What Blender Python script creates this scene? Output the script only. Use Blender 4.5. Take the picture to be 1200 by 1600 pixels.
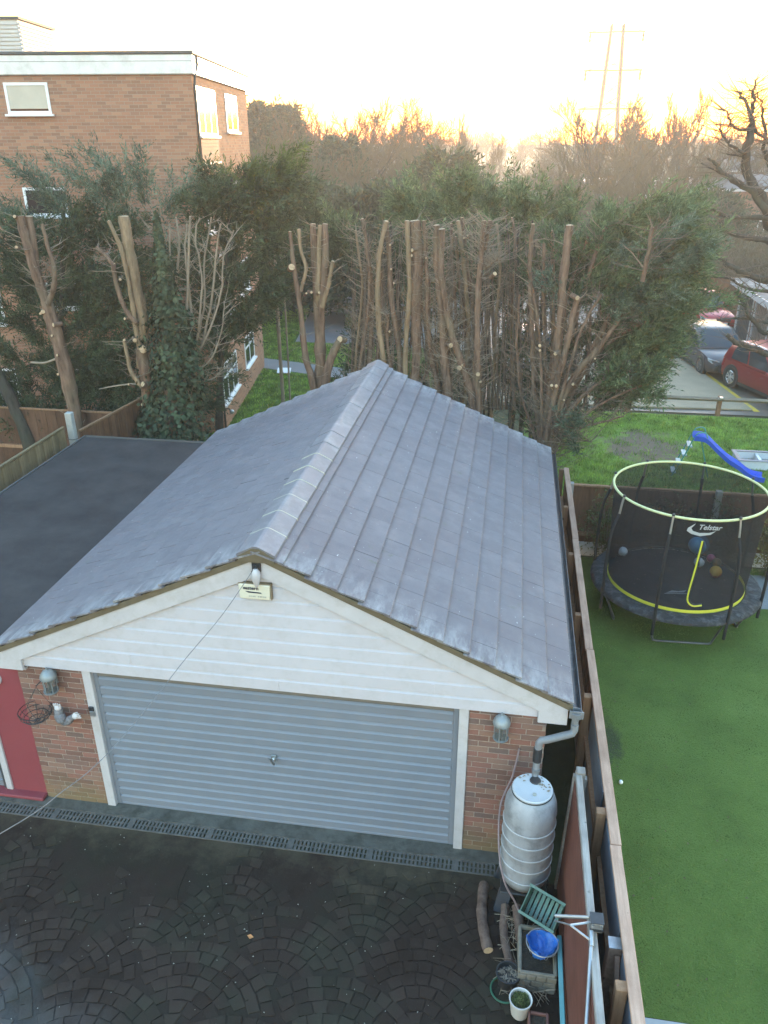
import bpy, bmesh, math, random
import numpy as np
from mathutils import Vector, Matrix

for _o in list(bpy.data.objects):
    bpy.data.objects.remove(_o)
SC = bpy.context.scene
COL = SC.collection
RNG = random.Random(7)
NR = np.random.default_rng(11)

# ------------------------------------------------------------ camera
CAM = np.array([4.6407, -6.8301, 7.6027])
YAW, PITCH, ROLL, FPX = -0.1598, -0.4399, -0.0037, 1234.2
def _basis(yaw, pitch, roll):
    cy, sy, cp, sp = math.cos(yaw), math.sin(yaw), math.cos(pitch), math.sin(pitch)
    f = np.array([sy*cp, cy*cp, sp]); r = np.array([cy, -sy, 0.0]); u = np.cross(r, f)
    cr, sr = math.cos(roll), math.sin(roll)
    return np.stack([cr*r + sr*u, -sr*r + cr*u, f])
BAS = _basis(YAW, PITCH, ROLL)
cam_data = bpy.data.cameras.new('camera')
cam_data.sensor_fit = 'HORIZONTAL'; cam_data.sensor_width = 36.0
cam_data.lens = 36.0*FPX/1200.0
cam_data.clip_start = 0.1; cam_data.clip_end = 3000
cam_ob = bpy.data.objects.new('camera', cam_data); COL.objects.link(cam_ob)
cam_ob.matrix_world = Matrix([[BAS[0][i], BAS[1][i], -BAS[2][i], CAM[i]] for i in range(3)] + [[0, 0, 0, 1]])
SC.camera = cam_ob

# ------------------------------------------------------------ sky, sun, exposure
SUN_ELEV = math.radians(3.0)
SUN_AZ = math.radians(3.0)            # measured from +Y towards +X
world = bpy.data.worlds.new('World'); SC.world = world; world.use_nodes = True
wn = world.node_tree; wn.nodes.clear()
sky = wn.nodes.new('ShaderNodeTexSky'); sky.sky_type = 'NISHITA'; sky.sun_disc = False
sky.sun_elevation = SUN_ELEV; sky.sun_rotation = SUN_AZ
sky.air_density = 1.8; sky.dust_density = 1.0; sky.ozone_density = 3.0; sky.altitude = 0
bg = wn.nodes.new('ShaderNodeBackground'); bg.inputs['Strength'].default_value = 0.15
wo = wn.nodes.new('ShaderNodeOutputWorld')
wn.links.new(sky.outputs[0], bg.inputs[0]); wn.links.new(bg.outputs[0], wo.inputs[0])
sun_d = bpy.data.lights.new('sun', 'SUN'); sun_d.energy = 0.3; sun_d.angle = math.radians(2.0); sun_d.color = (1.0, 0.72, 0.42)
sun_o = bpy.data.objects.new('sun', sun_d); COL.objects.link(sun_o)
_sd = Vector((math.sin(SUN_AZ)*math.cos(SUN_ELEV), math.cos(SUN_AZ)*math.cos(SUN_ELEV), math.sin(SUN_ELEV)))
sun_o.rotation_euler = _sd.to_track_quat('Z', 'Y').to_euler()
sun_o.location = (0, 60, 40)
SC.view_settings.view_transform = 'Standard'; SC.view_settings.look = 'None'
SC.view_settings.gamma = 1.0; SC.view_settings.exposure = 4.8
try: SC.view_settings.use_curve_mapping = False
except Exception: pass
SC.render.engine = 'CYCLES'
HAZE = 0.0016
SC.cycles.use_denoising = True
SC.cycles.max_bounces = 7; SC.cycles.diffuse_bounces = 3; SC.cycles.glossy_bounces = 3
SC.cycles.transmission_bounces = 4; SC.cycles.transparent_max_bounces = 10; SC.cycles.volume_bounces = 1
SC.cycles.caustics_reflective = False; SC.cycles.caustics_refractive = False
SC.cycles.sample_clamp_indirect = 6.0

# ------------------------------------------------------------ helpers
def V(*a): return np.array(a, float)
def unit(v):
    v = np.asarray(v, float); n = np.linalg.norm(v); return v/n if n > 1e-12 else v
def at(px, py, Y=None, X=None, Z=None):
    """point of the place seen along a photograph pixel, at a known depth or height"""
    d = BAS.T @ np.array([(px-600)/FPX, -(py-800)/FPX, 1.0])
    if Y is not None: t = (Y-CAM[1])/d[1]
    elif X is not None: t = (X-CAM[0])/d[0]
    else: t = (Z-CAM[2])/d[2]
    return CAM + t*d
def depth_of(P): return float(BAS[2] @ (np.asarray(P)-CAM))

def tag(o, label=None, cat=None, group=None, kind=None):
    if label: o['label'] = label
    if cat: o['category'] = cat
    if group: o['group'] = group
    if kind: o['kind'] = kind
    return o
def thing(name, label, cat, loc=(0, 0, 0), group=None):
    o = bpy.data.objects.new(name, None); COL.objects.link(o)
    o.location = tuple(float(c) for c in loc); o.empty_display_size = 0.1
    o['_o'] = [float(c) for c in loc]
    return tag(o, label, cat, group)
def _origin(parent):
    if parent is None: return np.zeros(3)
    if '_o' in parent: return np.array(list(parent['_o']))
    return _origin(parent.parent) if parent.parent else np.zeros(3)
def link_mesh(name, me, parent=None, loc=(0, 0, 0)):
    o = bpy.data.objects.new(name, me); COL.objects.link(o)
    if parent is not None: o.parent = parent
    o.location = tuple(float(c) for c in loc)
    return o

class MB:
    """collects geometry for ONE mesh object"""
    def __init__(s): s.v = []; s.f = []
    def add(s, vs, fs):
        b = len(s.v); s.v += [tuple(float(c) for c in p) for p in vs]
        s.f += [tuple(b+i for i in q) for q in fs]; return s
    def box(s, x0, y0, z0, x1, y1, z1):
        return s.add([(x0,y0,z0),(x1,y0,z0),(x1,y1,z0),(x0,y1,z0),(x0,y0,z1),(x1,y0,z1),(x1,y1,z1),(x0,y1,z1)],
                     [(3,2,1,0),(4,5,6,7),(0,1,5,4),(1,2,6,5),(2,3,7,6),(3,0,4,7)])
    def obox(s, c, ax, ay, az):
        c, ax, ay, az = map(lambda q: np.asarray(q, float), (c, ax, ay, az))
        vs = [c+i*ax+j*ay+k*az for k in (-1, 1) for (i, j) in ((-1,-1),(1,-1),(1,1),(-1,1))]
        return s.add(vs, [(3,2,1,0),(4,5,6,7),(0,1,5,4),(1,2,6,5),(2,3,7,6),(3,0,4,7)])
    def beam(s, p, q, w, h, up=(0, 0, 1)):
        p, q = np.asarray(p, float), np.asarray(q, float); a = unit(q-p)
        side = unit(np.cross(a, up)); u = np.cross(side, a)
        return s.obox((p+q)/2, (q-p)/2, side*w/2, u*h/2)
    def tube(s, pts, r, n=8, cap=True, jit=0.0):
        pts = [np.asarray(p, float) for p in pts]; m = len(pts)
        rs = r if hasattr(r, '__len__') else [r]*m
        ref = None; rings = []
        for i in range(m):
            t = unit(pts[min(i+1, m-1)]-pts[max(i-1, 0)])
            if ref is None: ref = np.array([0, 0, 1.0]) if abs(t[2]) < .9 else np.array([1.0, 0, 0])
            a = unit(np.cross(t, ref)); b = np.cross(a, t); ref = b
            rings.append([pts[i]+rs[i]*(1+(RNG.uniform(-jit, jit) if jit else 0))*(math.cos(2*math.pi*k/n)*a+math.sin(2*math.pi*k/n)*b) for k in range(n)])
        vs = [p for g in rings for p in g]; fs = []
        for i in range(m-1):
            for k in range(n):
                k2 = (k+1) % n; fs.append((i*n+k, i*n+k2, (i+1)*n+k2, (i+1)*n+k))
        if cap: fs += [tuple(range(n))[::-1], tuple((m-1)*n+k for k in range(n))]
        return s.add(vs, fs)
    def lathe(s, c, prof, n=20, axis=(0, 0, 1), cap=True, arc=None):
        c = np.asarray(c, float); w = unit(axis)
        u = unit(np.cross(w, (0, 1, 0) if abs(w[1]) < .9 else (1, 0, 0))); v = np.cross(w, u)
        vs = []
        for r, z in prof:
            for k in range(n):
                a = 2*math.pi*k/n; vs.append(c+w*z+r*(math.cos(a)*u+math.sin(a)*v))
        fs = [(i*n+k, i*n+(k+1) % n, (i+1)*n+(k+1) % n, (i+1)*n+k) for i in range(len(prof)-1) for k in range(n)]
        if cap:
            if prof[0][0] > 1e-5: fs.append(tuple(range(n))[::-1])
            if prof[-1][0] > 1e-5: fs.append(tuple((len(prof)-1)*n+k for k in range(n)))
        return s.add(vs, fs)
    def torus(s, c, R, r, n=40, m=8, axis=(0, 0, 1)):
        c = np.asarray(c, float); w = unit(axis)
        u = unit(np.cross(w, (0, 1, 0) if abs(w[1]) < .9 else (1, 0, 0))); v = np.cross(w, u); vs = []
        for i in range(n):
            a = 2*math.pi*i/n; e = math.cos(a)*u+math.sin(a)*v
            for k in range(m):
                b = 2*math.pi*k/m; vs.append(c+e*(R+r*math.cos(b))+w*r*math.sin(b))
        return s.add(vs, [(i*m+k, ((i+1) % n)*m+k, ((i+1) % n)*m+(k+1) % m, i*m+(k+1) % m) for i in range(n) for k in range(m)])
    def ball(s, c, r, n=20, m=12, sc=(1, 1, 1)):
        c = np.asarray(c, float); vs = []; fs = []
        for i in range(m+1):
            t = math.pi*i/m
            for k in range(n):
                a = 2*math.pi*k/n
                vs.append(c+r*np.array([math.sin(t)*math.cos(a)*sc[0], math.sin(t)*math.sin(a)*sc[1], math.cos(t)*sc[2]]))
        fs = [(i*n+k, (i+1)*n+k, (i+1)*n+(k+1) % n, i*n+(k+1) % n) for i in range(m) for k in range(n)]
        return s.add(vs, fs)
    def poly(s, pts, ext):
        """closed polygon extruded by vector ext"""
        pts = [np.asarray(p, float) for p in pts]; e = np.asarray(ext, float); n = len(pts)
        fs = [tuple(range(n)), tuple(n+i for i in range(n))[::-1]] + [(i, n+i, n+(i+1) % n, (i+1) % n) for i in range(n)]
        return s.add(pts+[p+e for p in pts], fs)
    def build(s, name, mat, parent=None, smooth=0, bevel=0, seg=1, fix=True):
        o0 = _origin(parent); me = bpy.data.meshes.new(name)
        me.from_pydata([(p[0]-o0[0], p[1]-o0[1], p[2]-o0[2]) for p in s.v], [], s.f)
        if fix:
            bm = bmesh.new(); bm.from_mesh(me); bmesh.ops.remove_doubles(bm, verts=bm.verts, dist=1e-6)
            bmesh.ops.recalc_face_normals(bm, faces=bm.faces); bm.to_mesh(me); bm.free()
        if smooth:
            me.polygons.foreach_set('use_smooth', [True]*len(me.polygons))
            try: me.set_sharp_from_angle(angle=math.radians(smooth if smooth > 1 else 40))
            except Exception: pass
        me.materials.append(mat)
        o = link_mesh(name, me, parent)
        if bevel:
            b = o.modifiers.new('bevel', 'BEVEL'); b.width = bevel; b.segments = seg; b.limit_method = 'ANGLE'; b.angle_limit = math.radians(35)
        return o

def np_mesh(name, verts, faces, mat, parent=None, smooth=False):
    """fast mesh from numpy arrays (faces all of one size)"""
    o0 = _origin(parent); verts = np.asarray(verts, np.float32)-o0.astype(np.float32); faces = np.asarray(faces, np.int32)
    me = bpy.data.meshes.new(name); k = faces.shape[1]
    me.vertices.add(len(verts)); me.vertices.foreach_set('co', verts.ravel())
    me.loops.add(faces.size); me.loops.foreach_set('vertex_index', faces.ravel())
    me.polygons.add(len(faces)); me.polygons.foreach_set('loop_start', np.arange(0, faces.size, k, dtype=np.int32))
    try: me.polygons.foreach_set('loop_total', np.full(len(faces), k, np.int32))
    except Exception: pass
    if smooth: me.polygons.foreach_set('use_smooth', np.ones(len(faces), bool))
    me.update(calc_edges=True); me.validate()
    me.materials.append(mat)
    return link_mesh(name, me, parent)

def text_mesh(name, body, size, mat, parent, origin, xdir, ydir, extrude=0.001, shear=0.0, bold=0.0):
    cu = bpy.data.curves.new(name, 'FONT'); cu.body = body; cu.size = size; cu.extrude = extrude; cu.shear = shear; cu.offset = bold
    to = bpy.data.objects.new(name, cu); COL.objects.link(to)
    dg = bpy.context.evaluated_depsgraph_get(); me = bpy.data.meshes.new_from_object(to.evaluated_get(dg))
    bpy.data.objects.remove(to); me.name = name
    x, y = unit(xdir), unit(ydir); z = np.cross(x, y); o0 = _origin(parent)
    for v in me.vertices:
        p = np.asarray(origin)+x*v.co.x+y*v.co.y+z*v.co.z-o0; v.co = p.tolist()
    me.materials.clear(); me.materials.append(mat)
    return link_mesh(name, me, parent)

def copy_tree(o, parent=None):
    c = o.copy(); COL.objects.link(c)
    if parent is not None: c.parent = parent
    for ch in list(o.children): copy_tree(ch, c)
    return c

# ------------------------------------------------------------ materials
class NT:
    def __init__(s, name):
        s.m = bpy.data.materials.new(name); s.m.use_nodes = True; s.t = s.m.node_tree; s.n = s.t.nodes
        s.b = s.n['Principled BSDF']; s.out = s.n['Material Output']; s._pos = None
    def new(s, t, **kw):
        n = s.n.new(t)
        for k, v in kw.items(): setattr(n, k, v)
        return n
    def L(s, a, b): s.t.links.new(a, b)
    def pos(s):
        if s._pos is None: s._pos = s.new('ShaderNodeNewGeometry').outputs['Position']
        return s._pos
    def noise(s, scale, detail=4, rough=.6, vec=None, dist=0, stretch=None):
        n = s.new('ShaderNodeTexNoise'); n.inputs['Scale'].default_value = scale; n.inputs['Detail'].default_value = detail
        n.inputs['Roughness'].default_value = rough; n.inputs['Distortion'].default_value = dist
        v = vec or s.pos()
        if stretch:
            mp = s.new('ShaderNodeMapping'); mp.inputs['Scale'].default_value = stretch; s.L(v, mp.inputs[0]); v = mp.outputs[0]
        s.L(v, n.inputs['Vector']); return n.outputs['Fac']
    def ramp(s, fac, stops, interp='LINEAR'):
        r = s.new('ShaderNodeValToRGB'); cr = r.color_ramp; cr.interpolation = interp
        while len(cr.elements) < len(stops): cr.elements.new(0.5)
        for e, (p, c) in zip(cr.elements, stops):
            e.position = p; e.color = (*c, 1) if len(c) == 3 else c
        s.L(fac, r.inputs[0]); return r.outputs[0]
    def mix(s, fac, a, b, mode='MIX'):
        n = s.new('ShaderNodeMix', data_type='RGBA', blend_type=mode)
        for sock, v in ((n.inputs[0], fac), (n.inputs[6], a), (n.inputs[7], b)):
            if isinstance(v, (int, float)): sock.default_value = v
            elif isinstance(v, tuple): sock.default_value = (*v, 1)
            else: s.L(v, sock)
        return n.outputs[2]
    def math(s, op, a, b=0.0, clamp=False):
        n = s.new('ShaderNodeMath', operation=op, use_clamp=clamp)
        for i, v in enumerate((a, b)):
            if isinstance(v, (int, float)): n.inputs[i].default_value = v
            else: s.L(v, n.inputs[i])
        return n.outputs[0]
    def maprange(s, v, a, b, c=0.0, d=1.0):
        n = s.new('ShaderNodeMapRange'); s.L(v, n.inputs[0])
        for i, q in enumerate((a, b, c, d)): n.inputs[i+1].default_value = q
        return n.outputs[0]
    def hsv(s, col, val=None, hue=None, sat=None):
        n = s.new('ShaderNodeHueSaturation'); s.L(col, n.inputs['Color'])
        for k, v in (('Value', val), ('Hue', hue), ('Saturation', sat)):
            if v is None: continue
            if isinstance(v, (int, float)): n.inputs[k].default_value = v
            else: s.L(v, n.inputs[k])
        return n.outputs[0]
    def rnd(s): return s.new('ShaderNodeObjectInfo').outputs['Random']
    def island(s): return s.new('ShaderNodeNewGeometry').outputs['Random Per Island']
    def bump(s, h, strength=.3, dist=.01):
        n = s.new('ShaderNodeBump'); n.inputs['Strength'].default_value = strength; n.inputs['Distance'].default_value = dist
        s.L(h, n.inputs['Height']); s.L(n.outputs[0], s.b.inputs['Normal'])
    def done(s, col, rough=.7, metal=0.0, spec=.5, alpha=None):
        if isinstance(col, tuple): s.b.inputs['Base Color'].default_value = (*col, 1)
        else: s.L(col, s.b.inputs['Base Color'])
        if isinstance(rough, (int, float)): s.b.inputs['Roughness'].default_value = rough
        else: s.L(rough, s.b.inputs['Roughness'])
        s.b.inputs['Metallic'].default_value = metal; s.b.inputs['Specular IOR Level'].default_value = spec
        return s.m

def simple(name, col, rough=.6, var=.15, scale=6.0, metal=0, spec=.5, bump=0, bscale=60, dirt=None, dirtamt=.5, dscale=3, rand=0.0, dist=.004, stretch=None):
    t = NT(name)
    f = t.noise(scale, 5, stretch=stretch)
    lo = tuple(c*(1-var) for c in col); hi = tuple(min(1, c*(1+var)) for c in col)
    c = t.ramp(f, [(.3, lo), (.7, hi)])
    if dirt:
        g = t.noise(dscale, 7, .7); c = t.mix(t.math('MULTIPLY', t.maprange(g, .48, .72), dirtamt), c, dirt)
    if rand: c = t.hsv(c, val=t.maprange(t.rnd(), 0, 1, 1-rand, 1+rand))
    if bump: t.bump(t.noise(bscale, 4, stretch=stretch), bump, dist)
    return t.done(c, rough, metal, spec)

# ------------------------------------------------------------ the materials
def mat_brick_piece():
    t = NT('facing_brick'); r = t.rnd()
    c = t.ramp(r, [(0, (.155, .078, .062)), (.16, (.225, .10, .078)), (.3, (.175, .102, .085)), (.44, (.245, .11, .085)), (.6, (.135, .09, .08)),
                   (.72, (.215, .112, .085)), (.86, (.24, .14, .105)), (1, (.18, .092, .075))], 'CONSTANT')
    c = t.mix(t.math('MULTIPLY', t.noise(38, 6, .7), .28), c, (.34, .24, .19))
    z = t.new('ShaderNodeSeparateXYZ'); t.L(t.pos(), z.inputs[0])
    low = t.math('MULTIPLY', t.maprange(t.math('ADD', z.outputs[2], t.math('MULTIPLY', t.noise(4, 4), .5)), .72, .28), .6)
    c = t.mix(low, c, (.19, .155, .07))
    t.bump(t.noise(120, 4), .5, .004); return t.done(c, .9, spec=.2)
def mat_mortar(col=(.36, .29, .24)):
    t = NT('mortar'); c = t.ramp(t.noise(22, 5), [(.3, tuple(k*.7 for k in col)), (.7, tuple(k*1.2 for k in col))])
    z = t.new('ShaderNodeSeparateXYZ'); t.L(t.pos(), z.inputs[0])
    c = t.mix(t.math('MULTIPLY', t.maprange(t.math('ADD', z.outputs[2], t.math('MULTIPLY', t.noise(4, 4), .5)), .72, .28), .6), c, (.20, .18, .09))
    t.bump(t.noise(150, 3), .5, .003); return t.done(c, .95, spec=.15)
def mat_brickwork(name, cols, mortar, obj_space=True, scale=1.0, var=.35):
    """far brickwork: brick texture of true size on the wall's own axes"""
    t = NT(name); tc = t.new('ShaderNodeTexCoord'); s = t.new('ShaderNodeSeparateXYZ')
    t.L(tc.outputs['Object'] if obj_space else t.pos(), s.inputs[0])
    cb = t.new('ShaderNodeCombineXYZ'); t.L(t.math('ADD', s.outputs[0], s.outputs[1]), cb.inputs[0]); t.L(s.outputs[2], cb.inputs[1])
    b = t.new('ShaderNodeTexBrick'); t.L(cb.outputs[0], b.inputs['Vector'])
    b.inputs['Color1'].default_value = (0, 0, 0, 1); b.inputs['Color2'].default_value = (1, 1, 1, 1); b.inputs['Mortar'].default_value = (.5, .5, .5, 1)
    b.inputs['Scale'].default_value = 1.0; b.inputs['Mortar Size'].default_value = .006*scale; b.inputs['Mortar Smooth'].default_value = .3
    b.inputs['Brick Width'].default_value = .225*scale; b.inputs['Row Height'].default_value = .075*scale; b.inputs['Bias'].default_value = 0
    n = len(cols); c = t.ramp(b.outputs['Color'], [((i+.01)/n, k) for i, k in enumerate(cols)], 'CONSTANT')
    c = t.mix(t.math('MULTIPLY', t.noise(.9, 5, .65), var), c, tuple(k*1.5 for k in cols[0]))
    c = t.mix(b.outputs['Fac'], c, mortar)
    bp = t.math('SUBTRACT', 1.0, b.outputs['Fac']); t.bump(bp, .6, .008)
    return t.done(c, .9, spec=.2)
def mat_tile(far=False):
    t = NT('grey_roof_tile')
    c = t.ramp(t.island() if far else t.rnd(), [(0, (.118, .106, .117)), (.5, (.127, .115, .126)), (1, (.137, .124, .135))])
    c = t.mix(t.maprange(t.noise(2.2, 6, .7), .5, .8), c, (.165, .157, .165))
    c = t.mix(t.maprange(t.noise(30, 3, .6, stretch=(1, .5, 1)), .70, .76), c, (.5, .5, .49))       # lichen and bird marks
    c = t.mix(t.math('MULTIPLY', t.maprange(t.noise(1.1, 5, .7), .55, .7), .5), c, (.15, .135, .145))
    sp = t.new('ShaderNodeSeparateXYZ'); t.L(t.pos(), sp.inputs[0]); yv = sp.outputs[1]
    ed = t.math('MAXIMUM', t.maprange(yv, .40, -.12), t.maprange(yv, 6.7, 7.35)); ed = t.math('MULTIPLY', ed, t.maprange(t.noise(5, 6, .7, stretch=(1.6, .5, 1)), .42, .62))
    c = t.mix(t.math('MULTIPLY', ed, .6), c, (.36, .36, .35))                                     # worn pale verge ends
    c = t.mix(t.maprange(t.noise(3.2, 7, .8), .60, .70), c, (.105, .108, .085))                    # thin moss
    t.bump(t.noise(140, 3), .15, .003)
    return t.done(c, t.maprange(t.noise(6, 4), .3, .7, .50, .68), spec=.4)
def mat_foliage(name, a, b, c_, tr=.25):
    t = NT(name); col = t.ramp(t.island(), [(0, a), (.5, b), (1, c_)])
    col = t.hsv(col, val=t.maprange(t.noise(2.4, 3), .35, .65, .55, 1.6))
    t.done(col, .75, spec=.25)
    tl = t.new('ShaderNodeBsdfTranslucent'); t.L(col, tl.inputs[0]); mx = t.new('ShaderNodeMixShader'); mx.inputs[0].default_value = tr
    t.L(t.b.outputs[0], mx.inputs[1]); t.L(tl.outputs[0], mx.inputs[2]); t.L(mx.outputs[0], t.out.inputs[0]); return t.m
def mat_bark(name, a, b, g=(.13, .13, .07)):
    t = NT(name); f = t.noise(11, 6, .7, stretch=(1, 1, .16)); c = t.ramp(f, [(.32, a), (.68, b)])
    c = t.mix(t.math('MULTIPLY', t.maprange(t.noise(1.6, 4), .48, .66), .6), c, g)
    t.bump(f, .9, .03); return t.done(c, .95, spec=.15)
def mat_glass(name='window_glass', col=(.02, .023, .026), rough=.05):
    t = NT(name); return t.done(col, rough, spec=.45)
def mat_wood(name, a, b, rough=.75, rand=.2, stretch=(.12, 1, 1), knots=True):
    t = NT(name); f = t.noise(26, 6, .65, stretch=stretch); c = t.ramp(f, [(.3, a), (.7, b)])
    if knots: c = t.mix(t.maprange(t.noise(7, 2, .5), .71, .76), c, tuple(k*.35 for k in a))
    c = t.mix(t.math('MULTIPLY', t.maprange(t.noise(2.3, 5), .5, .7), .45), c, tuple(k*.55 for k in a))
    c = t.hsv(c, val=t.maprange(t.rnd(), 0, 1, 1-rand, 1+rand))
    t.bump(f, .35, .004); return t.done(c, rough, spec=.25)

m = {}
m['brick'] = mat_brick_piece(); m['mortar'] = mat_mortar()
m['tile'] = mat_tile()
m['flats_brick'] = mat_brickwork('flats_brickwork', [(.305, .155, .098), (.345, .175, .11), (.27, .145, .097), (.37, .205, .13), (.315, .165, .105), (.235, .132, .09)], (.33, .25, .19))
m['house_brick'] = mat_brickwork('house_brickwork', [(.22, .105, .07), (.27, .13, .08), (.18, .10, .075), (.25, .12, .08)], (.26, .2, .16))
m['side_brick'] = mat_brickwork('side_brickwork', [(.22, .11, .07), (.27, .13, .08), (.18, .10, .075), (.25, .12, .08)], (.3, .24, .18), obj_space=False)
m['white_paint'] = simple('white_paint', (.50, .48, .485), .45, .05, 5, dirt=(.33, .30, .25), dirtamt=.4, dscale=7, bump=.1, bscale=40)
m['white_board'] = simple('white_cladding', (.53, .51, .535), .34, .03, 2, dirt=(.36, .35, .32), dirtamt=.30, dscale=9.0)
m['white_upvc'] = simple('white_window_frame', (.78, .79, .80), .35, .04, 3)
m['fascia'] = simple('white_fascia', (.70, .70, .69), .32, .06, 3, dirt=(.33, .32, .29), dirtamt=.55, dscale=1.6)
m['door'] = simple('grey_blue_door', (.185, .205, .238), .42, .05, 2.0, dirt=(.23, .225, .215), dirtamt=.25, dscale=5, spec=.5)
m['door_dirty'] = simple('door_top_dust', (.17, .155, .135), .7, .15, 5)
m['red_paint'] = simple('red_painted_wall', (.235, .045, .055), .7, .12, 3, dirt=(.15, .035, .04), dirtamt=.5, bump=.25, bscale=90)
m['felt'] = None
def mat_felt():
    t = NT('roofing_felt'); c = t.ramp(t.noise(1.3, 6, .65), [(.3, (.030, .026, .026)), (.55, (.047, .041, .040)), (.75, (.062, .054, .050))])
    c = t.mix(t.maprange(t.noise(260, 2), .62, .72), c, (.13, .125, .12)); t.bump(t.noise(300, 2), .5, .003); return t.done(c, .95, spec=.15)
m['felt'] = mat_felt()
m['undercloak'] = simple('brown_verge_mortar', (.125, .098, .058), .9, .15, 8, bump=.2)
m['lichen'] = simple('pale_joint_mortar', (.50, .48, .34), .9, .15, 10)
m['ridge'] = simple('ridge_tile', (.145, .135, .148), .5, .1, 5, dirt=(.30, .30, .29), dirtamt=.5, dscale=4, rand=.08, bump=.1)
m['concrete'] = simple('concrete', (.11, .105, .09), .95, .35, 3, dirt=(.035, .036, .026), dirtamt=.85, dscale=3.5, bump=.9, spec=.2, bscale=25, dist=.012)
m['grey_post'] = simple('concrete_post', (.33, .33, .31), .9, .12, 5, dirt=(.16, .17, .11), dirtamt=.5, dscale=4, bump=.3)
m['iron'] = simple('dark_iron', (.05, .052, .055), .5, .2, 20, metal=.6)
m['channel'] = simple('drain_grating', (.12, .115, .105), .7, .3, 9, metal=.2)
m['tile_edge'] = simple('shaded_dirty_tile_edge', (.035, .034, .036), .9, .3, 12)  # dark tail faces: shade of the laps painted in along with dirt
m['void'] = simple('dark_gap', (.012, .012, .012), .95, .1)
m['galv'] = simple('galvanised_steel', (.42, .43, .44), .42, .12, 14, metal=.75, dirt=(.25, .24, .22), dirtamt=.4)
m['pipe_grey'] = simple('grey_pipe', (.165, .17, .175), .5, .15, 8, dirt=(.30, .30, .29), dirtamt=.5, dscale=9)
m['gutter'] = simple('black_gutter', (.035, .036, .04), .4, .15, 9, dirt=(.16, .16, .15), dirtamt=.5, dscale=8)
m['tank'] = simple('white_plastic_barrel', (.33, .335, .345), .42, .22, 3, dirt=(.12, .12, .115), dirtamt=.75, dscale=4.2, stretch=(1.6, 1.6, .25))
m['tank_rib'] = simple('barrel_rib', (.47, .48, .49), .45, .06, 4)
m['bark_log'] = mat_bark('log_bark', (.09, .058, .045), (.21, .145, .115), (.17, .125, .10))
m['cut_wood'] = simple('fresh_cut_wood', (.47, .34, .21), .85, .25, 20)
m['blue_bag'] = simple('blue_plastic', (.03, .16, .50), .3, .35, 7, bump=.6, bscale=14, dist=.03)
m['green_plastic'] = simple('green_plastic', (.10, .19, .145), .5, .15, 8, dirt=(.22, .25, .21), dirtamt=.5)
m['stone_trough'] = simple('stone_trough', (.22, .195, .155), .9, .25, 10, dirt=(.11, .11, .075), dirtamt=.6, bump=.5, bscale=40)
m['soil'] = simple('dark_soil', (.045, .035, .025), .95, .4, 30, bump=.8, bscale=50, dist=.02)
m['black_plastic'] = simple('black_plastic', (.025, .026, .028), .45, .15, 9)
m['white_pot'] = simple('white_glazed_pot', (.70, .68, .64), .3, .06, 4, dirt=(.40, .33, .24), dirtamt=.4)
m['turquoise'] = simple('turquoise_paint', (.12, .34, .37), .6, .12, 6, dirt=(.28, .36, .36), dirtamt=.4)
m['terracotta'] = simple('brown_red_tray', (.17, .075, .06), .6, .15, 8)
m['hose_green'] = simple('green_hose', (.03, .12, .07), .5, .1)
m['hose_pink'] = simple('grey_pink_hose', (.26, .19, .185), .6, .15)
m['wood_new'] = mat_wood('new_fence_timber', (.33, .195, .135), (.52, .34, .245), stretch=(1, .1, 1))
m['wood_grey'] = mat_wood('weathered_timber', (.17, .15, .135), (.31, .285, .255), stretch=(1, .1, 1))
m['rail_wood'] = mat_wood('rail_timber', (.13, .105, .08), (.23, .19, .145), stretch=(.1, 1, 1))
m['wood_brown'] = mat_wood('brown_fence_board', (.10, .05, .028), (.19, .095, .05), stretch=(1, 1, .1))
m['wood_red'] = mat_wood('red_brown_panel', (.115, .042, .03), (.175, .07, .05), stretch=(1, .1, 1), knots=False)
m['wood_post'] = mat_wood('fence_post_wood', (.20, .11, .06), (.33, .19, .11), stretch=(1, 1, .1))
m['wood_moss'] = mat_wood('mossy_fence_board', (.13, .095, .05), (.24, .18, .10), stretch=(1, 1, .1))
m['board_blue'] = simple('grey_blue_board', (.16, .185, .215), .7, .12, 5)
m['net'] = None
def mat_net():
    t = NT('black_safety_net'); t.done((.02, .02, .022), .8, spec=.2)
    tr = t.new('ShaderNodeBsdfTransparent'); mx = t.new('ShaderNodeMixShader'); mx.inputs[0].default_value = .71
    t.L(tr.outputs[0], mx.inputs[1]); t.L(t.b.outputs[0], mx.inputs[2]); t.L(mx.outputs[0], t.out.inputs[0]); return t.m
m['net'] = mat_net()
m['tramp_mat'] = simple('jumping_mat', (.022, .022, .027), .7, .15, 6, dirt=(.075, .075, .08), dirtamt=.5)
m['tramp_pad'] = simple('safety_pad', (.018, .018, .019), .75, .3, 8, bump=1.0, bscale=9, dirt=(.12, .12, .125), dirtamt=.8, dscale=9, dist=.05)
m['foam'] = simple('black_foam_sleeve', (.022, .022, .023), .8, .1, spec=.2)
m['steel_dark'] = simple('grey_tube', (.12, .13, .135), .4, .15, metal=.6)
m['chrome'] = simple('bare_steel_tube', (.55, .57, .58), .3, .05, metal=.9)
m['cream_ring'] = simple('pale_yellow_sleeve', (.56, .56, .28), .5, .08, 8)
m['yellow_band'] = simple('yellow_band', (.66, .62, .06), .5, .06)
m['white_print'] = simple('pale_print', (.40, .40, .40), .5, .05)
m['navy_print'] = simple('dark_print', (.02, .025, .05), .5, .05)
m['stand'] = simple('slate_blue_plastic', (.055, .06, .072), .5, .12, 6)
m['grey_print'] = simple('grey_print', (.32, .32, .28), .5, .05)
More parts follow.
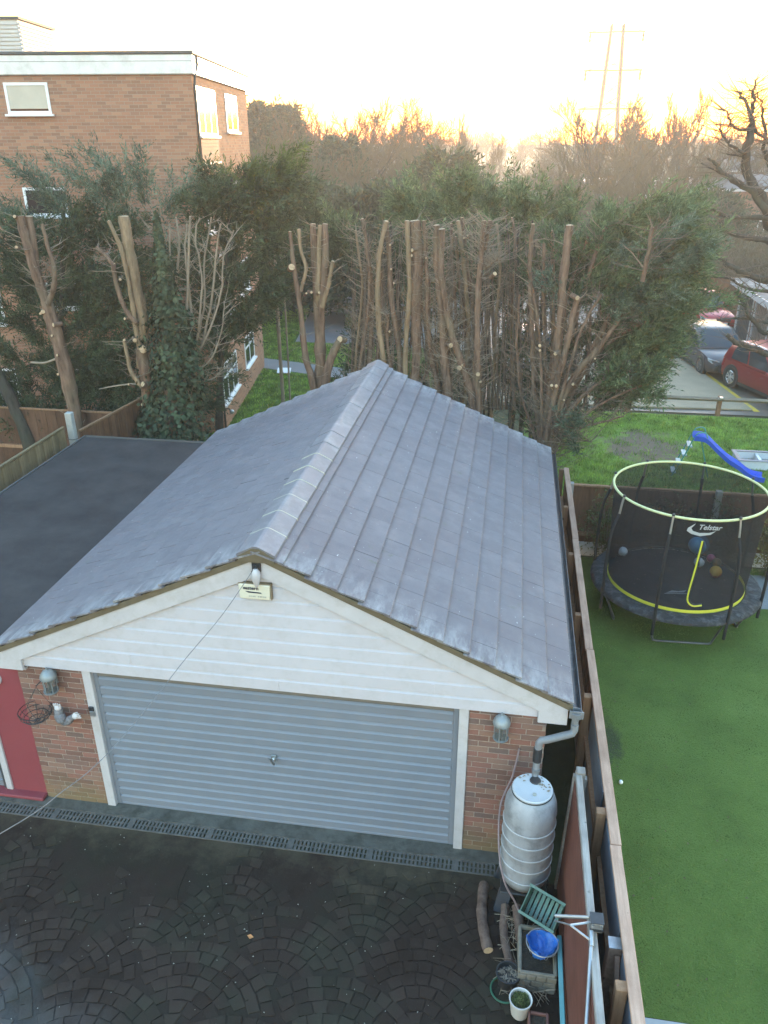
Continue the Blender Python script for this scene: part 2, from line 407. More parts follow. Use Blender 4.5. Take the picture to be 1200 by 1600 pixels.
m['cream_box'] = simple('cream_plastic', (.66, .63, .50), .4, .05, 6, dirt=(.35, .33, .26), dirtamt=.3)
m['brown_box_edge'] = simple('brown_box_side', (.20, .15, .09), .6, .1)
m['lamp_metal'] = simple('pale_green_lamp_metal', (.25, .275, .28), .45, .12, 20, metal=.3, dirt=(.25, .27, .26), dirtamt=.4)
m['lamp_glass'] = None
def mat_lampglass():
    t = NT('lamp_glass'); t.done((.85, .9, .88), .08); t.b.inputs['Transmission Weight'].default_value = .9; t.b.inputs['IOR'].default_value = 1.1; return t.m
m['lamp_glass'] = mat_lampglass()
m['bulb'] = simple('frosted_bulb', (.62, .55, .34), .4, .05)
m['fur'] = simple('grey_fur', (.20, .20, .215), .95, .3, 30, bump=1, bscale=120, dist=.01)
m['fur_pale'] = simple('pale_paw', (.55, .52, .51), .8, .15, 30)
m['glass'] = mat_glass()
m['blind'] = simple('cream_blind', (.50, .46, .38), .5, .06, 3)
m['tile_hung'] = simple('tile_hung_panel', (.13, .055, .045), .7, .2, 6)
m['clad_metal'] = simple('pale_ribbed_metal', (.55, .53, .50), .5, .08, 3)
m['flat_cap'] = simple('dark_roof_edge', (.08, .08, .08), .6, .1)
m['bark'] = mat_bark('conifer_bark', (.075, .047, .034), (.265, .172, .122), (.18, .15, .10))
m['bark_yellow'] = mat_bark('torn_pale_bark', (.15, .10, .062), (.36, .26, .165), (.18, .15, .09))
m['bark_dark'] = mat_bark('dark_bark', (.035, .03, .026), (.085, .072, .06), (.06, .065, .045))
m['twig'] = simple('bare_twigs', (.14, .105, .08), .9, .25, 3)
m['twig_pale'] = simple('dead_twigs', (.25, .20, .145), .9, .25, 3)
m['twig_far'] = simple('distant_twigs', (.105, .082, .043), .95, .2, .5)
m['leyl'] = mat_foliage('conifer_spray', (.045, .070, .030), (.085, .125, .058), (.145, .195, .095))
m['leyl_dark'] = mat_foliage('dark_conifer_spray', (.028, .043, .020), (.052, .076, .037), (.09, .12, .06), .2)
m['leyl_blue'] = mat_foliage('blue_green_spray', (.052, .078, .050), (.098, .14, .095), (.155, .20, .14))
m['yew'] = mat_foliage('light_conifer_spray', (.035, .055, .016), (.07, .10, .03), (.11, .15, .045))
m['ivy'] = mat_foliage('ivy_leaf', (.020, .032, .015), (.038, .056, .027), (.08, .10, .055), .15)
m['shrub'] = mat_foliage('shrub_leaf', (.04, .055, .018), (.075, .095, .03), (.12, .13, .05))
m['far_green'] = mat_foliage('distant_evergreen', (.03, .045, .022), (.05, .07, .036), (.08, .10, .052), .2)

# ------------------------------------------------------------ ground sheets
def sheet(name, pts, z, mat, parent=None, kind='structure', sub=0):
    mb = MB(); mb.add([(x, y, z) for x, y in pts], [tuple(range(len(pts)))]); o = mb.build(name, mat, parent)
    if kind and parent is None: o['kind'] = kind
    return o
def mat_ground():
    t = NT('rough_ground'); c = t.ramp(t.noise(.35, 7, .65), [(.3, (.045, .04, .025)), (.5, (.06, .065, .03)), (.72, (.085, .075, .05))])
    t.bump(t.noise(6, 6), .6, .05); return t.done(c, .95, spec=.15)
sheet('ground', [(-700, -60), (700, -60), (700, 1500), (-700, 1500)], -0.02, mat_ground())

def mat_lawn(name, a, b, d, sc, dirt=None):
    t = NT(name); c = t.ramp(t.noise(sc, 6, .7), [(.3, a), (.52, b), (.75, d)])
    c = t.mix(t.math('MULTIPLY', t.noise(90, 3), .5), c, tuple(k*.55 for k in a))
    if dirt:      # trodden patch of bare earth
        px, py, rx, ry, col = dirt; s = t.new('ShaderNodeSeparateXYZ'); t.L(t.pos(), s.inputs[0])
        dx = t.math('DIVIDE', t.math('SUBTRACT', s.outputs[0], px), rx); dy = t.math('DIVIDE', t.math('SUBTRACT', s.outputs[1], py), ry)
        q = t.math('ADD', t.math('MULTIPLY', dx, dx), t.math('MULTIPLY', dy, dy))
        q = t.math('ADD', q, t.math('MULTIPLY', t.math('SUBTRACT', t.noise(1.5, 7, .75), .5), 5.5))
        c = t.mix(t.maprange(q, 1.1, .5), c, col)
    t.bump(t.noise(50, 4), .8, .03); return t.done(c, .9, spec=.2)
m['lawn'] = mat_lawn('communal_grass', (.10, .18, .028), (.165, .27, .045), (.23, .34, .07), .9, (8.45, 14.3, 1.15, 1.25, (.14, .112, .08)))
m['lawn_back'] = mat_lawn('flats_grass', (.05, .10, .017), (.085, .155, .026), (.12, .20, .04), .6)
m['turf'] = mat_lawn('artificial_turf', (.080, .124, .025), (.110, .165, .034), (.145, .205, .048), 1.0, (6.35, 2.3, .22, .45, (.05, .065, .028)))
lawn = sheet('lawn', [(5.2, 8.25), (40, 8.25), (40, 17.35), (5.2, 17.35)], 0.0, m['lawn'])
glawn = sheet('grass_verge', [(-8.5, 11.5), (3.0, 11.5), (0.5, 34), (-9.0, 34)], 0.0, m['lawn_back'])
turf = sheet('turf', [(5.97, -1.72), (14, -1.72), (14, 7.62), (5.97, 7.62)], 0.006, m['turf'])
patio = sheet('patio', [(5.97, -8), (14, -8), (14, -1.73), (5.97, -1.73)], 0.012, simple('patio_slab', (.33, .34, .345), .8, .1, 3, bump=.2))
# small slab of paving beside the trampoline
sheet('paving_slab', [(9.35, 6.1), (12, 6.1), (12, 7.35), (9.35, 7.35)], 0.011, simple('grey_slab', (.20, .21, .215), .85, .12, 3))

def blades(name, x0, x1, y0, y1, n, h, w, mat, skip=None, lean=.5):
    x = NR.uniform(x0, x1, n); y = NR.uniform(y0, y1, n)
    if skip is not None: k = ~skip(x, y); x, y = x[k], y[k]
    n = len(x); a = NR.uniform(0, 2*np.pi, n); hh = h*NR.uniform(.5, 1.25, n); ln = NR.uniform(0, lean, n)*hh; b = NR.uniform(0, 2*np.pi, n)
    V0 = np.stack([x-np.cos(a)*w, y-np.sin(a)*w, np.zeros(n)], 1); V1 = np.stack([x+np.cos(a)*w, y+np.sin(a)*w, np.zeros(n)], 1)
    V2 = np.stack([x+np.cos(b)*ln, y+np.sin(b)*ln, hh], 1)
    o = np_mesh(name, np.stack([V0, V1, V2], 1).reshape(-1, 3), np.arange(3*n).reshape(-1, 3), mat); o['kind'] = 'stuff'; return o
m['blade'] = mat_foliage('grass_blade', (.105, .19, .028), (.175, .285, .046), (.26, .37, .08), .3)
m['blade_turf'] = mat_foliage('turf_blade', (.085, .132, .027), (.118, .174, .038), (.16, .222, .058), .2)
def dirtskip(x, y):
    q = ((x-8.45)/1.1)**2+((y-14.3)/1.2)**2+.6*np.sin(x*5+y*3)+.5*np.sin(y*7-x*2.3); return NR.random(len(x)) < np.clip(1.15-q*.55, 0, .9)
blades('grass', 5.4, 16.5, 8.3, 17.2, 90000, .075, .009, m['blade'], dirtskip)
def vergeskip(x, y):
    d = y-(22.25-(x+4.95)*.29); return ((d < .05) & (d > -1.45)) | ((y > 24.9) & (x > -4.3-(y-25)*.14))
blades('grass', -6.5, -.5, 13.5, 32, 60000, .08, .014, m['blade'], vergeskip)
blades('artificial_grass', 6.0, 11.2, -1.7, 7.5, 120000, .019, .006, m['blade_turf'], None, .9)

# path to the flats, wet car park beyond it
def mat_tarmac(name, a, b, rough=.5, wet=None):
    t = NT(name); c = t.ramp(t.noise(.7, 7, .65), [(.3, a), (.7, b)]); c = t.mix(t.maprange(t.noise(220, 2), .6, .75), c, tuple(k*1.6 for k in b))
    r = t.maprange(t.noise(.5, 5), .42, .6, .38, rough) if wet else rough
    t.bump(t.noise(150, 3), .2, .004); return t.done(c, r, spec=.5)
m['tarmac'] = mat_tarmac('tarmac', (.075, .066, .052), (.125, .11, .088), .6, True)
m['tarmac_wet'] = mat_tarmac('wet_tarmac', (.15, .15, .155), (.22, .22, .225), .45, True)
m['slab'] = mat_tarmac('concrete_parking_bay', (.19, .155, .10), (.29, .245, .165), .9, False)
m['pathm'] = mat_tarmac('path_tarmac', (.15, .15, .15), (.21, .21, .205), .7)
sheet('path', [(-4.95, 22.25), (-4.55, 20.85), (-.6, 19.6), (-.9, 21.0)], 0.012, m['pathm'])
sheet('car_park', [(-4.2, 25.0), (3.5, 24.5), (3.5, 37.5), (-6.0, 37.5)], 0.016, m['tarmac_wet'])
sheet('road', [(3.6, 17.55), (45, 17.55), (60, 44), (3.6, 44)], 0.010, m['tarmac'])
# raised concrete bay with a yellow line along its edge
bay = MB(); bay.poly([(4.0, 17.62, 0.012), (12.15, 18.0, 0.012), (11.2, 24.2, 0.012), (4.0, 24.2, 0.012)], (0, 0, .06))
b_ = bay.build('parking_bay', m['slab'], bevel=.015); b_['kind'] = 'structure'
m['yellow_line'] = simple('yellow_road_paint', (.50, .36, .03), .7, .15, 3, dirt=(.25, .2, .1), dirtamt=.8, dscale=1.2)
yl = MB(); yl.add([(12.18, 17.95, .0165), (12.36, 17.95, .0165), (11.42, 24.2, .0165), (11.27, 24.2, .0165)], [(0, 1, 2, 3)])
o = yl.build('yellow_line', m['yellow_line']); o['kind'] = 'structure'

# ------------------------------------------------------------ the driveway of fan-laid setts
def mat_drive(name, piece):
    t = NT(name)
    big = t.ramp(t.noise(.8, 6, .65), [(.28, (.021, .0138, .0105)), (.47, (.039, .0265, .0205)), (.6, (.034, .030, .021)), (.76, (.085, .060, .041))])
    if piece: big = t.hsv(big, val=t.maprange(t.island() if piece == 'island' else t.rnd(), 0, 1, .8, 1.22))
    else: big = t.hsv(big, val=.80)
    # pale worn corner at the near left and a patch of ochre grit by the drain
    s = t.new('ShaderNodeSeparateXYZ'); t.L(t.pos(), s.inputs[0])
    q = t.math('ADD', t.math('MULTIPLY', t.math('SUBTRACT', s.outputs[0], .1), -.45), t.math('MULTIPLY', t.math('ADD', s.outputs[1], 1.55), -.75))
    q = t.math('ADD', q, t.math('MULTIPLY', t.math('SUBTRACT', t.noise(2.6, 7, .7), .5), 1.3))
    big = t.mix(t.math('MULTIPLY', t.maprange(q, .25, .95), .55), big, (.12, .112, .112))
    q2 = t.math('ADD', t.maprange(s.outputs[1], -1.05, -.35), t.math('MULTIPLY', t.math('SUBTRACT', t.noise(1.7, 7, .75), .5), 3.0))
    big = t.mix(t.math('MULTIPLY', t.maprange(q2, .55, 1.25), .75), big, (.082, .066, .044))
    big = t.mix(t.maprange(t.noise(60, 3), .70, .75), big, (.12, .11, .09))
    t.bump(t.noise(45, 5), .5, .008)
    return t.done(big, t.maprange(t.noise(3, 4), .35, .65, .7, .95), spec=.12)
m['sett'] = mat_drive('dark_sett', True); m['sett_joint'] = mat_drive('sett_joint', False)
drive = sheet('driveway', [(-7, -9), (5.62, -9), (5.62, -.33), (-7, -.33)], -0.008, m['sett_joint'])
apron = MB(); apron.box(-7, -.16, -.01, 5.4, 0.3, 0.012)
o = apron.build('threshold', m['concrete']); o['kind'] = 'structure'
def sett_mesh(q, h=.010, inset=.007):
    c = sum(q)/4.0; top = [p+(c-p)*(inset/max(.02, np.linalg.norm(c-p)))*1.6 for p in q]
    vs = [(*(p-c), -.012) for p in q]+[(*(p-c), h*.55) for p in q]+[(*(p-c), h) for p in top]
    fs = [(8, 9, 10, 11)]+[(4+i, 4+(i+1) % 4, 8+(i+1) % 4, 8+i) for i in range(4)]+[(i, (i+1) % 4, 4+(i+1) % 4, 4+i) for i in range(4)]
    return c, vs, fs
setts = []
RF, DX, DY = 1.02, 1.50, .62           # fish-scale fans: radius, spacing along and across
ang = math.radians(-6)
ca, sa = math.cos(ang), math.sin(ang)
r_in, r_w = .0, .128
rows = range(-2, 14)
def fan_center(j, i): return np.array([(i+(.5 if j % 2 else 0))*DX-4.6, .7-j*DY])
def owner(p):
    # nearest fan (from the camera's side) whose disc covers the point
    for j in reversed(rows):
        cy = .7-j*DY
        if p[1] < cy-.02: continue
        for i in range(-2, 9):
            c = fan_center(j, i)
            if (p[0]-c[0])**2+(p[1]-c[1])**2 < RF*RF: return (j, i)
    return None
for j in rows:
    for i in range(-2, 9):
        c = fan_center(j, i)
        for k in range(1, 9):
            r0, r1 = k*r_w-.02, (k+1)*r_w-.02
            if r1 > RF+.03: break
            n = max(3, int(round(math.pi*(r0+r1)/2/.150)))
            off = RNG.uniform(0, .4)
            for a in range(n):
                t0, t1 = math.pi*(a+off*.3)/n, math.pi*(a+1+off*.3)/n; g = .0055
                q = []
                for (rr, tt) in ((r0+g, t0+g/r0), (r1-g, t0+g/r1), (r1-g, t1-g/r1), (r0+g, t1-g/r0)):
                    rr += RNG.uniform(-.010, .010); tt += RNG.uniform(-.012, .012)/max(rr, .1); q.append(np.array([c[0]-math.cos(tt)*rr, c[1]+math.sin(tt)*rr]))
                cen = sum(q)/4
                if owner(cen) != (j, i): continue
                w = np.array([cen[0]*ca-cen[1]*sa, cen[0]*sa+cen[1]*ca])
                q = [np.array([p[0]*ca-p[1]*sa, p[0]*sa+p[1]*ca]) for p in q]
                if not (-3.2 < w[0] < 5.5 and -4.2 < w[1] < -.40): continue
                if any(p[1] > -.345 for p in q): continue
                if w[0] < 3.0+RNG.uniform(-.5, .5) and RNG.random() < (w[1]+1.25+.25*math.sin(w[0]*2.3)+.2*math.sin(w[0]*5.1+1))*2.2: continue
                if abs((w[0]-.95)-(w[1]+1.0)*.45) < .05 and w[1] < -.9: continue
                setts.append(q)
def sett_rank(q):
    c = sum(q)/4; P = np.array([c[0], c[1], 0]); d = BAS @ (P-CAM); u = FPX*d[0]/d[2]+600; v = 800-FPX*d[1]/d[2]
    out = not (-5 < u < 1205 and 0 < v < 1605)
    ar = abs(np.cross(q[2]-q[0], q[3]-q[1]))
    return (out, -ar/d[2]**2)
setts.sort(key=sett_rank)
rest = MB()
for n_, q in enumerate(setts):
    c, vs, fs = sett_mesh(q, h=RNG.uniform(.001, .0055))
    if n_ < 300:
        me = bpy.data.meshes.new('sett'); me.from_pydata(vs, [], fs); me.materials.append(m['sett'])
        o = link_mesh('sett', me, drive, (c[0], c[1], 0)); o.rotation_euler = (RNG.uniform(-.012, .012), RNG.uniform(-.012, .012), 0)
    else: rest.add([(v[0]+c[0], v[1]+c[1], v[2]) for v in vs], fs)
m['sett_rest'] = mat_drive('dark_setts', 'island')
if rest.v: tag(rest.build('setts', m['sett_rest'], drive), kind='stuff')

# drain: frame, grating bars, dark channel
dr = thing('drainage_channel', 'long linear drain with a slotted metal grating across the foot of the garage door', 'drain', (-3.5, -.27, 0))
mb = MB(); mb.box(-7, -.332, -.02, 4.86, -.316, .004); mb.box(-7, -.178, -.02, 4.86, -.162, .006); mb.box(4.845, -.316, -.02, 4.86, -.178, .006); mb.build('frame', m['channel'], dr)
mb = MB(); mb.box(-7, -.316, -.03, 4.845, -.178, -.022); mb.build('channel', m['void'], dr)
x = -2.6; mb = MB()
while x < 4.84:
    mb.box(x, -.316, -.012, x+.026, -.178, .003); x += .048
    if abs((x+2.6) % 1.0) < .048: mb.box(x-.02, -.316, -.012, x+.03, -.178, .0035)
mb.box(-2.6, -.255, -.012, 4.845, -.243, .0025)
tag(mb.build('grating', m['channel'], dr), kind='stuff')

# ------------------------------------------------------------ the garage
XL, XR, GD = -0.836, 5.285, 7.25            # brick width, depth
W0, W1, DH = 0.0, 4.46, 2.10                # door frame outer edges, head height
AX, RZ = 2.25, 3.86                         # ridge line, height of the tile planes' meeting line
EX, EZ = 3.26, 2.34                         # half span to the eaves, eaves height
YF = -0.13                                  # verge
ga = thing('garage', 'brick garage with pitched grey tiled roof, white boarded gable and wide blue-grey door', 'garage', (2.25, 0, 0))
# walls
mb = MB(); mb.box(XL, .102, 0, W0, .215, DH); mb.box(W1, .102, 0, XR, .215, DH)
mb.box(XL, .215, 0, XL+.215, GD, 2.25); mb.box(XL+.215, GD-.215, 0, XR-.215, GD, 2.3)
mb.box(XR-.215, .215, 0, XR, GD, 2.25); mb.build('wall', m['side_brick'], ga)
mb = MB(); mb.box(XL+.004, .006, 0, W0-.002, .101, DH); mb.box(W1+.002, .006, 0, XR-.004, .101, DH); mb.build('mortar_bed', m['mortar'], ga)['kind'] = 'stuff'
bcache = {}
def brick_mesh(L):
    k = round(L, 3)
    if k not in bcache:
        mb = MB(); mb.box(-k/2+.0, 0, .005, k/2, .09, .070); me = bpy.data.meshes.new('brick'); me.from_pydata(mb.v, [], mb.f)
        bm = bmesh.new(); bm.from_mesh(me); bmesh.ops.bevel(bm, geom=[e for e in bm.edges if all(abs(v.co.y) < .001 for v in e.verts)], offset=.003, segments=1, affect='EDGES')
        bmesh.ops.recalc_face_normals(bm, faces=bm.faces); bm.to_mesh(me); bm.free(); me.materials.append(m['brick']); bcache[k] = me
    return bcache[k]
og = _origin(ga)
def lay(x0, x1):
    for r in range(28):
        x = x0 - (0.1125 if r % 2 else 0.0)
        if r % 7 == 3: x -= .06
        while x < x1-.02:
            a, b = max(x+.005, x0), min(x+.22, x1)
            if b-a > .03:
                link_mesh('brick', brick_mesh(b-a), ga, ((a+b)/2-og[0], -og[1]+RNG.uniform(-.002, .002), r*.075))
            x += .225
lay(XL, W0-.004); lay(W1+.004, XR)
# door frame and door
mb = MB(); mb.box(W0, -.022, .01, W0+.105, .10, DH); jl = mb.build('door_jamb', m['white_paint'], ga, bevel=.004); jl['label'] = 'left white door post with a black lock on it'
mb = MB(); mb.box(W1-.105, -.022, .01, W1, .10, DH); mb.build('door_jamb', m['white_paint'], ga, bevel=.004)
mb = MB(); mb.box(W0+.105, .03, DH-.03, W1-.105, .10, DH); mb.build('door_head', m['undercloak'], ga)
prof = []; z = .03
nrib = 15; pitch = (2.00-.06)/nrib
dx0, dx1 = W0+.16, W1-.165
for i in range(nrib):
    z0 = .05+i*pitch
    prof += [(z0, .034), (z0+pitch*.655, .034), (z0+pitch*.85, .058), (z0+pitch*.965, .066), (z0+pitch*.985, .034)]
prof.append((.05+nrib*pitch, .034))
vs = []; fs = []
xs = [dx0, dx0+.012]+[dx0+.012+(dx1-dx0-.024)*k/6 for k in range(1, 6)]+[dx1-.012, dx1]
for xi, x in enumerate(xs):
    e = 1.0 if 0 < xi < len(xs)-1 else 0.0
    for (z, y) in prof: vs.append((x, .034+(y-.034)*e, z))
n = len(prof)
for i in range(len(xs)-1):
    for k in range(n-1): fs.append((i*n+k, (i+1)*n+k, (i+1)*n+k+1, i*n+k+1))
mb = MB(); mb.add(vs, fs); door = mb.build('garage_door', m['door'], ga)
mb = MB(); mb.box(W0+.106, .03, .012, dx0-.001, .075, 2.062); mb.build('door_edge', m['door'], door, bevel=.004)
mb = MB(); mb.box(dx1+.001, .03, .012, W1-.106, .075, 2.062); mb.build('door_edge', m['door'], door, bevel=.004)
mb = MB(); mb.box(dx0+.001, .03, .012, dx1-.001, .06, .048); mb.build('bottom_rail', m['door'], door, bevel=.006)
mb = MB(); mb.box(dx0+.001, .036, 1.992, dx1-.001, .07, 2.062); mb.build('top_rail', m['door_dirty'], door)
hz = 1.06; mb = MB(); mb.box(2.19, .008, hz-.045, 2.25, .030, hz+.045); mb.build('handle_plate', m['lamp_metal'], door, bevel=.004)
mb = MB(); mb.lathe((2.22, .009, hz), [(.022, 0), (.022, -.02), (.011, -.03), (.011, -.045)], 12, (0, 1, 0)); mb.obox((2.22, -.045, hz), (.012, 0, .006), (0, .008, 0), (-.02, 0, .045)); mb.build('handle', m['chrome'], door, smooth=40)
mb = MB(); mb.box(.012, -.05, 1.52, .072, -.023, 1.58); mb.build('lock', m['black_plastic'], jl, bevel=.006)
mb = MB(); mb.box(.015, -.042, 1.44, .075, -.023, 1.515); mb.build('lock_plate', m['galv'], jl, bevel=.004)
mb = MB(); mb.box(W0+.106, .086, .012, W1-.106, .099, 2.09); mb.build('backing', m['void'], ga)
# gable: boards, bargeboards, verge
slope = (RZ-EZ)/EX
def zroof(x): return RZ-abs(x-AX)*slope
nb = 10; z0 = DH+.002; bh = .168
def gable_in(z, off=.16): return max(.02, (RZ-off-z)/slope)
for i in range(nb):
    za = z0+i*bh; zb = za+bh
    wa, wb = min(gable_in(za), XR-AX+.0), gable_in(zb)
    if za > RZ-.3: break
    x0, x1 = max(AX-wa, XL+.0), min(AX+wa, XR-.0); x2, x3 = max(AX-wb, XL), min(AX+wb, XR)
    zm = za+bh*.79; f = .79; xm0, xm1 = x0+(x2-x0)*f, x1+(x3-x1)*f
    vs = [(x0, -.052, za), (x1, -.052, za), (xm1, -.052, zm), (xm0, -.052, zm), (xm0, -.034, zm+.015), (xm1, -.034, zm+.015), (x3, -.024, zb), (x2, -.024, zb),
          (x0, -.02, za), (x1, -.02, za), (x3, -.02, zb), (x2, -.02, zb)]
    mb = MB(); mb.add(vs, [(0, 1, 2, 3), (3, 2, 5, 4), (4, 5, 6, 7), (8, 9, 1, 0), (8, 11, 10, 9)]); mb.build('cladding_board', m['white_board'], ga)
for (x, i) in ((2.33, 0), (.62, 1), (4.05, 1)):
    za = z0+i*bh; mb = MB(); mb.box(x, -.058, za+.004, x+.035, -.049, za+bh*.74); mb.build('joint_strip', m['white_board'], ga)
mb = MB(); mb.box(XL, -.019, DH, XR, .10, DH+.13); mb.poly([(XL+.1, .0, DH+.131), (XR-.1, .0, DH+.131), (AX, .0, RZ-.1)], (0, .08, 0)); mb.build('gable_wall', m['void'], ga)
for s in (-1, 1):
    xe = AX+s*(EX-.03)
    top0, top1 = RZ-.085, zroof(xe)-.085
    q = [(AX, top0), (xe, top1), (xe, top1-.205), (AX+s*(EX-.33), top1-.205), (AX+s*(EX-.33), zroof(AX+s*(EX-.33))-.085-.195), (AX, top0-.20)]
    mb = MB(); mb.poly([(x, -.098, z) for x, z in q], (0, .045, 0)); mb.build('bargeboard', m['white_paint'], ga, bevel=.004)
    mb = MB(); q = [(AX, RZ-.014), (AX+s*(EX+.01), EZ-.018), (AX+s*(EX+.01), EZ-.083), (AX, RZ-.084)]
    mb.poly([(x, YF+.018, z) for x, z in q], (0, .07, 0)); mb.build('verge_mortar', m['undercloak'], ga)
    mb = MB(); mb.box(*( (AX+s*(EX-.33), -.052, EZ-.30, AX+s*(EX-.03), .12, EZ-.27) if s > 0 else (AX-EX+.03, -.052, EZ-.30, AX-EX+.33, .12, EZ-.27)))
    mb.build('soffit', m['white_paint'], ga)
    mb = MB()
    x0, x1 = sorted((AX+s*(EX-.045), AX+s*(EX-.025))); mb.box(x0, -.05, EZ-.17, x1, GD+.1, EZ-.03); mb.build('fascia_board', m['white_paint'], ga)
# roof deck below the tiles
mb = MB()
for s in (-1, 1):
    mb.poly([(AX, YF+.09, RZ-.03), (AX+s*(EX-.06), YF+.09, zroof(AX+s*(EX-.06))-.03), (AX+s*(EX-.06), YF+.09, zroof(AX+s*(EX-.06))-.05), (AX, YF+.09, RZ-.05)], (0, GD+.1-YF, 0))
mb.build('roof_deck', m['void'], ga)
# tiles: 12 courses of 25 on each slope
SL = math.hypot(EX, RZ-EZ); NC = 12; GA = SL/NC; TW = (GD+.15-YF)/25
def tile_mesh():
    L = GA+.05; w = TW-.003; t = .020; up = .040
    # x along the ridge, y down the slope, z out of it; origin at the upper edge
    prof = [(-.05, 0.0), (GA-.010, up-.001), (GA+.0, up-.004), (GA+.001, up-.022)]
    vs = []
    for x in (-w/2, w/2):
        for (y, z) in prof: vs.append((x, y, z))
        vs.append((x, -.05, -t+.006)); 
    fs = [(i, i+1, i+6, i+5) for i in range(3)]+[(3, 4, 9, 8), (0, 4, 3, 2, 1), (5, 6, 7, 8, 9), (4, 0, 5, 9)]
    me = bpy.data.meshes.new('roof_tile'); me.from_pydata(vs, [], fs)
    bm = bmesh.new(); bm.from_mesh(me); bmesh.ops.recalc_face_normals(bm, faces=bm.faces); bm.to_mesh(me); bm.free()
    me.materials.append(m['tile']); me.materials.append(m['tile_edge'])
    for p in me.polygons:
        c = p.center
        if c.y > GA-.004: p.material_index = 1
    return me
TM = tile_mesh(); tiles = []
for s in (-1, 1):
    dn = unit((s*EX, 0, -(RZ-EZ))); al = np.array([0, 1.0, 0]); 
    if s > 0: al = -al
    nz = np.cross(al, dn)
    if nz[2] < 0: al = -al; nz = np.cross(al, dn)
    for c in range(NC):
        joff = (.012 if c % 2 else -.012)+RNG.uniform(-.004, .004)
        for k in range(25):
            y = YF+TW*(k+.5)+joff
            p = np.array([AX, y, RZ])+dn*(c*GA)
            R3 = np.stack([al, dn, nz], 1)
            cen = p+dn*GA/2; d = cen-CAM; dist = np.linalg.norm(d); vis = -float(nz @ d)/dist
            tiles.append((vis/dist**2, p, R3))
tiles.sort(key=lambda t: -t[0])
rest = MB()
tv = [np.array(v.co) for v in TM.vertices]; tf = [tuple(p.vertices) for p in TM.polygons]
for i, (_, p, R3) in enumerate(tiles):
    j = np.eye(3)
    a, b, c = RNG.uniform(-.004, .004), RNG.uniform(-.004, .004), RNG.uniform(-.004, .004)
    J = np.array(Matrix.Rotation(a, 3, 'X') @ Matrix.Rotation(b, 3, 'Y') @ Matrix.Rotation(c, 3, 'Z'))
    RR = R3 @ J; p = p+R3[:, 2]*RNG.uniform(0, .003)
    if i < 299:
        o = link_mesh('roof_tile', TM, ga); o.matrix_local = Matrix([[RR[r][0], RR[r][1], RR[r][2], p[r]-og[r]] for r in range(3)]+[[0, 0, 0, 1]])
    else: rest.add([RR @ v+p for v in tv], tf)
m['tile_far'] = mat_tile(True)
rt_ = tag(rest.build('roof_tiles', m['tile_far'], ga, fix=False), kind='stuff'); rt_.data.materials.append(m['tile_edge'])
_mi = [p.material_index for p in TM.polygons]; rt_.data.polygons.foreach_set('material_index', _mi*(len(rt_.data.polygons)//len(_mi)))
# ridge tiles with pale mortar joints
nr = 17; rl = (GD+.15-YF)/nr; hw, dz = .205, .066
for i in range(nr):
    y0, y1 = YF+i*rl+.006, YF+(i+1)*rl-.006
    sec = [(-hw, -dz), (-hw+.006, -dz+.026), (-.045, .040), (-.015, .051), (.015, .051), (.045, .040), (hw-.006, -dz+.026), (hw, -dz)]
    up = RNG.uniform(-.004, .004); mb = MB()
    mb.poly([(AX+x, y0, RZ+z+.014+up) for x, z in sec], (0, y1-y0, 0)); rt = mb.build('ridge_tile', m['ridge'], ga)
    if i:
        mb = MB(); mb.poly([(AX+x*1.002, y0-.012, RZ+z*.98+.0165) for x, z in sec], (0, .012, 0)); mb.build('mortar_joint', m['lichen'] if 1 <= i <= 6 else m['ridge'], rt)
mb = MB(); mb.poly([(AX-.19, YF-.003, RZ-.11), (AX+.19, YF-.003, RZ-.11), (AX+.19, YF-.003, RZ-.05), (AX+.04, YF-.003, RZ+.045), (AX-.04, YF-.003, RZ+.045), (AX-.19, YF-.003, RZ-.05)], (0, .09, 0))
mb.build('ridge_end', m['undercloak'], ga)
# right gutter and downpipe to the barrel
gx = AX+EX+.045
mb = MB(); prof = [(.058*math.cos(a), .058*math.sin(a)) for a in np.linspace(math.pi, 2*math.pi, 9)]
prof2 = [(.05*math.cos(a), .05*math.sin(a)) for a in np.linspace(2*math.pi, math.pi, 9)]
mb.poly([(gx+x, YF-.03, EZ-.045+z) for x, z in prof+prof2], (0, GD+.3, 0)); mb.build('gutter', m['gutter'], ga, smooth=40)
mb = MB(); mb.lathe((gx, YF-.005, EZ-.10), [(.035, -.13), (.035, -.03), (.062, -.02), (.066, .05), (.058, .052), (.05, -.01)], 14); mb.box(gx-.07, YF-.04, EZ-.12, gx+.075, YF-.032, EZ-.03); mb.build('gutter_outlet', m['pipe_grey'], ga, smooth=40)
px, py = 5.20, -.30
bend = [(gx, YF-.02, EZ-.21), (gx, YF-.03, EZ-.27), (gx-.02, YF-.05, EZ-.305), (gx-.07, YF-.06, EZ-.32), (px+.09, py+.02, EZ-.33), (px+.02, py, EZ-.335), (px, py-.0, EZ-.37), (px-.005, py-.01, EZ-.44)]
mb = MB(); mb.tube(bend, .040, 12); mb.build('downpipe', m['pipe_grey'], ga, smooth=50)
mb = MB(); mb.lathe((px-.005, py-.01, EZ-.60), [(.046, .17), (.046, 0)], 14); mb.build('pipe_collar', m['black_plastic'], ga, smooth=40)
mb = MB(); mb.tube([(px-.006, py-.01, EZ-.60), (px-.01, py-.05, EZ-.74), (px-.015, py-.12, 1.55)], .036, 12); mb.lathe((px-.008, py-.04, EZ-.70), [(.042, .02), (.042, -.02)], 12); mb.build('downpipe', m['pipe_grey'], ga, smooth=50)

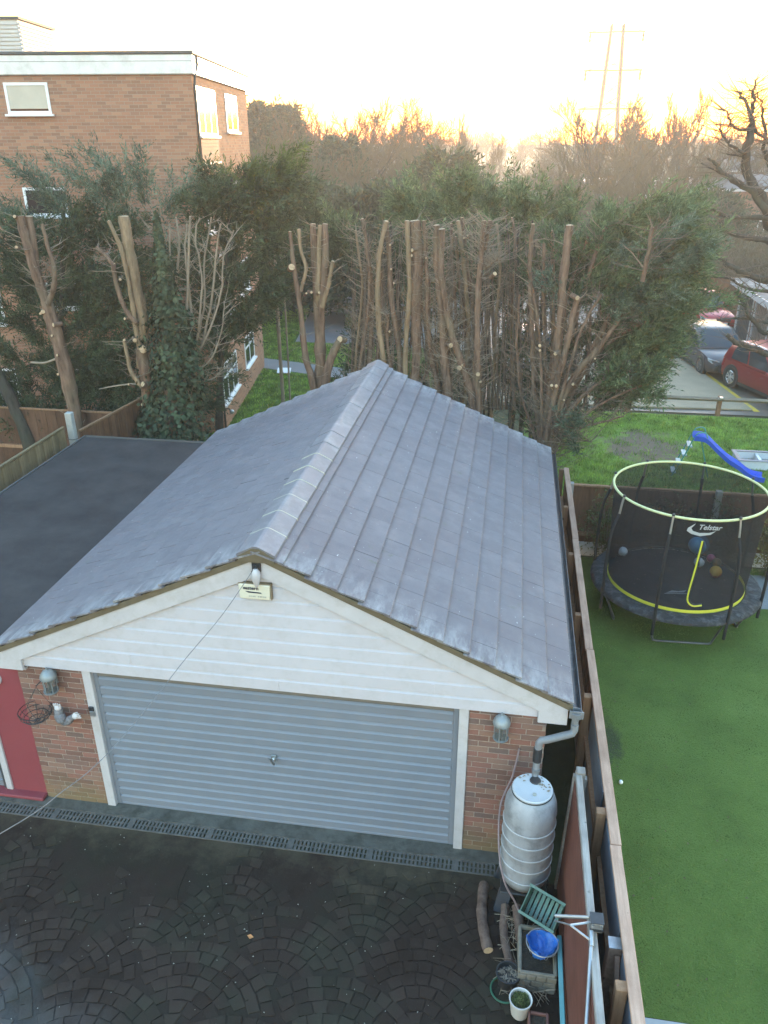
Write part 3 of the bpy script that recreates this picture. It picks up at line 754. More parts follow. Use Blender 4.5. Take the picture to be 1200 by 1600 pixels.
# alarm box under the apex, small float beside it, both lamps
al_ = thing('alarm_box', 'cream burglar alarm box with dark lettering fixed high in the white gable', 'alarm box', (2.2, -.055, 3.4))
mb = MB(); mb.poly([(2.035, -.055, 3.30), (2.36, -.055, 3.30), (2.37, -.055, 3.475), (2.03, -.055, 3.475)], (0, -.055, 0)); bx_ = mb.build('housing', m['cream_box'], al_, bevel=.012, seg=2)
mb = MB(); mb.box(2.026, -.10, 3.477, 2.376, -.055, 3.487); mb.box(2.372, -.10, 3.30, 2.381, -.055, 3.477); mb.build('back_edge', m['brown_box_edge'], al_)  # brown strips along the top and right side of the box
text_mesh('lettering', 'eastern', .056, m['navy_print'], al_, (2.08, -.114, 3.418), (1, 0, 0), (0, 0, 1), .001, 0, .0012)
mb = MB(); mb.poly([(2.10, -.1125, 3.398), (2.27, -.1125, 3.390), (2.28, -.1125, 3.376), (2.135, -.1125, 3.380)], (0, -.001, 0)); mb.build('swoosh', m['navy_print'], al_)
mb = MB()
x = 2.14
for w in (.012, .010, .014, .012, .0, .012, .016, .010, .013, .012):
    if w: mb.box(x, -.1132, 3.332, x+w, -.1122, 3.346)
    x += .019
mb.build('small_print', m['grey_print'], al_)
fl = thing('cable_anchor', 'white teardrop cable insulator hanging under the roof apex', 'insulator', (2.25, -.12, 3.6))
mb = MB(); mb.lathe((2.245, -.15, 3.46), [(.0, 0), (.02, .03), (.042, .10), (.05, .16), (.045, .19), (.03, .215), (.02, .23)], 14); mb.build('insulator', m['white_paint'], fl, smooth=50)
mb = MB(); mb.box(2.20, -.125, 3.64, 2.29, -.10, 3.76); mb.torus((2.24, -.15, 3.71), .022, .006, 14, 6, (0, 1, 0)); mb.tube([(2.24, -.15, 3.69), (2.21, -.17, 3.66)], .008, 6); mb.build('bracket', m['black_plastic'], fl)
mb = MB(); cp = [(2.215, -.17, 3.665), (2.0, -.55, 3.36), (1.78, -1.0, 3.14), (1.64, -1.5, 3.0), (1.55, -2.0, 2.955), (1.53, -2.4, 3.03), (1.55, -2.8, 3.2), (1.63, -3.6, 3.62), (1.9, -6.5, 5.4)]
def smooth_path(p, n=6):
    p = [np.asarray(q, float) for q in p]; out = []
    for i in range(len(p)-1):
        a, b, c, d = p[max(i-1, 0)], p[i], p[i+1], p[min(i+2, len(p)-1)]
        for k in range(n):
            t = k/n; out.append(.5*((2*b)+(c-a)*t+(2*a-5*b+4*c-d)*t*t+(3*b-a-3*c+d)*t**3))
    return out+[p[-1]]
mb.tube(smooth_path(cp), .0036, 6); o = mb.build('overhead_cable', simple('cable_sheath', (.15, .15, .15), .6, .1)); tag(o, 'thin grey cable sagging from the gable apex towards the lower left', 'cable')

def lantern(x, y, z, label):
    t = thing('wall_lantern', label, 'lantern', (x, y, z), 'lanterns on the garage piers')
    mb = MB(); mb.box(x-.035, y+.10, z-.10, x+.035, y+.118, z+.08); mb.tube([(x, y+.11, z+.06), (x, y+.06, z+.10), (x, y, z+.10)], .01, 8); mb.build('bracket', m['lamp_metal'], t)
    mb = MB(); mb.lathe((x, y, z), [(.092, .05), (.095, .065), (.085, .10), (.06, .135), (.03, .155), (.012, .165), (.012, .19), (0, .195)], 18); mb.build('lamp_shade', m['lamp_metal'], t, smooth=50)
    mb = MB(); mb.lathe((x, y, z), [(.066, -.13), (.072, .049)], 12, cap=False); mb.build('glass', m['lamp_glass'], t, smooth=20)
    mb = MB()
    for k in range(6):
        a = 2*math.pi*k/6+.3; mb.beam((x+.073*math.cos(a), y+.073*math.sin(a), z-.13), (x+.079*math.cos(a), y+.079*math.sin(a), z+.05), .012, .006)
    mb.build('cage_bars', m['lamp_metal'], t)
    mb = MB(); mb.lathe((x, y, z), [(0, -.185), (.03, -.18), (.055, -.16), (.082, -.145), (.086, -.13), (.07, -.128)], 18); mb.build('base_cup', m['lamp_metal'], t, smooth=50)
    mb = MB(); mb.lathe((x, y, z), [(.018, -.128), (.02, -.05), (.03, 0), (.024, .03), (0, .04)], 10); mb.build('bulb', m['bulb'], t, smooth=60)
lantern(-.365, -.115, 1.965, 'pale metal wall lantern on the left brick pier above the wire basket bracket')
lantern(4.81, -.115, 1.965, 'pale metal wall lantern on the right brick pier above the white barrel')

# hanging basket and furry ornament on the left pier
hb = thing('hanging_basket', 'empty dark wire half basket hung on the left brick pier', 'basket', (-.62, -.15, 1.5))
mb = MB(); c = np.array([-.60, -.16, 1.55])
for k in range(5):
    rr = .19*math.cos(k*.36); zz = -.19*math.sin(k*.36)
    mb.torus(c+np.array([0, 0, zz*.75]), max(rr, .03), .0045, 26, 5)
for k in range(12):
    a = 2*math.pi*k/12; mb.tube([c+np.array([.19*math.cos(b)*math.cos(a), .19*math.cos(b)*math.sin(a), -.14*math.sin(b)]) for b in np.linspace(0, 1.5, 6)], .0035, 5)
mb.build('wire_basket', m['iron'], hb)
mb = MB()
for a in (.6, 2.6, 4.4): mb.tube([c+np.array([.19*math.cos(a), .19*math.sin(a), 0]), (-.55, -.12, 1.86)], .003, 5)
mb.build('chain', m['iron'], hb)
mb = MB(); mb.tube([(-.50, -.0, 1.88), (-.52, -.06, 1.90), (-.55, -.12, 1.87)], .007, 6); mb.tube([(-.50, -.005, 1.90), (-.49, -.005, 1.70)], .006, 6); mb.build('hook', m['iron'], hb)
orn = thing('ornament', 'grey furry ornament with two raised legs and pale paws on the left brick pier', 'ornament', (-.33, -.08, 1.45))
mb = MB()
mb.tube(smooth_path([(-.29, -.09, 1.36), (-.31, -.12, 1.42), (-.33, -.12, 1.50), (-.325, -.11, 1.575)]), [.05]*6+[.062]*6+[.05]*7, 10)
mb.tube(smooth_path([(-.29, -.09, 1.36), (-.24, -.11, 1.39), (-.19, -.12, 1.45), (-.125, -.13, 1.50)]), [.045]*6+[.045]*6+[.036]*7, 10)
mb.ball((-.30, -.09, 1.36), .055, 14, 8, (1.2, .8, .9)); mb.build('body', m['fur'], orn, smooth=60)
for (cx, cy, cz, dx, dz) in ((-.325, -.12, 1.59, 0, 1), (-.11, -.135, 1.51, .9, .45)):
    mb = MB(); d = unit((dx, -.2, dz)); sd = unit(np.cross(d, (0, 1, 0)))
    mb.ball((cx, cy, cz), .04, 12, 8)
    for k in (-1.5, -.5, .5, 1.5): mb.tube([np.array([cx, cy, cz])+sd*k*.02, np.array([cx, cy, cz])+sd*k*.026+d*(.075-.008*abs(k))], [.014, .009], 7)
    mb.build('paw', m['fur_pale'], orn, smooth=60)

# ------------------------------------------------------------ flat-roofed garage on the left
fg = thing('flat_roof_garage', 'flat garage with black felt roof and red painted front joined to the brick garage', 'garage', (-2.2, 0, 0))
FX0, FX1 = -3.56, -1.02
mb = MB(); mb.poly([(FX0, -.02, 2.26), (FX1+.1, -.02, 2.26), (FX1+.1, 6.85, 2.26), (FX0, 6.85, 2.26)], (0, 0, .045)); mb.build('felt_roof', m['felt'], fg, bevel=.012)
mb = MB(); mb.box(FX0+.012, 6.851, 2.20, FX1, 6.875, 2.33); mb.box(FX0-.025, -.02, 2.20, FX0-.001, 6.875, 2.325); mb.build('roof_edge', m['flat_cap'], fg)
mb = MB(); mb.box(-1.30, .012, .06, XL-.003, .2, 2.0); mb.box(-3.5, .012, 2.0, XL-.003, .2, 2.2); mb.box(-3.52, .2, 0, -3.4, 6.8, 2.25); mb.box(-3.4, 6.7, 0, XL-.3, 6.8, 2.25); mb.build('wall', m['red_paint'], fg)
mb = MB(); mb.box(-3.5, -.10, 0.013, XL-.006, .2, .062); mb.build('sill', m['red_paint'], fg, bevel=.01)
mb = MB(); mb.box(-1.385, -.012, .063, -1.302, .06, 2.0); mb.box(-3.5, -.012, 1.93, -1.386, .06, 1.998); mb.build('door_frame', m['white_paint'], fg, bevel=.004)
vs = []; fs = []; prof = []
for i in range(15):
    z0_ = .07+i*.124; prof += [(z0_, .03), (z0_+.085, .03), (z0_+.10, .012), (z0_+.115, .012)]
for x in (-3.5, -1.43):
    for (z, y) in prof: vs.append((x, y, z))
k_ = len(prof); fs = [(k, k_+k, k_+k+1, k+1) for k in range(k_-1)]
mb = MB(); mb.add(vs, fs); mb.build('garage_door', m['door'], fg)
mb = MB(); mb.box(-1.43, .008, .064, -1.386, .06, 1.93); mb.build('door_edge', m['steel_dark'], fg)
bl = thing('bulkhead_lamp', 'round white wall lamp on the red painted wall beside the garage pier', 'lamp', (-1.16, 0, 1.83))
mb = MB(); mb.lathe((-1.17, .010, 1.82), [(.085, 0), (.085, -.03), (.07, -.06), (.04, -.08), (0, -.085)], 20, (0, 1, 0)); mb.build('cover', m['white_upvc'], bl, smooth=50)
mb = MB(); mb.lathe((-1.17, .0115, 1.82), [(.095, 0), (.095, -.018)], 20, (0, 1, 0)); mb.build('base_ring', m['white_paint'], bl)

# ------------------------------------------------------------ the block of flats (built on its own axes, then turned)
FO = np.array([-3.3, 13.7, 0.0]); FA = math.radians(8.06)
fx = np.array([math.cos(FA), math.sin(FA), 0]); fy = np.array([-math.sin(FA), math.cos(FA), 0])
fl_ = thing('block_of_flats', 'brick block of flats with white fascia and white framed windows behind the trimmed trees', 'flats', (0, 0, 0))
FW, FD, FH = 16.0, 7.4, 9.06
mb = MB(); mb.box(-FW, 0, 0, 0, FD, FH); mb.build('wall', m['flats_brick'], fl_)
mb = MB(); mb.box(-FW-.1, -.075, FH-.02, .075, FD+.08, FH+.40); mb.build('fascia', m['fascia'], fl_, bevel=.02)
mb = MB(); mb.box(-FW-.1, -.10, FH+.405, .10, FD+.10, FH+.47); mb.build('roof_edge', m['flat_cap'], fl_, bevel=.01)
mb = MB(); mb.box(-FW-.1, -.078, FH+.255, .078, FD+.082, FH+.263); mb.build('fascia_joint', m['flat_cap'], fl_)
mb = MB(); mb.tube([(.082, .35, FH+.40), (.085, .38, FH+.2), (.06, .12, FH-.05), (.035, .08, FH-.3), (.035, .08, .1)], .03, 8); mb.build('downpipe', m['black_plastic'], fl_)
def flat_window(face, u0, u1, z0, z1, mull=(), trans=None, blind=False, pane_mat=None):
    """face 'L': wall y=0 looking to -y, u is x.  face 'R': wall x=0 looking to +x, u is y."""
    def P(u, d, z): return (u, -d, z) if face == 'L' else (d, u, z)
    def bx(mb, u0, u1, d0, d1, z0, z1):
        a, b = P(u0, d0, z0), P(u1, d1, z1); mb.box(*[min(a[i], b[i]) for i in range(3)], *[max(a[i], b[i]) for i in range(3)])
    f = .065; mb = MB()
    bx(mb, u0, u0+f, -.02, .025, z0, z1); bx(mb, u1-f, u1, -.02, .025, z0, z1); bx(mb, u0+f, u1-f, -.02, .025, z1-f, z1); bx(mb, u0+f, u1-f, -.02, .025, z0, z0+f)
    for q in mull: bx(mb, q-f/2, q+f/2, -.02, .02, z0+f, z1-f)
    if trans is not None:
        qs = [u0+f]+[q for q in mull]+[u1-f]
        for a, b in zip(qs[:-1], qs[1:]): bx(mb, a+f/2, b-f/2, -.02, .016, trans-f/2, trans+f/2)
    w = mb.build('window', m['white_upvc'], fl_)
    mb = MB(); bx(mb, u0-.06, u1+.06, .026, .09, z0-.05, z0-.001); bx(mb, u0-.05, u1+.05, .001, .025, z0-.05, z0-.001); mb.build('sill', m['white_upvc'], w)
    us = [u0+f]+[q for q in mull]+[u1-f]
    for a, b in zip(us[:-1], us[1:]):
        mb = MB(); bx(mb, a, b, .003, .009, z0+f, z1-f); mb.build('pane', pane_mat or m['glass'], w)
    if blind:
        mb = MB(); bx(mb, u0+f, u1-f, .0095, .011, z0+f+.05, z1-f); mb.build('blind', m['blind'], w)
for k, z0 in enumerate((8.21, 5.87, 3.53, 1.20)):
    flat_window('L', -4.56, -3.49, z0, z0+.68, blind=(k == 0))
    flat_window('L', -6.75, -5.68, z0-.42, z0+.68, mull=(-6.2,), trans=z0+.3)
    flat_window('L', -9.6, -8.5, z0, z0+.68)
    zb = 7.72-2.33*k
    flat_window('R', .30, 2.45, zb, zb+1.1, mull=(1.02, 1.74), trans=zb+.72)
    flat_window('R', 3.85, 5.55, zb+.12, zb+1.1, mull=(4.7,), trans=zb+.74)
    if k < 3:
        mb = MB()
        for j in range(6): mb.box(.002, .30, zb-.62+j*.09, .026+.004*(j % 2), 2.45, zb-.62+j*.09+.085)
        pn = mb.build('tile_hung_panel', m['tile_hung'], fl_); mb = MB(); mb.box(.002, .25, zb-.68, .05, 2.5, zb-.625); mb.build('sill', m['white_paint'], pn)
# stepped-back wing
mb = MB(); mb.box(-FW, FD+.002, 0, -.12, FD+.75, FH-.1); mb.box(-FW, FD+.75, 0, -2.2, FD+8, FH-.1); mb.build('wall', m['flats_brick'], fl_)
mb = MB(); mb.box(-FW-.05, FD+.1, FH-.1, -.02, FD+.85, FH+.30); mb.build('fascia', m['fascia'], fl_, bevel=.02)
fl_.rotation_euler = (0, 0, FA); fl_.location = tuple(FO)
# lift house seen above the flats' roof
lh = thing('roof_plant_room', 'pale ribbed plant room standing on the flat roof of the flats', 'plant room', (0, 0, 0))
mb = MB(); mb.box(-8.5, 1.9, FH+.471, -4.75, 4.2, FH+1.36); mb.build('wall', m['clad_metal'], lh)
mb = MB()
for k in range(9): mb.box(-8.48, 1.872, FH+.52+k*.09, -4.77, 1.898, FH+.572+k*.09)
for k in range(9): mb.box(-4.748, 1.95, FH+.52+k*.09, -4.722, 4.15, FH+.572+k*.09)
mb.build('rib', m['clad_metal'], lh)
mb = MB(); mb.box(-8.56, 1.85, FH+1.361, -4.69, 4.25, FH+1.42); mb.build('roof_edge', m['flat_cap'], lh)
lh.rotation_euler = (0, 0, FA); lh.location = tuple(FO)
sg = thing('ground_sign', 'small white notice lying flat on the grass beside the flats', 'sign', (-3.35, 20.2, 0))
mb = MB(); mb.obox((-3.35, 20.2, .10), fx*.24, fy*.16+np.array([0, 0, .05]), np.array([0, -.004, .012])); mb.build('board', m['white_upvc'], sg)
mb = MB(); mb.box(-3.5, 20.18, 0, -3.46, 20.22, .09); mb.box(-3.24, 20.18, 0, -3.2, 20.22, .09); mb.build('stake', m['wood_grey'], sg)
cw = thing('security_lamp', 'small dark lamp on a bracket low on the corner of the flats', 'lamp', (0, 0, 0))
mb = MB(); mb.tube([(.002, .25, .62), (.12, .22, .66), (.2, .2, .6)], .02, 6); mb.build('arm', m['black_plastic'], cw)
mb = MB(); mb.ball((.22, .2, .57), .07, 12, 8); mb.build('lamp_head', m['galv'], cw, smooth=60)
cw.rotation_euler = (0, 0, FA); cw.location = tuple(FO)

# ------------------------------------------------------------ fences
def board_fence(name, label, p, q, h, n_post, mat_b, mat_r, board=.13, post_side=1, cap=True, group=None, gravel=None, post_mat=None, post_w=.09, rail_z=(.35, 1.0), z0=0.0, cap_w=.09, posts=True, post_top=0.0):
    p, q = np.asarray((*p, 0.)), np.asarray((*q, 0.)); d = unit(q-p); L = np.linalg.norm(q-p); nrm = np.array([-d[1], d[0], 0])*post_side
    t = thing(name, label, 'fence', p, group); o0 = _origin(t); gz = z0+(gravel or 0)
    nb_ = int(L/board)
    me = None
    for i in range(nb_):
        c = p+d*(board*(i+.5)*L/(nb_*board)); lean = RNG.uniform(-.006, .006)
        if me is None:
            mb = MB(); mb.obox((0, 0, 0), d*board*.53, nrm*.009+d*.0, np.array([0, 0, (h-gz-.01)/2])); me = bpy.data.meshes.new('fence_board'); me.from_pydata(mb.v, [], mb.f); me.materials.append(mat_b)
        c = c+nrm*(.010*(i % 2)-.012)
        o = link_mesh('fence_board', me, t, (c[0]-o0[0], c[1]-o0[1], gz+(h-gz-.01)/2+lean*.8))
        o.rotation_euler = (0, 0, math.atan2(nrm[1], nrm[0])*0+RNG.uniform(-.02, .02))
    for z in rail_z:
        mb = MB(); mb.beam(p+nrm*.042+np.array([0, 0, z]), q+nrm*.042+np.array([0, 0, z]), .06, .08); mb.build('rail', mat_r, t)
    if gravel:
        mb = MB(); mb.beam(p+np.array([0, 0, z0+gravel/2]), q+np.array([0, 0, z0+gravel/2]), .05, gravel-.004); mb.build('gravel_board', m['grey_post'], t)
    if posts:
        for i in range(n_post):
            c = p+d*L*i/(n_post-1)+nrm*.085; mb = MB(); mb.beam(c, c+np.array([0, 0, h+post_top]), post_w, post_w, up=tuple(d)); mb.build('fence_post', post_mat or mat_r, t, bevel=.006)
    if cap:
        k = max(1, int(round(L/3.0)))
        for i in range(k):
            a, b = p+d*(L*i/k+.004), p+d*(L*(i+1)/k-.004); s = RNG.uniform(-.008, .008)
            mb = MB(); mb.beam(a+np.array([s, 0, h+.022]), b+np.array([s*.3, 0, h+.022]), cap_w, .04); mb.build('capping_rail', m['wood_new'] if cap_w > .085 else mat_r, t, bevel=.005)
    return t
board_fence('boundary_fence', 'long timber fence with a pale new top rail between the garage and the artificial lawn', (5.90, -4.4), (5.90, 8.15), 1.66, 8, m['wood_brown'], m['wood_post'], post_side=1, rail_z=(.4, 1.05), cap_w=.098)
# blue-grey boards showing behind the near bays
nf = bpy.data.objects['boundary_fence']
for (y0, y1) in ((-4.3, -2.25), (-2.05, -.65), (-.45, .9)):
    mb = MB(); mb.box(5.872, y0, .1, 5.885, y1, 1.55); mb.build('infill_board', m['board_blue'], nf)
mb = MB(); mb.beam((5.80, -2.15, .05), (5.83, -2.15, 1.52), .11, .10, (0, 1, 0)); mb.build('fence_post', m['wood_new'], nf, bevel=.006)
mb = MB(); mb.box(5.775, -2.2, 1.523, 5.885, -2.09, 1.53); mb.build('post_cap', m['galv'], nf)
mb = MB(); mb.beam((5.845, -2.2, 1.45), (5.845, -3.3, .15), .07, .04, (1, 0, 0)); mb.build('brace', m['wood_new'], nf, bevel=.004)
# second, older frame with a red-brown sheet leaning in front of it
pn = thing('sheet_panel', 'red brown sheet in a weathered grey timber frame beside the plant trough', 'panel', (5.55, -1.6, 0))
mb = MB(); mb.poly([(5.545, -.42, .05), (5.545, -4.2, .05), (5.585, -4.2, 1.62), (5.585, -.42, 1.62)], (.014, 0, 0)); mb.build('sheet', m['wood_red'], pn)
mb = MB(); mb.beam((5.625, -.33, 1.66), (5.625, -4.3, 1.66), .065, .07); mb.build('top_rail', m['wood_grey'], pn, bevel=.006)
mb = MB(); mb.beam((5.56, -.37, .0), (5.61, -.37, 1.66), .075, .065, (0, 1, 0)); mb.build('side_rail', m['wood_grey'], pn, bevel=.006)
mb = MB(); mb.box(5.60, -.40, 1.60, 5.69, -.30, 1.72); mb.build('frame_post', m['wood_grey'], pn, bevel=.006)
mb = MB(); mb.beam((5.69, -.33, 0), (5.69, -.33, 1.6), .06, .06, (0, 1, 0)); mb.beam((5.68, -3.2, 0), (5.68, -3.2, 1.6), .06, .06, (0, 1, 0)); mb.build('back_post', m['wood_grey'], pn)
# back fence of the garden with concrete posts
bf = board_fence('garden_fence', 'brown boarded fence with grey posts behind the trampoline', (5.98, 7.72), (14.2, 7.72), 1.50, 4, m['wood_brown'], m['wood_post'], post_side=-1, gravel=.30, post_mat=m['grey_post'], post_w=.11, rail_z=(.5,), cap_w=.07, post_top=.10)
for o in bf.children:
    if o.name.startswith('gravel_board'): o.data.materials[0] = simple('pale_gravel_board', (.52, .53, .53), .8, .06, 4)
# fences of the neighbouring garden at the far left
board_fence('side_fence', 'mossy boarded fence running beside the felt roof at the left', (-4.05, 3.2), (-4.05, 6.95), 2.42, 3, m['wood_moss'], m['wood_moss'], post_side=1, rail_z=(.8, 1.6), cap_w=.06, posts=False)
pst = thing('concrete_fence_post', 'tall pale concrete post with a wire tied round it at the left fence', 'post', (-3.95, 7.05, 0))
mb = MB(); mb.box(-4.02, 7.0, 0, -3.88, 7.13, 2.72); mb.build('post', m['grey_post'], pst, bevel=.012)
mb = MB(); mb.torus((-3.95, 7.065, 2.18), .105, .006, 16, 5); mb.build('wire', m['black_plastic'], pst)
board_fence('rear_fence', 'red brown boarded fence with a pale rail behind the concrete post', (-3.9, 7.25), (-3.55, 10.3), 2.25, 2, m['wood_brown'], m['wood_post'], post_side=1, rail_z=(.8,), cap_w=.06, posts=False)
board_fence('orange_fence', 'low orange brown fence under the dark tree at the far left edge', (-9.5, 9.9), (-4.6, 9.9), 1.75, 3, mat_wood('orange_fence_board', (.085, .045, .028), (.13, .068, .04), stretch=(1, 1, .1)), m['wood_post'], post_side=-1, rail_z=(.8,), cap_w=.06, posts=False)
# rail along the car park
rf = thing('post_and_rail_fence', 'low single rail on stout timber posts between the grass and the car park', 'fence', (10.9, 17.3, 0))
for x0, x1 in ((5.6, 8.3), (8.3, 11.0), (11.0, 13.7), (13.7, 16.6), (16.6, 20)):
    mb = MB(); mb.beam((x0+.006, 17.27, .56), (x1-.006, 17.27, .56+RNG.uniform(-.01, .01)), .10, .10, (0, 1, 1)); mb.build('rail', m['rail_wood'], rf, bevel=.012)
for x in (5.7, 8.35, 10.98, 13.7, 16.6):
    mb = MB(); mb.box(x-.065, 17.34, -.02, x+.065, 17.46, .62); mb.build('post', m['wood_post'], rf, bevel=.01)
    mb = MB(); mb.box(x-.04, 17.21, .585, x+.04, 17.34, .622); mb.build('metal_strap', m['chrome'], rf)
# small fence and shed beyond the grass of the flats
board_fence('far_fence', 'reddish fence at the far end of the wet tarmac between the trees', (-6.2, 38.5), (2.5, 38.2), 1.8, 4, m['wood_brown'], m['wood_post'], rail_z=(.9,), cap_w=.07, board=.3)

# ------------------------------------------------------------ trampoline
tc = np.array([7.74, 5.82, 0.0]); HZ, HT = .64, 2.36; RO, RM, RI, RT = 1.42, 1.36, 1.13, 1.22
tr = thing('trampoline', 'round black trampoline with safety net, pale yellow top ring and yellow mat edge', 'trampoline', tc)
mb = MB(); mb.lathe(tc, [(0, HZ-.012), (RI+.02, HZ-.012), (RI+.02, HZ-.005), (0, HZ-.005)], 48); mb.build('jumping_mat', m['tramp_mat'], tr)
mb = MB(); vs = []
NP = 72; mb2 = []
prof = [(RI+.015, HZ+.005), (RI+.03, HZ+.028), (RI+.14, HZ+.036), (RO-.05, HZ+.022), (RO, HZ-.015), (RO+.005, HZ-.05), (RO-.02, HZ-.05), (RO-.05, HZ-.01), (RI+.03, HZ+.0)]
mb.lathe(tc, prof, 72, cap=False); mb.build('safety_pad', m['tramp_pad'], tr, smooth=50)
mb = MB(); mb.torus((*tc[:2], HZ-.05), RM, .02, 56, 8); mb.build('frame_ring', m['steel_dark'], tr, smooth=60)
mb = MB(); aa = np.linspace(math.radians(-195), math.radians(12), 60)
mb.add([tc+np.array([r*math.cos(q), r*math.sin(q), z]) for q in aa for (r, z) in ((RI, HZ+.003), (RI+.006, HZ+.003), (RI+.006, HZ+.07), (RI, HZ+.07))], [(i*4+k, i*4+(k+1) % 4, (i+1)*4+(k+1) % 4, (i+1)*4+k) for i in range(59) for k in range(4)])
mb.build('mat_edge_band', m['yellow_band'], tr)
mb = MB(); mb.torus((*tc[:2], HT), RT, .021, 72, 10); mb.build('top_ring', m['cream_ring'], tr, smooth=60)
mb = MB(); prof = [(RI+.002, HZ+.062)]+[(RI+(RT-RI-.01)*(k/8)**.8, HZ+.062+(HT-HZ-.08)*k/8) for k in range(1, 9)]
mb.lathe(tc, prof, 72, cap=False); mb.build('safety_net', m['net'], tr, smooth=70)
def leg_u(a0, a1):
    A = lambda a, r: tc+np.array([r*math.cos(a), r*math.sin(a), 0])
    p0, p1 = A(a0, RM-.0), A(a1, RM); f0, f1 = A(a0-.03, RM-.22), A(a1+.03, RM-.22)
    z = np.array([0, 0, 1.0]); e = unit(f1-f0)
    pts = [p0+z*(HZ-.06), f0+z*.09, f0+z*.035+e*.02, f0+z*.022+e*.08, f1+z*.022-e*.08, f1+z*.035-e*.02, f1+z*.09, p1+z*(HZ-.06)]
    mb = MB(); mb.tube(pts, .019, 8); return mb
leg_angs = (math.radians(-88), math.radians(-178), math.radians(2), math.radians(92))
for a in leg_angs: leg_u(a-.41, a+.41).build('leg', m['steel_dark'], tr, smooth=50)
for k in range(8):
    base = leg_angs[k//2]; a = base+(.41 if k % 2 else -.41)
    A = lambda r, z, aa=a: tc+np.array([r*math.cos(aa), r*math.sin(aa), z])
    mb = MB(); pts = [A(RM+.045, .30), A(RM+.05, HZ), A(RM+.055, HZ+.5), A(RM+.03, HZ+1.1), A(RT+.065, HT-.28)]
    mb.tube(smooth_path(pts, 4), .026, 9); p_ = mb.build('pole', m['foam'], tr, smooth=50)
    mb = MB(); mb.tube([A(RT+.065, HT-.28), A(RT+.045, HT-.12), A(RT+.02, HT+.02)], .018, 8); mb.build('pole_tip', m['chrome'], p_, smooth=50)
    mb = MB(); mb.ball(A(RT+.018, HT+.03), .026, 10, 6); mb.build('pole_cap', m['black_plastic'], p_, smooth=60)
# yellow door opening and the printed name on the net
def netp(a, z, off=.006):
    k = max(0, min(1, (z-HZ-.06)/(HT-HZ-.08))); r = RI+(RT-RI-.01)*k**.8+off
    return tc+np.array([r*math.cos(a), r*math.sin(a), z])
ad = math.radians(-89)
mb = MB(); mb.tube(smooth_path([netp(ad, 2.0), netp(ad-.02, 1.5), netp(ad-.045, 1.05), netp(ad-.03, .88), netp(ad+.05, .80), netp(ad+.17, .815)], 5), .014, 7); mb.build('door_zip', m['yellow_band'], tr, smooth=60)
mb = MB(); mb.tube(smooth_path([netp(ad+.02, 2.0, .003), netp(ad+.0, 1.5, .003), netp(ad-.025, 1.05, .003), netp(ad-.01, .9, .003), netp(ad+.06, .83, .003), netp(ad+.17, .845, .003)], 5), .012, 7); mb.build('door_trim', m['black_plastic'], tr, smooth=60)
a = math.radians(-87.0); n_ = np.array([math.cos(a), math.sin(a), 0]); tx = np.array([-math.sin(a), math.cos(a), 0]); up = unit(np.array([0, 0, 1.0])+n_*.05)
o_ = netp(a, 2.21, .022)
text_mesh('net_lettering', 'Telstar', .12, m['white_print'], tr, o_-tx*.15, tx, up, .001, .25, .002)
mb = MB(); q = [(-.30, .02), (-.20, .10), (-.21, .075), (-.25, .02), (-.22, -.03), (-.12, -.06), (.02, -.055), (.12, -.02), (.05, -.085), (-.10, -.115), (-.24, -.08), (-.31, -.03)]
mb.poly([o_+tx*x+up*y for x, y in q], n_*.002); mb.build('net_swoosh', m['white_print'], tr)
mb = MB(); ctr = tc+np.array([-.05, -.45, HZ-.0035])
for q in ([(-.16, -.04), (.14, .02), (.20, .10), (.05, .04), (-.05, .055)], [(-.2, -.08), (.2, -.03), (.22, -.01), (-.18, -.055)]):
    mb.poly([ctr+np.array([x, y, 0]) for x, y in q], (0, 0, .001))
mb.build('mat_emblem', m['white_print'], tr)
# patches of dead leaf on the mat
mb = MB()
for _ in range(40):
    aa, rr = RNG.uniform(0, 6.28), RI*math.sqrt(RNG.random())*.97; s = RNG.uniform(.008, .02); c = tc+np.array([rr*math.cos(aa), rr*math.sin(aa), HZ-.003])
    mb.add([c+(s, 0, 0), c+(0, s*.7, .006), c+(-s, 0, .002), c+(0, -s*.8, .004)], [(0, 1, 2, 3)])
tag(mb.build('dead_leaves', m['twig_pale'], tr, fix=False), kind='stuff')
def mat_ball(name, cols, sc=7):
    t = NT(name); tc_ = t.new('ShaderNodeTexCoord'); v = t.new('ShaderNodeTexVoronoi'); v.inputs['Scale'].default_value = sc; t.L(tc_.outputs['Object'], v.inputs['Vector'])
    s = t.new('ShaderNodeSeparateColor'); t.L(v.outputs['Color'], s.inputs[0])
    return t.done(t.ramp(s.outputs[0], [(i/len(cols), c) for i, c in enumerate(cols)], 'CONSTANT'), .4)
def ball(x, y, r, mat, label, name='ball'):
    mb = MB(); mb.ball((0, 0, 0), r, 28, 18); o = mb.build(name, mat, None, smooth=90); o.location = (x, y, HZ-.004+r)
    tag(o, label, 'ball', 'balls lying on the trampoline')
def onmat(px, py): return at(px, py, Z=HZ+.08)
P = onmat(973, 862); ball(P[0], P[1], .088, mat_ball('white_football', [(.75, .76, .77), (.75, .76, .77), (.7, .71, .72), (.12, .16, .2)], 9), 'small white ball alone on the left of the trampoline mat')
P = onmat(1092, 862); ball(P[0], P[1]+.10, .185, mat_ball('blue_ball', [(.04, .24, .42), (.05, .28, .48), (.08, .32, .42)], 5), 'large blue ball behind the yellow zip of the trampoline')
P = onmat(1092, 878); ball(P[0], P[1]-.02, .09, mat_ball('black_white_ball', [(.75, .75, .75), (.02, .02, .02), (.7, .7, .7)], 12), 'black and white ball in front of the large blue ball')
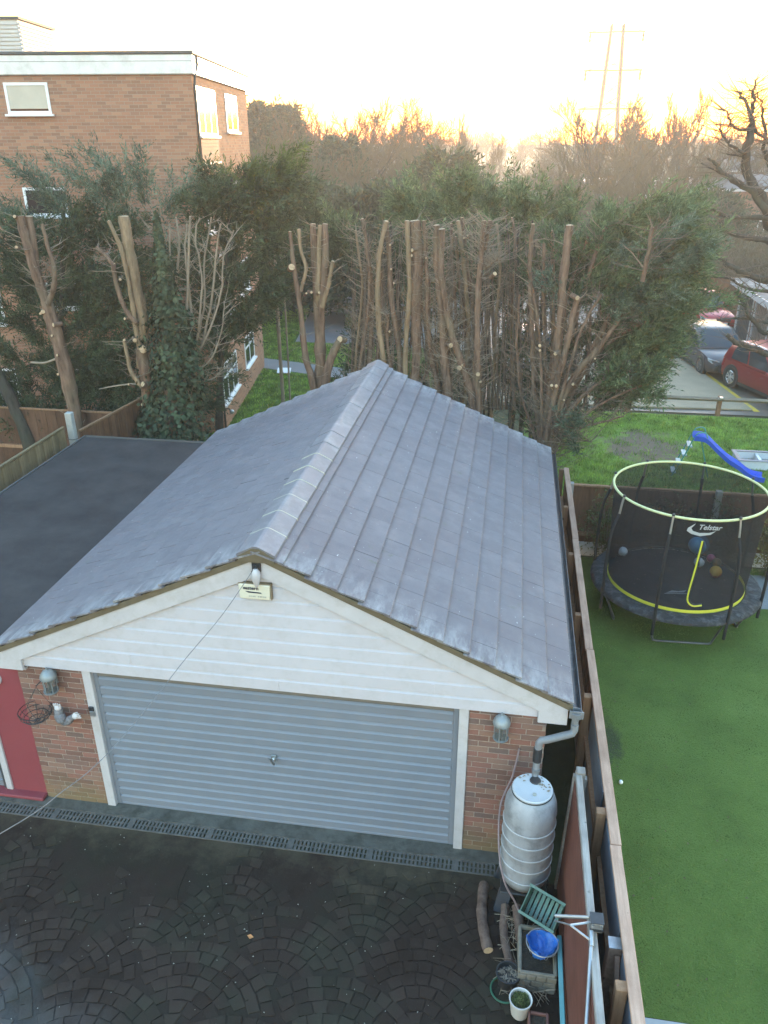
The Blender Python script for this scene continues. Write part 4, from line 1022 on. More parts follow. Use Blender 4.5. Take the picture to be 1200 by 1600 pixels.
P = onmat(1111, 872); ball(P[0], P[1], .078, mat_ball('pink_ball', [(.55, .10, .19), (.42, .06, .13), (.65, .3, .3)], 14), 'small pink ball right of the large blue ball')
P = onmat(1120, 880); ball(P[0], P[1]+.02, .085, mat_ball('brown_ball', [(.16, .10, .04), (.22, .12, .03), (.08, .1, .04)], 12), 'dark brown ball behind the orange ball')
P = onmat(1118, 895); ball(P[0], P[1], .105, mat_ball('orange_ball', [(.70, .36, .03), (.75, .42, .04), (.5, .05, .02)], 9), 'orange and yellow ball nearest the front of the trampoline')

# ------------------------------------------------------------ slide and open tub on the grass
sl = thing('slide', 'blue wavy garden slide with a green tube ladder standing on the grass', 'slide', (9.9, 12.3, 0))
p0, p1 = np.array([9.30, 12.35, 1.0]), np.array([10.95, 12.2, .10])
cl_ = smooth_path([(9.20, 12.36, 1.02), (9.48, 12.33, .99), (9.78, 12.31, .74), (10.05, 12.28, .52), (10.35, 12.26, .34), (10.65, 12.23, .14), (10.95, 12.2, .09)], 5)
d = unit((1.65, -.15, 0)); sd = np.array([-d[1], d[0], 0])
vs = []; sec = [(-.21, .09), (-.20, .10), (-.17, .0), (.17, .0), (.20, .10), (.21, .09), (.19, -.03), (-.19, -.03)]
for c in cl_:
    for (s, z) in sec: vs.append(c+sd*s+np.array([0, 0, z]))
k_ = len(sec); fs = [(i*k_+j, i*k_+(j+1) % k_, (i+1)*k_+(j+1) % k_, (i+1)*k_+j) for i in range(len(cl_)-1) for j in range(k_)]
mb = MB(); mb.add(vs, fs); mb.build('chute', simple('blue_slide_plastic', (.015, .085, .52), .28, .08), sl, smooth=35)
green_t = simple('green_tube', (.05, .24, .20), .35, .1); lb = simple('pale_blue_step', (.30, .45, .52), .4, .1)
for s in (-.2, .2):
    mb = MB(); mb.tube(smooth_path([np.array([8.82, 12.42, 0.0])+sd*s, np.array([9.06, 12.39, .62])+sd*s, np.array([9.20, 12.37, 1.06])+sd*s, np.array([9.30, 12.36, 1.20])+sd*s, np.array([9.46, 12.35, 1.19])+sd*s, np.array([9.52, 12.34, 1.0])+sd*s], 4), .017, 7); mb.build('ladder_rail', green_t, sl, smooth=60)
for k in range(4):
    f = (k+.5)/4.3; c = np.array([8.82, 12.42, 0])*(1-f)+np.array([9.22, 12.37, 1.02])*f
    mb = MB(); mb.obox(c, d*.055, sd*.19, (0, 0, .02)); mb.build('step', lb, sl, bevel=.01)
mb = MB(); mb.tube([np.array([9.4, 12.34, .95]), np.array([9.7, 12.32, 0.0])], .017, 7); mb.build('support_leg', green_t, sl)
st = thing('sandpit_tub', 'low white open box standing on the grass right of the blue slide', 'sandpit', (11.1, 13.3, 0))
cx, cy = 11.15, 13.35; wht = simple('white_play_plastic', (.62, .63, .64), .4, .06); dk = simple('grey_play_liner', (.20, .20, .22), .5, .1)
mb = MB(); mb.box(cx-.58, cy-.36, 0, cx+.58, cy-.33, .24); mb.box(cx-.58, cy+.33, 0, cx+.58, cy+.36, .24); mb.box(cx-.58, cy-.33, 0, cx-.55, cy+.33, .24); mb.box(cx+.55, cy-.33, 0, cx+.58, cy+.33, .24); mb.build('side', wht, st, bevel=.01)
mb = MB(); mb.box(cx-.55, cy-.33, .02, cx+.55, cy+.33, .05); mb.build('liner', dk, st)
mb = MB(); mb.torus((0, 0, 0), .1, .02, 4, 4); 
mb = MB(); mb.box(cx-.62, cy-.40, .241, cx+.62, cy-.30, .262); mb.box(cx-.62, cy+.30, .241, cx+.62, cy+.40, .262); mb.box(cx-.62, cy-.30, .241, cx-.52, cy+.30, .262); mb.box(cx+.52, cy-.30, .241, cx+.62, cy+.30, .262); mb.build('rim', dk, st, bevel=.008)
mb = MB(); mb.box(cx-.05, cy-.33, .05, cx+.02, cy+.33, .2); mb.build('divider', wht, st)

# ------------------------------------------------------------ barrel and the clutter beside it
bc = np.array([5.16, -.55, 0])
bs = thing('barrel_stand', 'dark square plastic stand under the white barrel', 'stand', (bc[0], bc[1], 0))
for sx in (-1, 1):
    for sy in (-1, 1): mb = MB(); mb.beam((bc[0]+sx*.24, bc[1]+sy*.22, 0), (bc[0]+sx*.19, bc[1]+sy*.17, .27), .13, .05, (0, 1, 0)); mb.build('leg', m['stand'], bs)
mb = MB(); mb.box(bc[0]-.25, bc[1]-.23, .272, bc[0]+.25, bc[1]+.23, .30); mb.build('top', m['black_plastic'], bs, bevel=.01)
ba = thing('water_barrel', 'tall dirty white ribbed plastic water barrel standing against the right brick pier', 'barrel', bc+(0, 0, .3))
z0 = .302; H = 1.30; prof = [(0, z0), (.17, z0), (.225, z0+.03), (.255, z0+.10)]
for k in range(5):
    za = z0+.16+k*.17; prof += [(.266+.006*math.sin(k*.8), za-.03), (.270, za+.05), (.262, za+.10)]
prof += [(.272, z0+1.02), (.262, z0+1.12), (.235, z0+1.20), (.205, z0+1.255), (.192, z0+1.265)]
mb = MB(); mb.lathe(bc, prof, 36, cap=False); mb.build('body', m['tank'], ba, smooth=60)
mb = MB(); mb.lathe(bc, [(.192, z0+1.262), (.205, z0+1.268), (.208, z0+1.285), (.198, z0+1.296), (.185, z0+1.288), (.0, z0+1.287)], 36, cap=False); lid = mb.build('lid', m['tank_rib'], ba, smooth=40)
mb = MB(); mb.torus((bc[0], bc[1], z0+1.262), .207, .007, 40, 6); mb.build('lid_band', m['iron'], lid)
for k in range(5):
    za = z0+.19+k*.17; mb = MB(); mb.torus((bc[0], bc[1], za), .2705, .0075, 40, 6); mb.build('rib', m['tank_rib'], ba, smooth=60)
mb = MB(); mb.lathe((bc[0]+.02, bc[1]-.09, z0+1.287), [(.02, 0), (.02, .012), (0, .013)], 12); mb.build('bung', m['grey_print'], lid)
mb = MB(); mb.lathe((bc[0]+.03, bc[1]+.11, z0+1.287), [(.06, 0), (.055, .012), (.045, .014)], 14); mb.build('pipe_inlet', m['black_plastic'], lid)
mb = MB()
for _ in range(30):
    aa, rr = RNG.uniform(-.3, 2.6), RNG.uniform(.09, .185); s = RNG.uniform(.008, .022); c = np.array([bc[0]+rr*math.cos(aa), bc[1]+rr*math.sin(aa), z0+1.291+RNG.uniform(0, .006)])
    mb.add([c+(s, 0, 0), c+(0, s*.7, .006), c+(-s, 0, .002), c+(0, -s*.8, .004)], [(0, 1, 2, 3)])
tag(mb.build('dead_leaves', m['twig_pale'], ba, fix=False), kind='stuff')
hp = MB(); hp.tube(smooth_path([(5.02, -.02, 1.62), (4.97, -.10, 1.30), (4.86, -.30, 1.05), (4.87, -.62, .75), (4.95, -.80, .48), (5.08, -.85, .25), (5.18, -.95, .06), (5.24, -1.1, .05), (5.20, -1.25, .12)], 6), .011, 7)
tag(hp.build('hosepipe', m['hose_pink'], None, smooth=60), 'thin grey pink hosepipe trailing from the brick pier down the barrel', 'hosepipe')
def log(p, r, label, mat=None):
    t = thing('log', label, 'log', p[0], 'logs lying by the barrel')
    pts = smooth_path(p, 5); rs = [r*(1+.07*math.sin(i*1.7+p[0][0]*9)) for i in range(len(pts))]
    mb = MB(); mb.tube(pts, rs, 12); lg = mb.build('bark', mat or m['bark_log'], t, smooth=50)
    e = unit(pts[0]-pts[1]); mb = MB(); mb.lathe(pts[0]+e*.001, [(r*.9, 0), (0, .004)], 12, e); mb.build('cut_end', m['cut_wood'], t)
    e = unit(pts[-1]-pts[-2]); mb = MB(); mb.lathe(pts[-1]+e*.001, [(r*.9, 0), (0, .004)], 12, e); mb.build('cut_end', m['cut_wood'], t)
log([(4.74, -.50, .055), (4.73, -.85, .06), (4.77, -1.12, .06), (4.82, -1.30, .055)], .056, 'thick reddish brown log lying by the end of the drain')
log([(4.98, -.78, .10), (4.97, -1.05, .07), (5.02, -1.32, .05), (5.10, -1.55, .05)], .045, 'curved brown log in the middle between two others')
log([(5.10, -.80, .13), (5.13, -1.02, .12), (5.17, -1.25, .10)], .052, 'short greenish grey log nearest the green crate')
# dry twigs heaped round the logs
mb = MB()
for _ in range(170):
    c = np.array([RNG.uniform(4.95, 5.42), RNG.uniform(-1.75, -.75), RNG.uniform(.02, .16)]); a = RNG.uniform(0, 6.28); l = RNG.uniform(.06, .24)
    e = np.array([math.cos(a)*l, math.sin(a)*l, RNG.uniform(-.02, .12)]); mb.tube([c-e/2, c+(0, 0, RNG.uniform(0, .03)), c+e/2], [.004, .0035, .0015], 3, False)
tag(mb.build('twigs', m['twig_pale'], None, fix=False), 'dry prunings heaped between logs and trough', 'twigs', kind='stuff')
# trough of stone-effect sides
tg = thing('stone_trough', 'rectangular stone effect planting trough with a blue bag lined basket on it', 'trough', (5.3, -1.45, 0))
tx0, tx1, ty0, ty1, th = 5.13, 5.47, -1.62, -1.12, .27
mb = MB()
for (a, b) in (((tx0, ty0), (tx1, ty0)), ((tx1, ty0), (tx1, ty1)), ((tx1, ty1), (tx0, ty1)), ((tx0, ty1), (tx0, ty0))):
    mb.beam((*a, th/2), (*b, th/2), .035, th)
mb.build('body', m['stone_trough'], tg, bevel=.008)
for row in range(3):
    x = tx0-.02+(.05 if row % 2 else 0)
    while x < tx1-.01:
        w = RNG.uniform(.07, .12); x1_ = min(x+w, tx1+.02); mb = MB(); mb.box(max(x, tx0-.02)+.004, ty0-.030, .025+row*.08, x1_-.004, ty0-.017, .095+row*.08); mb.build('stone', m['stone_trough'], tg, bevel=.006); x += w
mb = MB(); mb.box(tx0+.02, ty0+.02, .03, tx1-.02, ty1-.02, th-.04); mb.build('soil', m['soil'], tg)
bk = thing('wire_basket', 'round wire hanging basket lined with a crumpled blue plastic bag on the trough', 'basket', (5.33, -1.40, .3))
bc2 = np.array([5.335, -1.40, .42]); mb = MB(); mb.torus(bc2, .155, .006, 36, 6)
for k in range(10):
    a = 2*math.pi*k/10; mb.tube([bc2+np.array([.155*math.cos(b)*math.cos(a), .155*math.cos(b)*math.sin(a), -.15*math.sin(b)]) for b in np.linspace(0, 1.45, 6)], .0035, 5)
mb.build('wire_frame', m['galv'], bk)
vs = []; n_a, n_r = 30, 9
for i in range(n_r):
    b = i/(n_r-1)
    for k in range(n_a):
        a = 2*math.pi*k/n_a; r = .145*math.cos(b*1.35)*(1+.10*math.sin(a*3+b*4)+.07*math.sin(a*7+b*9)); z = -.13*math.sin(b*1.35)+.014*math.sin(a*5+b*7)+.012*math.sin(a*9)*(1-b)
        vs.append(bc2+np.array([r*math.cos(a), r*math.sin(a), z+.004]))
fs = [(i*n_a+k, i*n_a+(k+1) % n_a, (i+1)*n_a+(k+1) % n_a, (i+1)*n_a+k) for i in range(n_r-1) for k in range(n_a)]+[tuple((n_r-1)*n_a+k for k in range(n_a))]
mb = MB(); mb.add(vs, fs); bg_ = mb.build('bag_lining', m['blue_bag'], bk, smooth=80); sm = bg_.modifiers.new('thickness', 'SOLIDIFY'); sm.thickness = .003
# green slatted crate tipped on its side
cr = thing('green_crate', 'pale green plastic crate with slatted bottom tipped against the panel', 'crate', (5.3, -.95, 0))
cc = np.array([5.36, -1.02, .42]); ux = unit((.80, -.45, .0)); uz = unit((-.25, -.55, .80)); uy = np.cross(uz, ux)
mb = MB()
for k in range(7): mb.obox(cc-uz*.0+ux*(-.15+k*.05), ux*.017, uy*.125, uz*.006)
mb.build('slat', m['green_plastic'], cr)
mb = MB()
for s in (-1, 1): mb.obox(cc+uy*s*.135+uz*.06, ux*.19, uy*.006, uz*.07); mb.obox(cc+ux*s*.185+uz*.06, ux*.006, uy*.129, uz*.07)
mb.build('side', m['green_plastic'], cr, bevel=.004)
mb = MB()
for s in (-1, 1): mb.obox(cc+uy*s*.14+uz*.135, ux*.20, uy*.014, uz*.006)
mb.build('rim', m['green_plastic'], cr)
# pots
pt = thing('white_plant_pot', 'round white pot with a small green plant at the bottom edge', 'plant pot', (5.14, -1.87, 0))
mb = MB(); mb.lathe((5.14, -1.87, 0), [(0, 0), (.072, 0), (.082, .02), (.105, .20), (.112, .215), (.110, .225), (.098, .222), (.094, .18), (0, .178)], 28, cap=False); mb.build('pot', m['white_pot'], pt, smooth=50)
mb = MB(); mb.lathe((5.14, -1.87, 0), [(.093, .180), (0, .186)], 20, cap=False); mb.build('soil', m['soil'], pt)
vs = []; fs = []
for _ in range(380):
    a, r = RNG.uniform(0, 6.28), .085*math.sqrt(RNG.random()); c = np.array([5.14+r*math.cos(a), -1.87+r*math.sin(a), .19+RNG.uniform(0, .05)*(1-r/.1)+.005]); s = RNG.uniform(.008, .018); b = RNG.uniform(0, 6.28)
    e1 = np.array([math.cos(b), math.sin(b), RNG.uniform(-.4, .6)])*s; e2 = np.array([-math.sin(b), math.cos(b), RNG.uniform(-.3, .3)])*s*.6; n0 = len(vs); vs += [c-e2, c+e1, c+e2]; fs.append((n0, n0+1, n0+2))
np_mesh('plant', np.array(vs), np.array(fs), m['shrub'], pt)
pb = thing('black_plant_pot', 'round black pot of dead leaves with a green hose loop round its foot', 'plant pot', (5.02, -1.62, 0))
mb = MB(); mb.lathe((5.02, -1.60, 0), [(0, 0), (.085, 0), (.112, .17), (.122, .175), (.122, .19), (.108, .19), (.100, .14), (0, .135)], 26, cap=False); mb.build('pot', m['black_plastic'], pb, smooth=50)
mb = MB()
for _ in range(60):
    a, r = RNG.uniform(0, 6.28), .09*math.sqrt(RNG.random()); c = np.array([5.02+r*math.cos(a), -1.60+r*math.sin(a), .145+RNG.uniform(0, .02)]); s = RNG.uniform(.01, .03); b = RNG.uniform(0, 6.28)
    e = np.array([math.cos(b), math.sin(b), RNG.uniform(-.3, .5)])*s; g = np.array([-math.sin(b), math.cos(b), .2])*s*.4; mb.add([c-e, c+g, c+e, c-g], [(0, 1, 2, 3)])
tag(mb.build('dead_leaves', m['twig_pale'], pb, fix=False), kind='stuff')
mb = MB(); mb.torus((4.995, -1.66, .012), .135, .010, 36, 7); tag(mb.build('hose_loop', m['hose_green'], None, smooth=60), 'single loop of green hose round the foot of the black pot', 'hose')
ty = thing('seed_tray', 'long brown red tray with dark filling at the bottom edge beside the turquoise batten', 'tray', (5.30, -2.2, 0))
mb = MB(); mb.box(5.215, -2.55, 0, 5.235, -1.93, .16); mb.box(5.385, -2.55, 0, 5.405, -1.93, .16); mb.box(5.235, -1.95, 0, 5.385, -1.93, .16); mb.box(5.235, -2.55, 0, 5.385, -2.53, .16); mb.box(5.235, -2.53, .0, 5.385, -1.95, .02); mb.build('body', m['terracotta'], ty, bevel=.006)
mb = MB(); mb.box(5.236, -2.529, .02, 5.384, -1.951, .13); mb.build('soil', m['soil'], ty)
tb = MB(); tb.beam((5.52, -1.22, .30), (5.50, -2.7, .42), .05, .045, (1, 0, .3)); tag(tb.build('batten', m['turquoise'], None, bevel=.003), 'turquoise painted batten leaning along the red brown panel', 'batten')
# folding steel bracket clamped on the fence frame with a long pole
br = thing('clothes_line_bracket', 'galvanised folding bracket with two arms clamped on the weathered rail', 'bracket', (5.62, -2.3, 1.7))
hc = np.array([5.645, -2.18, 1.775])
mb = MB(); mb.obox(hc, (.052, 0, 0), (0, .05, 0), (0, 0, .055)); mb.build('clamp', m['galv'], br, bevel=.012, seg=2)
mb = MB(); mb.obox(hc+(0, 0, .058), (.055, 0, 0), (0, .054, 0), (0, 0, .004)); mb.obox(hc+(0, -.052, -.02), (.055, 0, 0), (0, .004, 0), (0, 0, .012)); mb.build('clamp_plate', m['iron'], br)
for sx in (-.033, .033):
    mb = MB(); mb.lathe(hc+(sx, -.050, .035), [(.011, 0), (.011, .014), (0, .015)], 8, (0, -1, 0)); mb.build('bolt', m['chrome'], br)
arm_end = at(868, 1431, Z=1.62)
mb = MB(); mb.tube([hc+(-.05, .03, .02), arm_end], .015, 8); mb.build('arm', m['galv'], br, smooth=50)
mid = hc+(-.21, -.05, .0); mb = MB(); mb.tube([hc+(-.05, .0, -.0), mid], .010, 7); mb.tube([mid, hc+(-.045, -.13, -.05)], .010, 7); mb.tube([mid, arm_end+(0.0, .0, -.06)], .007, 6); mb.build('strut', m['galv'], br, smooth=50)
mb = MB(); mb.tube([hc+(-.04, -.04, -.03), hc+(-.045, -.18, -.05)], .02, 8); mb.tube([hc+(-.045, -.15, -.05), (5.52, -3.1, 1.45)], .017, 8); mb.build('pole', m['galv'], br, smooth=50)
# a fallen leaf and crumbs on the drive
lf = MB(); lf.add([(2.30, -1.49, .012), (2.335, -1.475, .02), (2.375, -1.50, .013), (2.34, -1.53, .018)], [(0, 1, 2), (0, 2, 3)]); tag(lf.build('fallen_leaf', simple('orange_leaf', (.55, .24, .09), .8, .1), None, fix=False), 'single orange fallen leaf on the dark setts', 'leaf')
mb = MB()
for _ in range(150):
    c = np.array([RNG.uniform(-1.2, 4.8), RNG.uniform(-2.9, -.4), .012]); s = RNG.uniform(.003, .011); a = RNG.uniform(0, 6.28)
    mb.add([c+(s*math.cos(a), s*math.sin(a), 0), c+(-s*math.sin(a)*.6, s*math.cos(a)*.6, s*.7), c+(-s*math.cos(a), -s*math.sin(a), 0), c+(s*math.sin(a)*.6, -s*math.cos(a)*.6, s*.4)], [(0, 1, 2, 3)])
tag(mb.build('litter', simple('pale_crumbs', (.34, .32, .28), .8, .3), None, fix=False), 'pale crumbs and leaf bits scattered on the drive', 'litter', kind='stuff')
mb = MB(); mb.tube(smooth_path([(1.35, -.75, .014), (1.38, -1.15, .014), (1.55, -1.32, .014), (1.8, -1.3, .014), (1.85, -1.16, .014)], 6), .006, 5); tag(mb.build('old_cord', m['sett_joint'], None), 'faint curl of thin dark cord lying on the drive', 'cord')
# stray white ball on the lawn
mb = MB(); mb.ball((6.43, 1.36, .035), .028, 12, 8); tag(mb.build('small_ball', m['white_upvc'], None, smooth=80), 'tiny white ball on the artificial lawn near the fence', 'ball')
mb = MB()
for _ in range(110):
    c = np.array([6.05+abs(RNG.gauss(0, 1.1)), RNG.uniform(-1.5, 7.2), .022]); s = RNG.uniform(.006, .022); a = RNG.uniform(0, 6.28)
    mb.add([c+(s*math.cos(a), s*math.sin(a), 0), c+(-s*math.sin(a)*.6, s*math.cos(a)*.6, s*.5), c+(-s*math.cos(a), -s*math.sin(a), 0), c+(s*math.sin(a)*.6, -s*math.cos(a)*.6, s*.3)], [(0, 1, 2, 3)])
tag(mb.build('leaf_litter', simple('brown_leaf_bits', (.12, .085, .05), .9, .4), None, fix=False), 'brown leaf bits along the fence on the artificial lawn', kind='stuff')

# ------------------------------------------------------------ vegetation builders
def frond_tris(P, A, L, K=12, leaf=.34, width=.12, droop=.25, spread=.62, rng=NR):
    """feathery sprays: P points, A axis directions, L lengths -> triangles"""
    n = len(P); A = A/np.linalg.norm(A, axis=1, keepdims=True)
    ref = rng.normal(size=(n, 3)); S = np.cross(A, ref); S /= np.linalg.norm(S, axis=1, keepdims=True)+1e-9
    out = []
    for k in range(K):
        t = (k+.5)/K; sg = 1 if k % 2 else -1
        b = P+A*(L*t)[:, None]; b[:, 2] -= droop*L*t*t
        ll = L*leaf*(1-.55*t)*rng.uniform(.7, 1.25, n)
        d = A*(.75+.2*t)+S*(sg*spread*(1-.4*t))+rng.normal(scale=.22, size=(n, 3)); d[:, 2] -= droop*.6*t
        d /= np.linalg.norm(d, axis=1, keepdims=True)
        w = np.cross(d, rng.normal(size=(n, 3))); w /= np.linalg.norm(w, axis=1, keepdims=True)+1e-9
        hw = (ll*width)[:, None]*w
        tip = b+d*ll[:, None]; mid = b+d*(ll*.45)[:, None]
        out.append(np.stack([b, mid+hw, tip], 1)); out.append(np.stack([b, tip, mid-hw], 1))
    return np.concatenate(out).reshape(-1, 3)
def foliage(name, mat, parent, groups, K=10, kind=None):
    """groups: (center, radii, n, axis_from, length, droop): each is a clump of sprays"""
    parts = []
    for (c, r, n, frm, L, droop) in groups:
        c = np.asarray(c, float); r = np.asarray(r, float)
        ncl = max(3, n//46)
        u = NR.normal(size=(ncl, 3)); u /= np.linalg.norm(u, axis=1, keepdims=True); u *= NR.uniform(.25, 1.0, ncl)[:, None]**.5
        cc = c+u*r
        idx = NR.integers(0, ncl, n)
        frm_ = np.asarray(frm, float) if frm is not None else c-np.array([0, 0, r[2]])
        ax = cc-frm_; ax /= np.linalg.norm(ax, axis=1, keepdims=True)+1e-9
        cl_len = NR.uniform(.5, 1.25, ncl)*L*2.0
        tt = NR.uniform(-.5, .5, n)
        P = cc[idx]+ax[idx]*(tt*cl_len[idx])[:, None]+NR.normal(scale=L*.15, size=(n, 3))*np.array([1, 1, .55])
        A = ax[idx]*.9+NR.normal(scale=.36, size=(n, 3)); A[:, 2] -= .10
        parts.append(frond_tris(P, A, L*NR.uniform(.6, 1.25, n), K, droop=droop))
    v = np.concatenate(parts)
    o = np_mesh(name, v, np.arange(len(v)).reshape(-1, 3), mat, parent)
    if kind: o['kind'] = kind
    return o
def pm(P):                 # pixels of the photograph per metre at a point
    return FPX/depth_of(P)
def clump(px, py, Y, rx, ry, rd, n, L=.45, frm=None, droop=.25):
    c = at(px, py, Y=Y); k = pm(c); f = at(frm[0], frm[1], Y=frm[2] if len(frm) > 2 else Y) if frm else None
    return (c, (rx/k, rd, ry/k), n, f, L, droop)
def stem_pts(path, Y, ground=True, dy=0.0):
    pts = []
    for i, q in enumerate(path): pts.append(at(q[0], q[1], Y=(q[2] if len(q) > 2 else Y)))
    if ground:
        b = pts[0].copy(); b[2] = 0; b[1] += dy; pts = [b]+pts
    return pts
def add_stem(parent, path, Y, w0, w1, mat, ground=True, cut=True, n=9, name='stem', dy=0.0, wob=.008):
    pts = smooth_path(stem_pts(path, Y, ground, dy), 4); k = pm(pts[-1]); m_ = len(pts)
    rs = []
    for i in range(m_):
        t = i/(m_-1); rs.append((w0+(w1-w0)*t)/2/k*.80*(1+RNG.uniform(-.09, .09)))
    for i in range(1, m_-1): pts[i] = pts[i]+np.array([RNG.uniform(-wob, wob), RNG.uniform(-wob, wob), 0])
    mb = MB(); mb.tube(pts, rs, n, jit=.10 if w0 > 9 else 0); o = mb.build(name, mat, parent, smooth=60)
    if cut:
        e = unit(pts[-1]-pts[-2]); mb = MB(); mb.lathe(pts[-1], [(rs[-1]*.93, .001), (0, .012)], 10, unit(e+np.array([0, -.15, .3]))); mb.build('cut_end', m['cut_wood'], parent)
    return pts, rs
def cut_face(parent, px, py, Y, dpx, out=.12, dirn=(0, -1, .1)):
    """short sawn-off branch stub with a pale face"""
    c = at(px, py, Y=Y); r = dpx/2/pm(c)*.85; d = unit(np.asarray(dirn)+np.array([RNG.uniform(-.7, .7), 0, RNG.uniform(-.3, .6)])); mb = MB(); mb.tube([c+d*(-.22), c-d*(.02)], r*1.05, 9); mb.build('stub', m['bark'], parent, smooth=50)
    mb = MB(); mb.lathe(c-d*.018, [(r*.97, .0), (r*.9, .006), (0, .012)], 12, d); mb.build('cut_end', m['cut_wood'], parent)
def twigs_on(parent, stems, n, lmin, lmax, mat, name='dead_twigs', up=.25, r=.007, t0=.15, t1=.98):
    vs = []; fs = []
    mb = MB()
    for _ in range(n):
        pts, rs = stems[RNG.randrange(len(stems))]; f = RNG.uniform(t0, t1)*(len(pts)-1); i = int(f); p = pts[i]+(pts[min(i+1, len(pts)-1)]-pts[i])*(f-i)
        a = RNG.uniform(0, 6.28); e = np.array([math.cos(a), math.sin(a), RNG.uniform(-.1, .9)*up*2]); l = RNG.uniform(lmin, lmax)*(1.2-.6*f/len(pts))
        e = unit(e); q1 = p+e*l*.5+np.array([RNG.uniform(-.05, .05), RNG.uniform(-.05, .05), RNG.uniform(-.02, .08)])*l*2; q2 = q1+unit(e+np.array([RNG.uniform(-.5, .5), RNG.uniform(-.5, .5), RNG.uniform(-.1, .6)]))*l*.5
        rr = r*RNG.uniform(.6, 1.6); mb.tube([p, q1, q2], [rr, rr*.7, rr*.3], 3, False)
        if RNG.random() < .6:
            e2 = unit(e+np.array([RNG.uniform(-.9, .9), RNG.uniform(-.9, .9), RNG.uniform(-.2, .7)])); mb.tube([q1, q1+e2*l*.35], [rr*.6, rr*.25], 3, False)
    o = mb.build(name, mat, parent, fix=False); o['kind'] = 'stuff'; return o

# ------------------------------------------------------------ the topped conifers behind the garage
# A: leaning forked trunk, far left
t = thing('topped_conifer', 'forked brown topped trunk leaning left behind the far corner of the felt roof', 'tree', (*at(125, 690, Y=9.6)[:2], 0), 'topped conifers behind the garage')
YA = 9.6; S = []
S.append(add_stem(t, [(124, 690), (112, 620), (98, 560), (82, 505), (72, 470)], YA, 30, 25, m['bark'], cut=False))
S.append(add_stem(t, [(74, 478), (60, 440), (48, 400), (38, 365), (31, 338)], YA, 20, 17, m['bark'], ground=False))
S.append(add_stem(t, [(74, 478), (64, 445), (55, 410), (50, 370), (45, 338)], YA+.12, 18, 15, m['bark'], ground=False))
S.append(add_stem(t, [(75, 475), (83, 450), (85, 420), (76, 390), (66, 350)], YA-.1, 12, 7, m['bark'], ground=False, cut=False))
for q in ((67, 487, 8), (82, 508, 8), (63, 490, 5), (88, 555, 5), (80, 524, 5), (90, 585, 5), (25, 386, 6), (22, 338, 6)): cut_face(t, q[0], q[1], YA-.18, q[2])
add_stem(t, [(88, 560), (70, 567), (48, 566)], YA, 5, 4, m['twig_pale'], ground=False, cut=True, n=6)
twigs_on(t, S, 90, .2, .9, m['twig_pale'])
# B: yellow torn stems
t = thing('topped_conifer', 'topped trunk with torn yellow bark and a large pale scar left of the ivy', 'tree', (*at(235, 690, Y=9.4)[:2], 0), 'topped conifers behind the garage')
YB = 9.4; S = []
S.append(add_stem(t, [(237, 690), (232, 630), (226, 575), (221, 545)], YB, 26, 22, m['bark'], cut=False))
S.append(add_stem(t, [(222, 575), (224, 510), (218, 470), (208, 420), (200, 380), (193, 338)], YB+.08, 22, 22, m['bark_yellow'], ground=False))
S.append(add_stem(t, [(219, 550), (212, 510), (206, 470), (198, 425), (188, 385), (170, 345)], YB-.05, 11, 8, m['bark_yellow'], ground=False))
S.append(add_stem(t, [(214, 505), (200, 490), (186, 460), (178, 425), (177, 412)], YB-.12, 10, 9, m['bark'], ground=False))
S.append(add_stem(t, [(178, 415), (165, 400), (151, 386)], YB-.12, 8, 7, m['bark'], ground=False))
S.append(add_stem(t, [(222, 605), (205, 580), (198, 550), (194, 532)], YB-.15, 9, 7, m['bark_yellow'], ground=False))
for q in ((223, 546, 15), (222, 600, 10), (211, 532, 8), (188, 437, 5), (194, 498, 5), (194, 531, 5), (222, 632, 6), (200, 600, 4)): cut_face(t, q[0], q[1], YB-.25, q[2])
add_stem(t, [(226, 602), (205, 600), (175, 604), (155, 608)], YB-.1, 4, 2, m['twig_pale'], ground=False, cut=False, n=5)
twigs_on(t, S, 70, .2, .8, m['twig_pale'])
# C: ivy column
t = thing('ivy_clad_trunk', 'topped trunk wrapped in dark glossy ivy at the back edge of the felt roof', 'tree', (*at(285, 690, Y=9.3)[:2], 0), 'topped conifers behind the garage')
YC = 9.3; S = [add_stem(t, [(268, 690), (266, 600), (262, 520), (258, 450), (250, 390), (245, 338)], YC, 32, 16, m['bark'])]
def ivy(parent, path, Y, n):
    pts = smooth_path([at(x, y, Y=Y) for x, y, w in path], 6); ws = np.interp(np.linspace(0, 1, len(pts)), np.linspace(0, 1, len(path)), [w for _, _, w in path])
    i = NR.integers(0, len(pts), n); P = np.array(pts)[i]; R_ = np.array([ws[j]/2/pm(pts[j]) for j in i])
    a = NR.uniform(0, 2*np.pi, n); rr = R_*NR.uniform(.5, 1.12, n)*(1+.28*np.sin(P[:, 2]*5.1+a*2)+.2*np.sin(P[:, 2]*11+a*3))
    c = P+np.stack([np.cos(a)*rr, np.sin(a)*rr*.75, NR.normal(scale=.12, size=n)], 1)
    nr = np.stack([np.cos(a), np.sin(a), NR.uniform(.1, .9, n)], 1)+NR.normal(scale=.3, size=(n, 3)); nr /= np.linalg.norm(nr, axis=1, keepdims=True)
    s = NR.uniform(.035, .075, n)[:, None]; e1 = np.cross(nr, NR.normal(size=(n, 3))); e1 /= np.linalg.norm(e1, axis=1, keepdims=True); e2 = np.cross(nr, e1)
    # five-point leaf: two triangles folded a little along the vein
    v = np.stack([c-e1*s, c+e2*s*.8-nr*s*.2, c+e1*s*1.2, c-e2*s*.8-nr*s*.2], 1).reshape(-1, 3)
    b = np.arange(n)*4; f = np.stack([b, b+1, b+2, b, b+2, b+3], 1).reshape(-1, 3)
    return np_mesh('ivy', v, f, m['ivy'], parent)
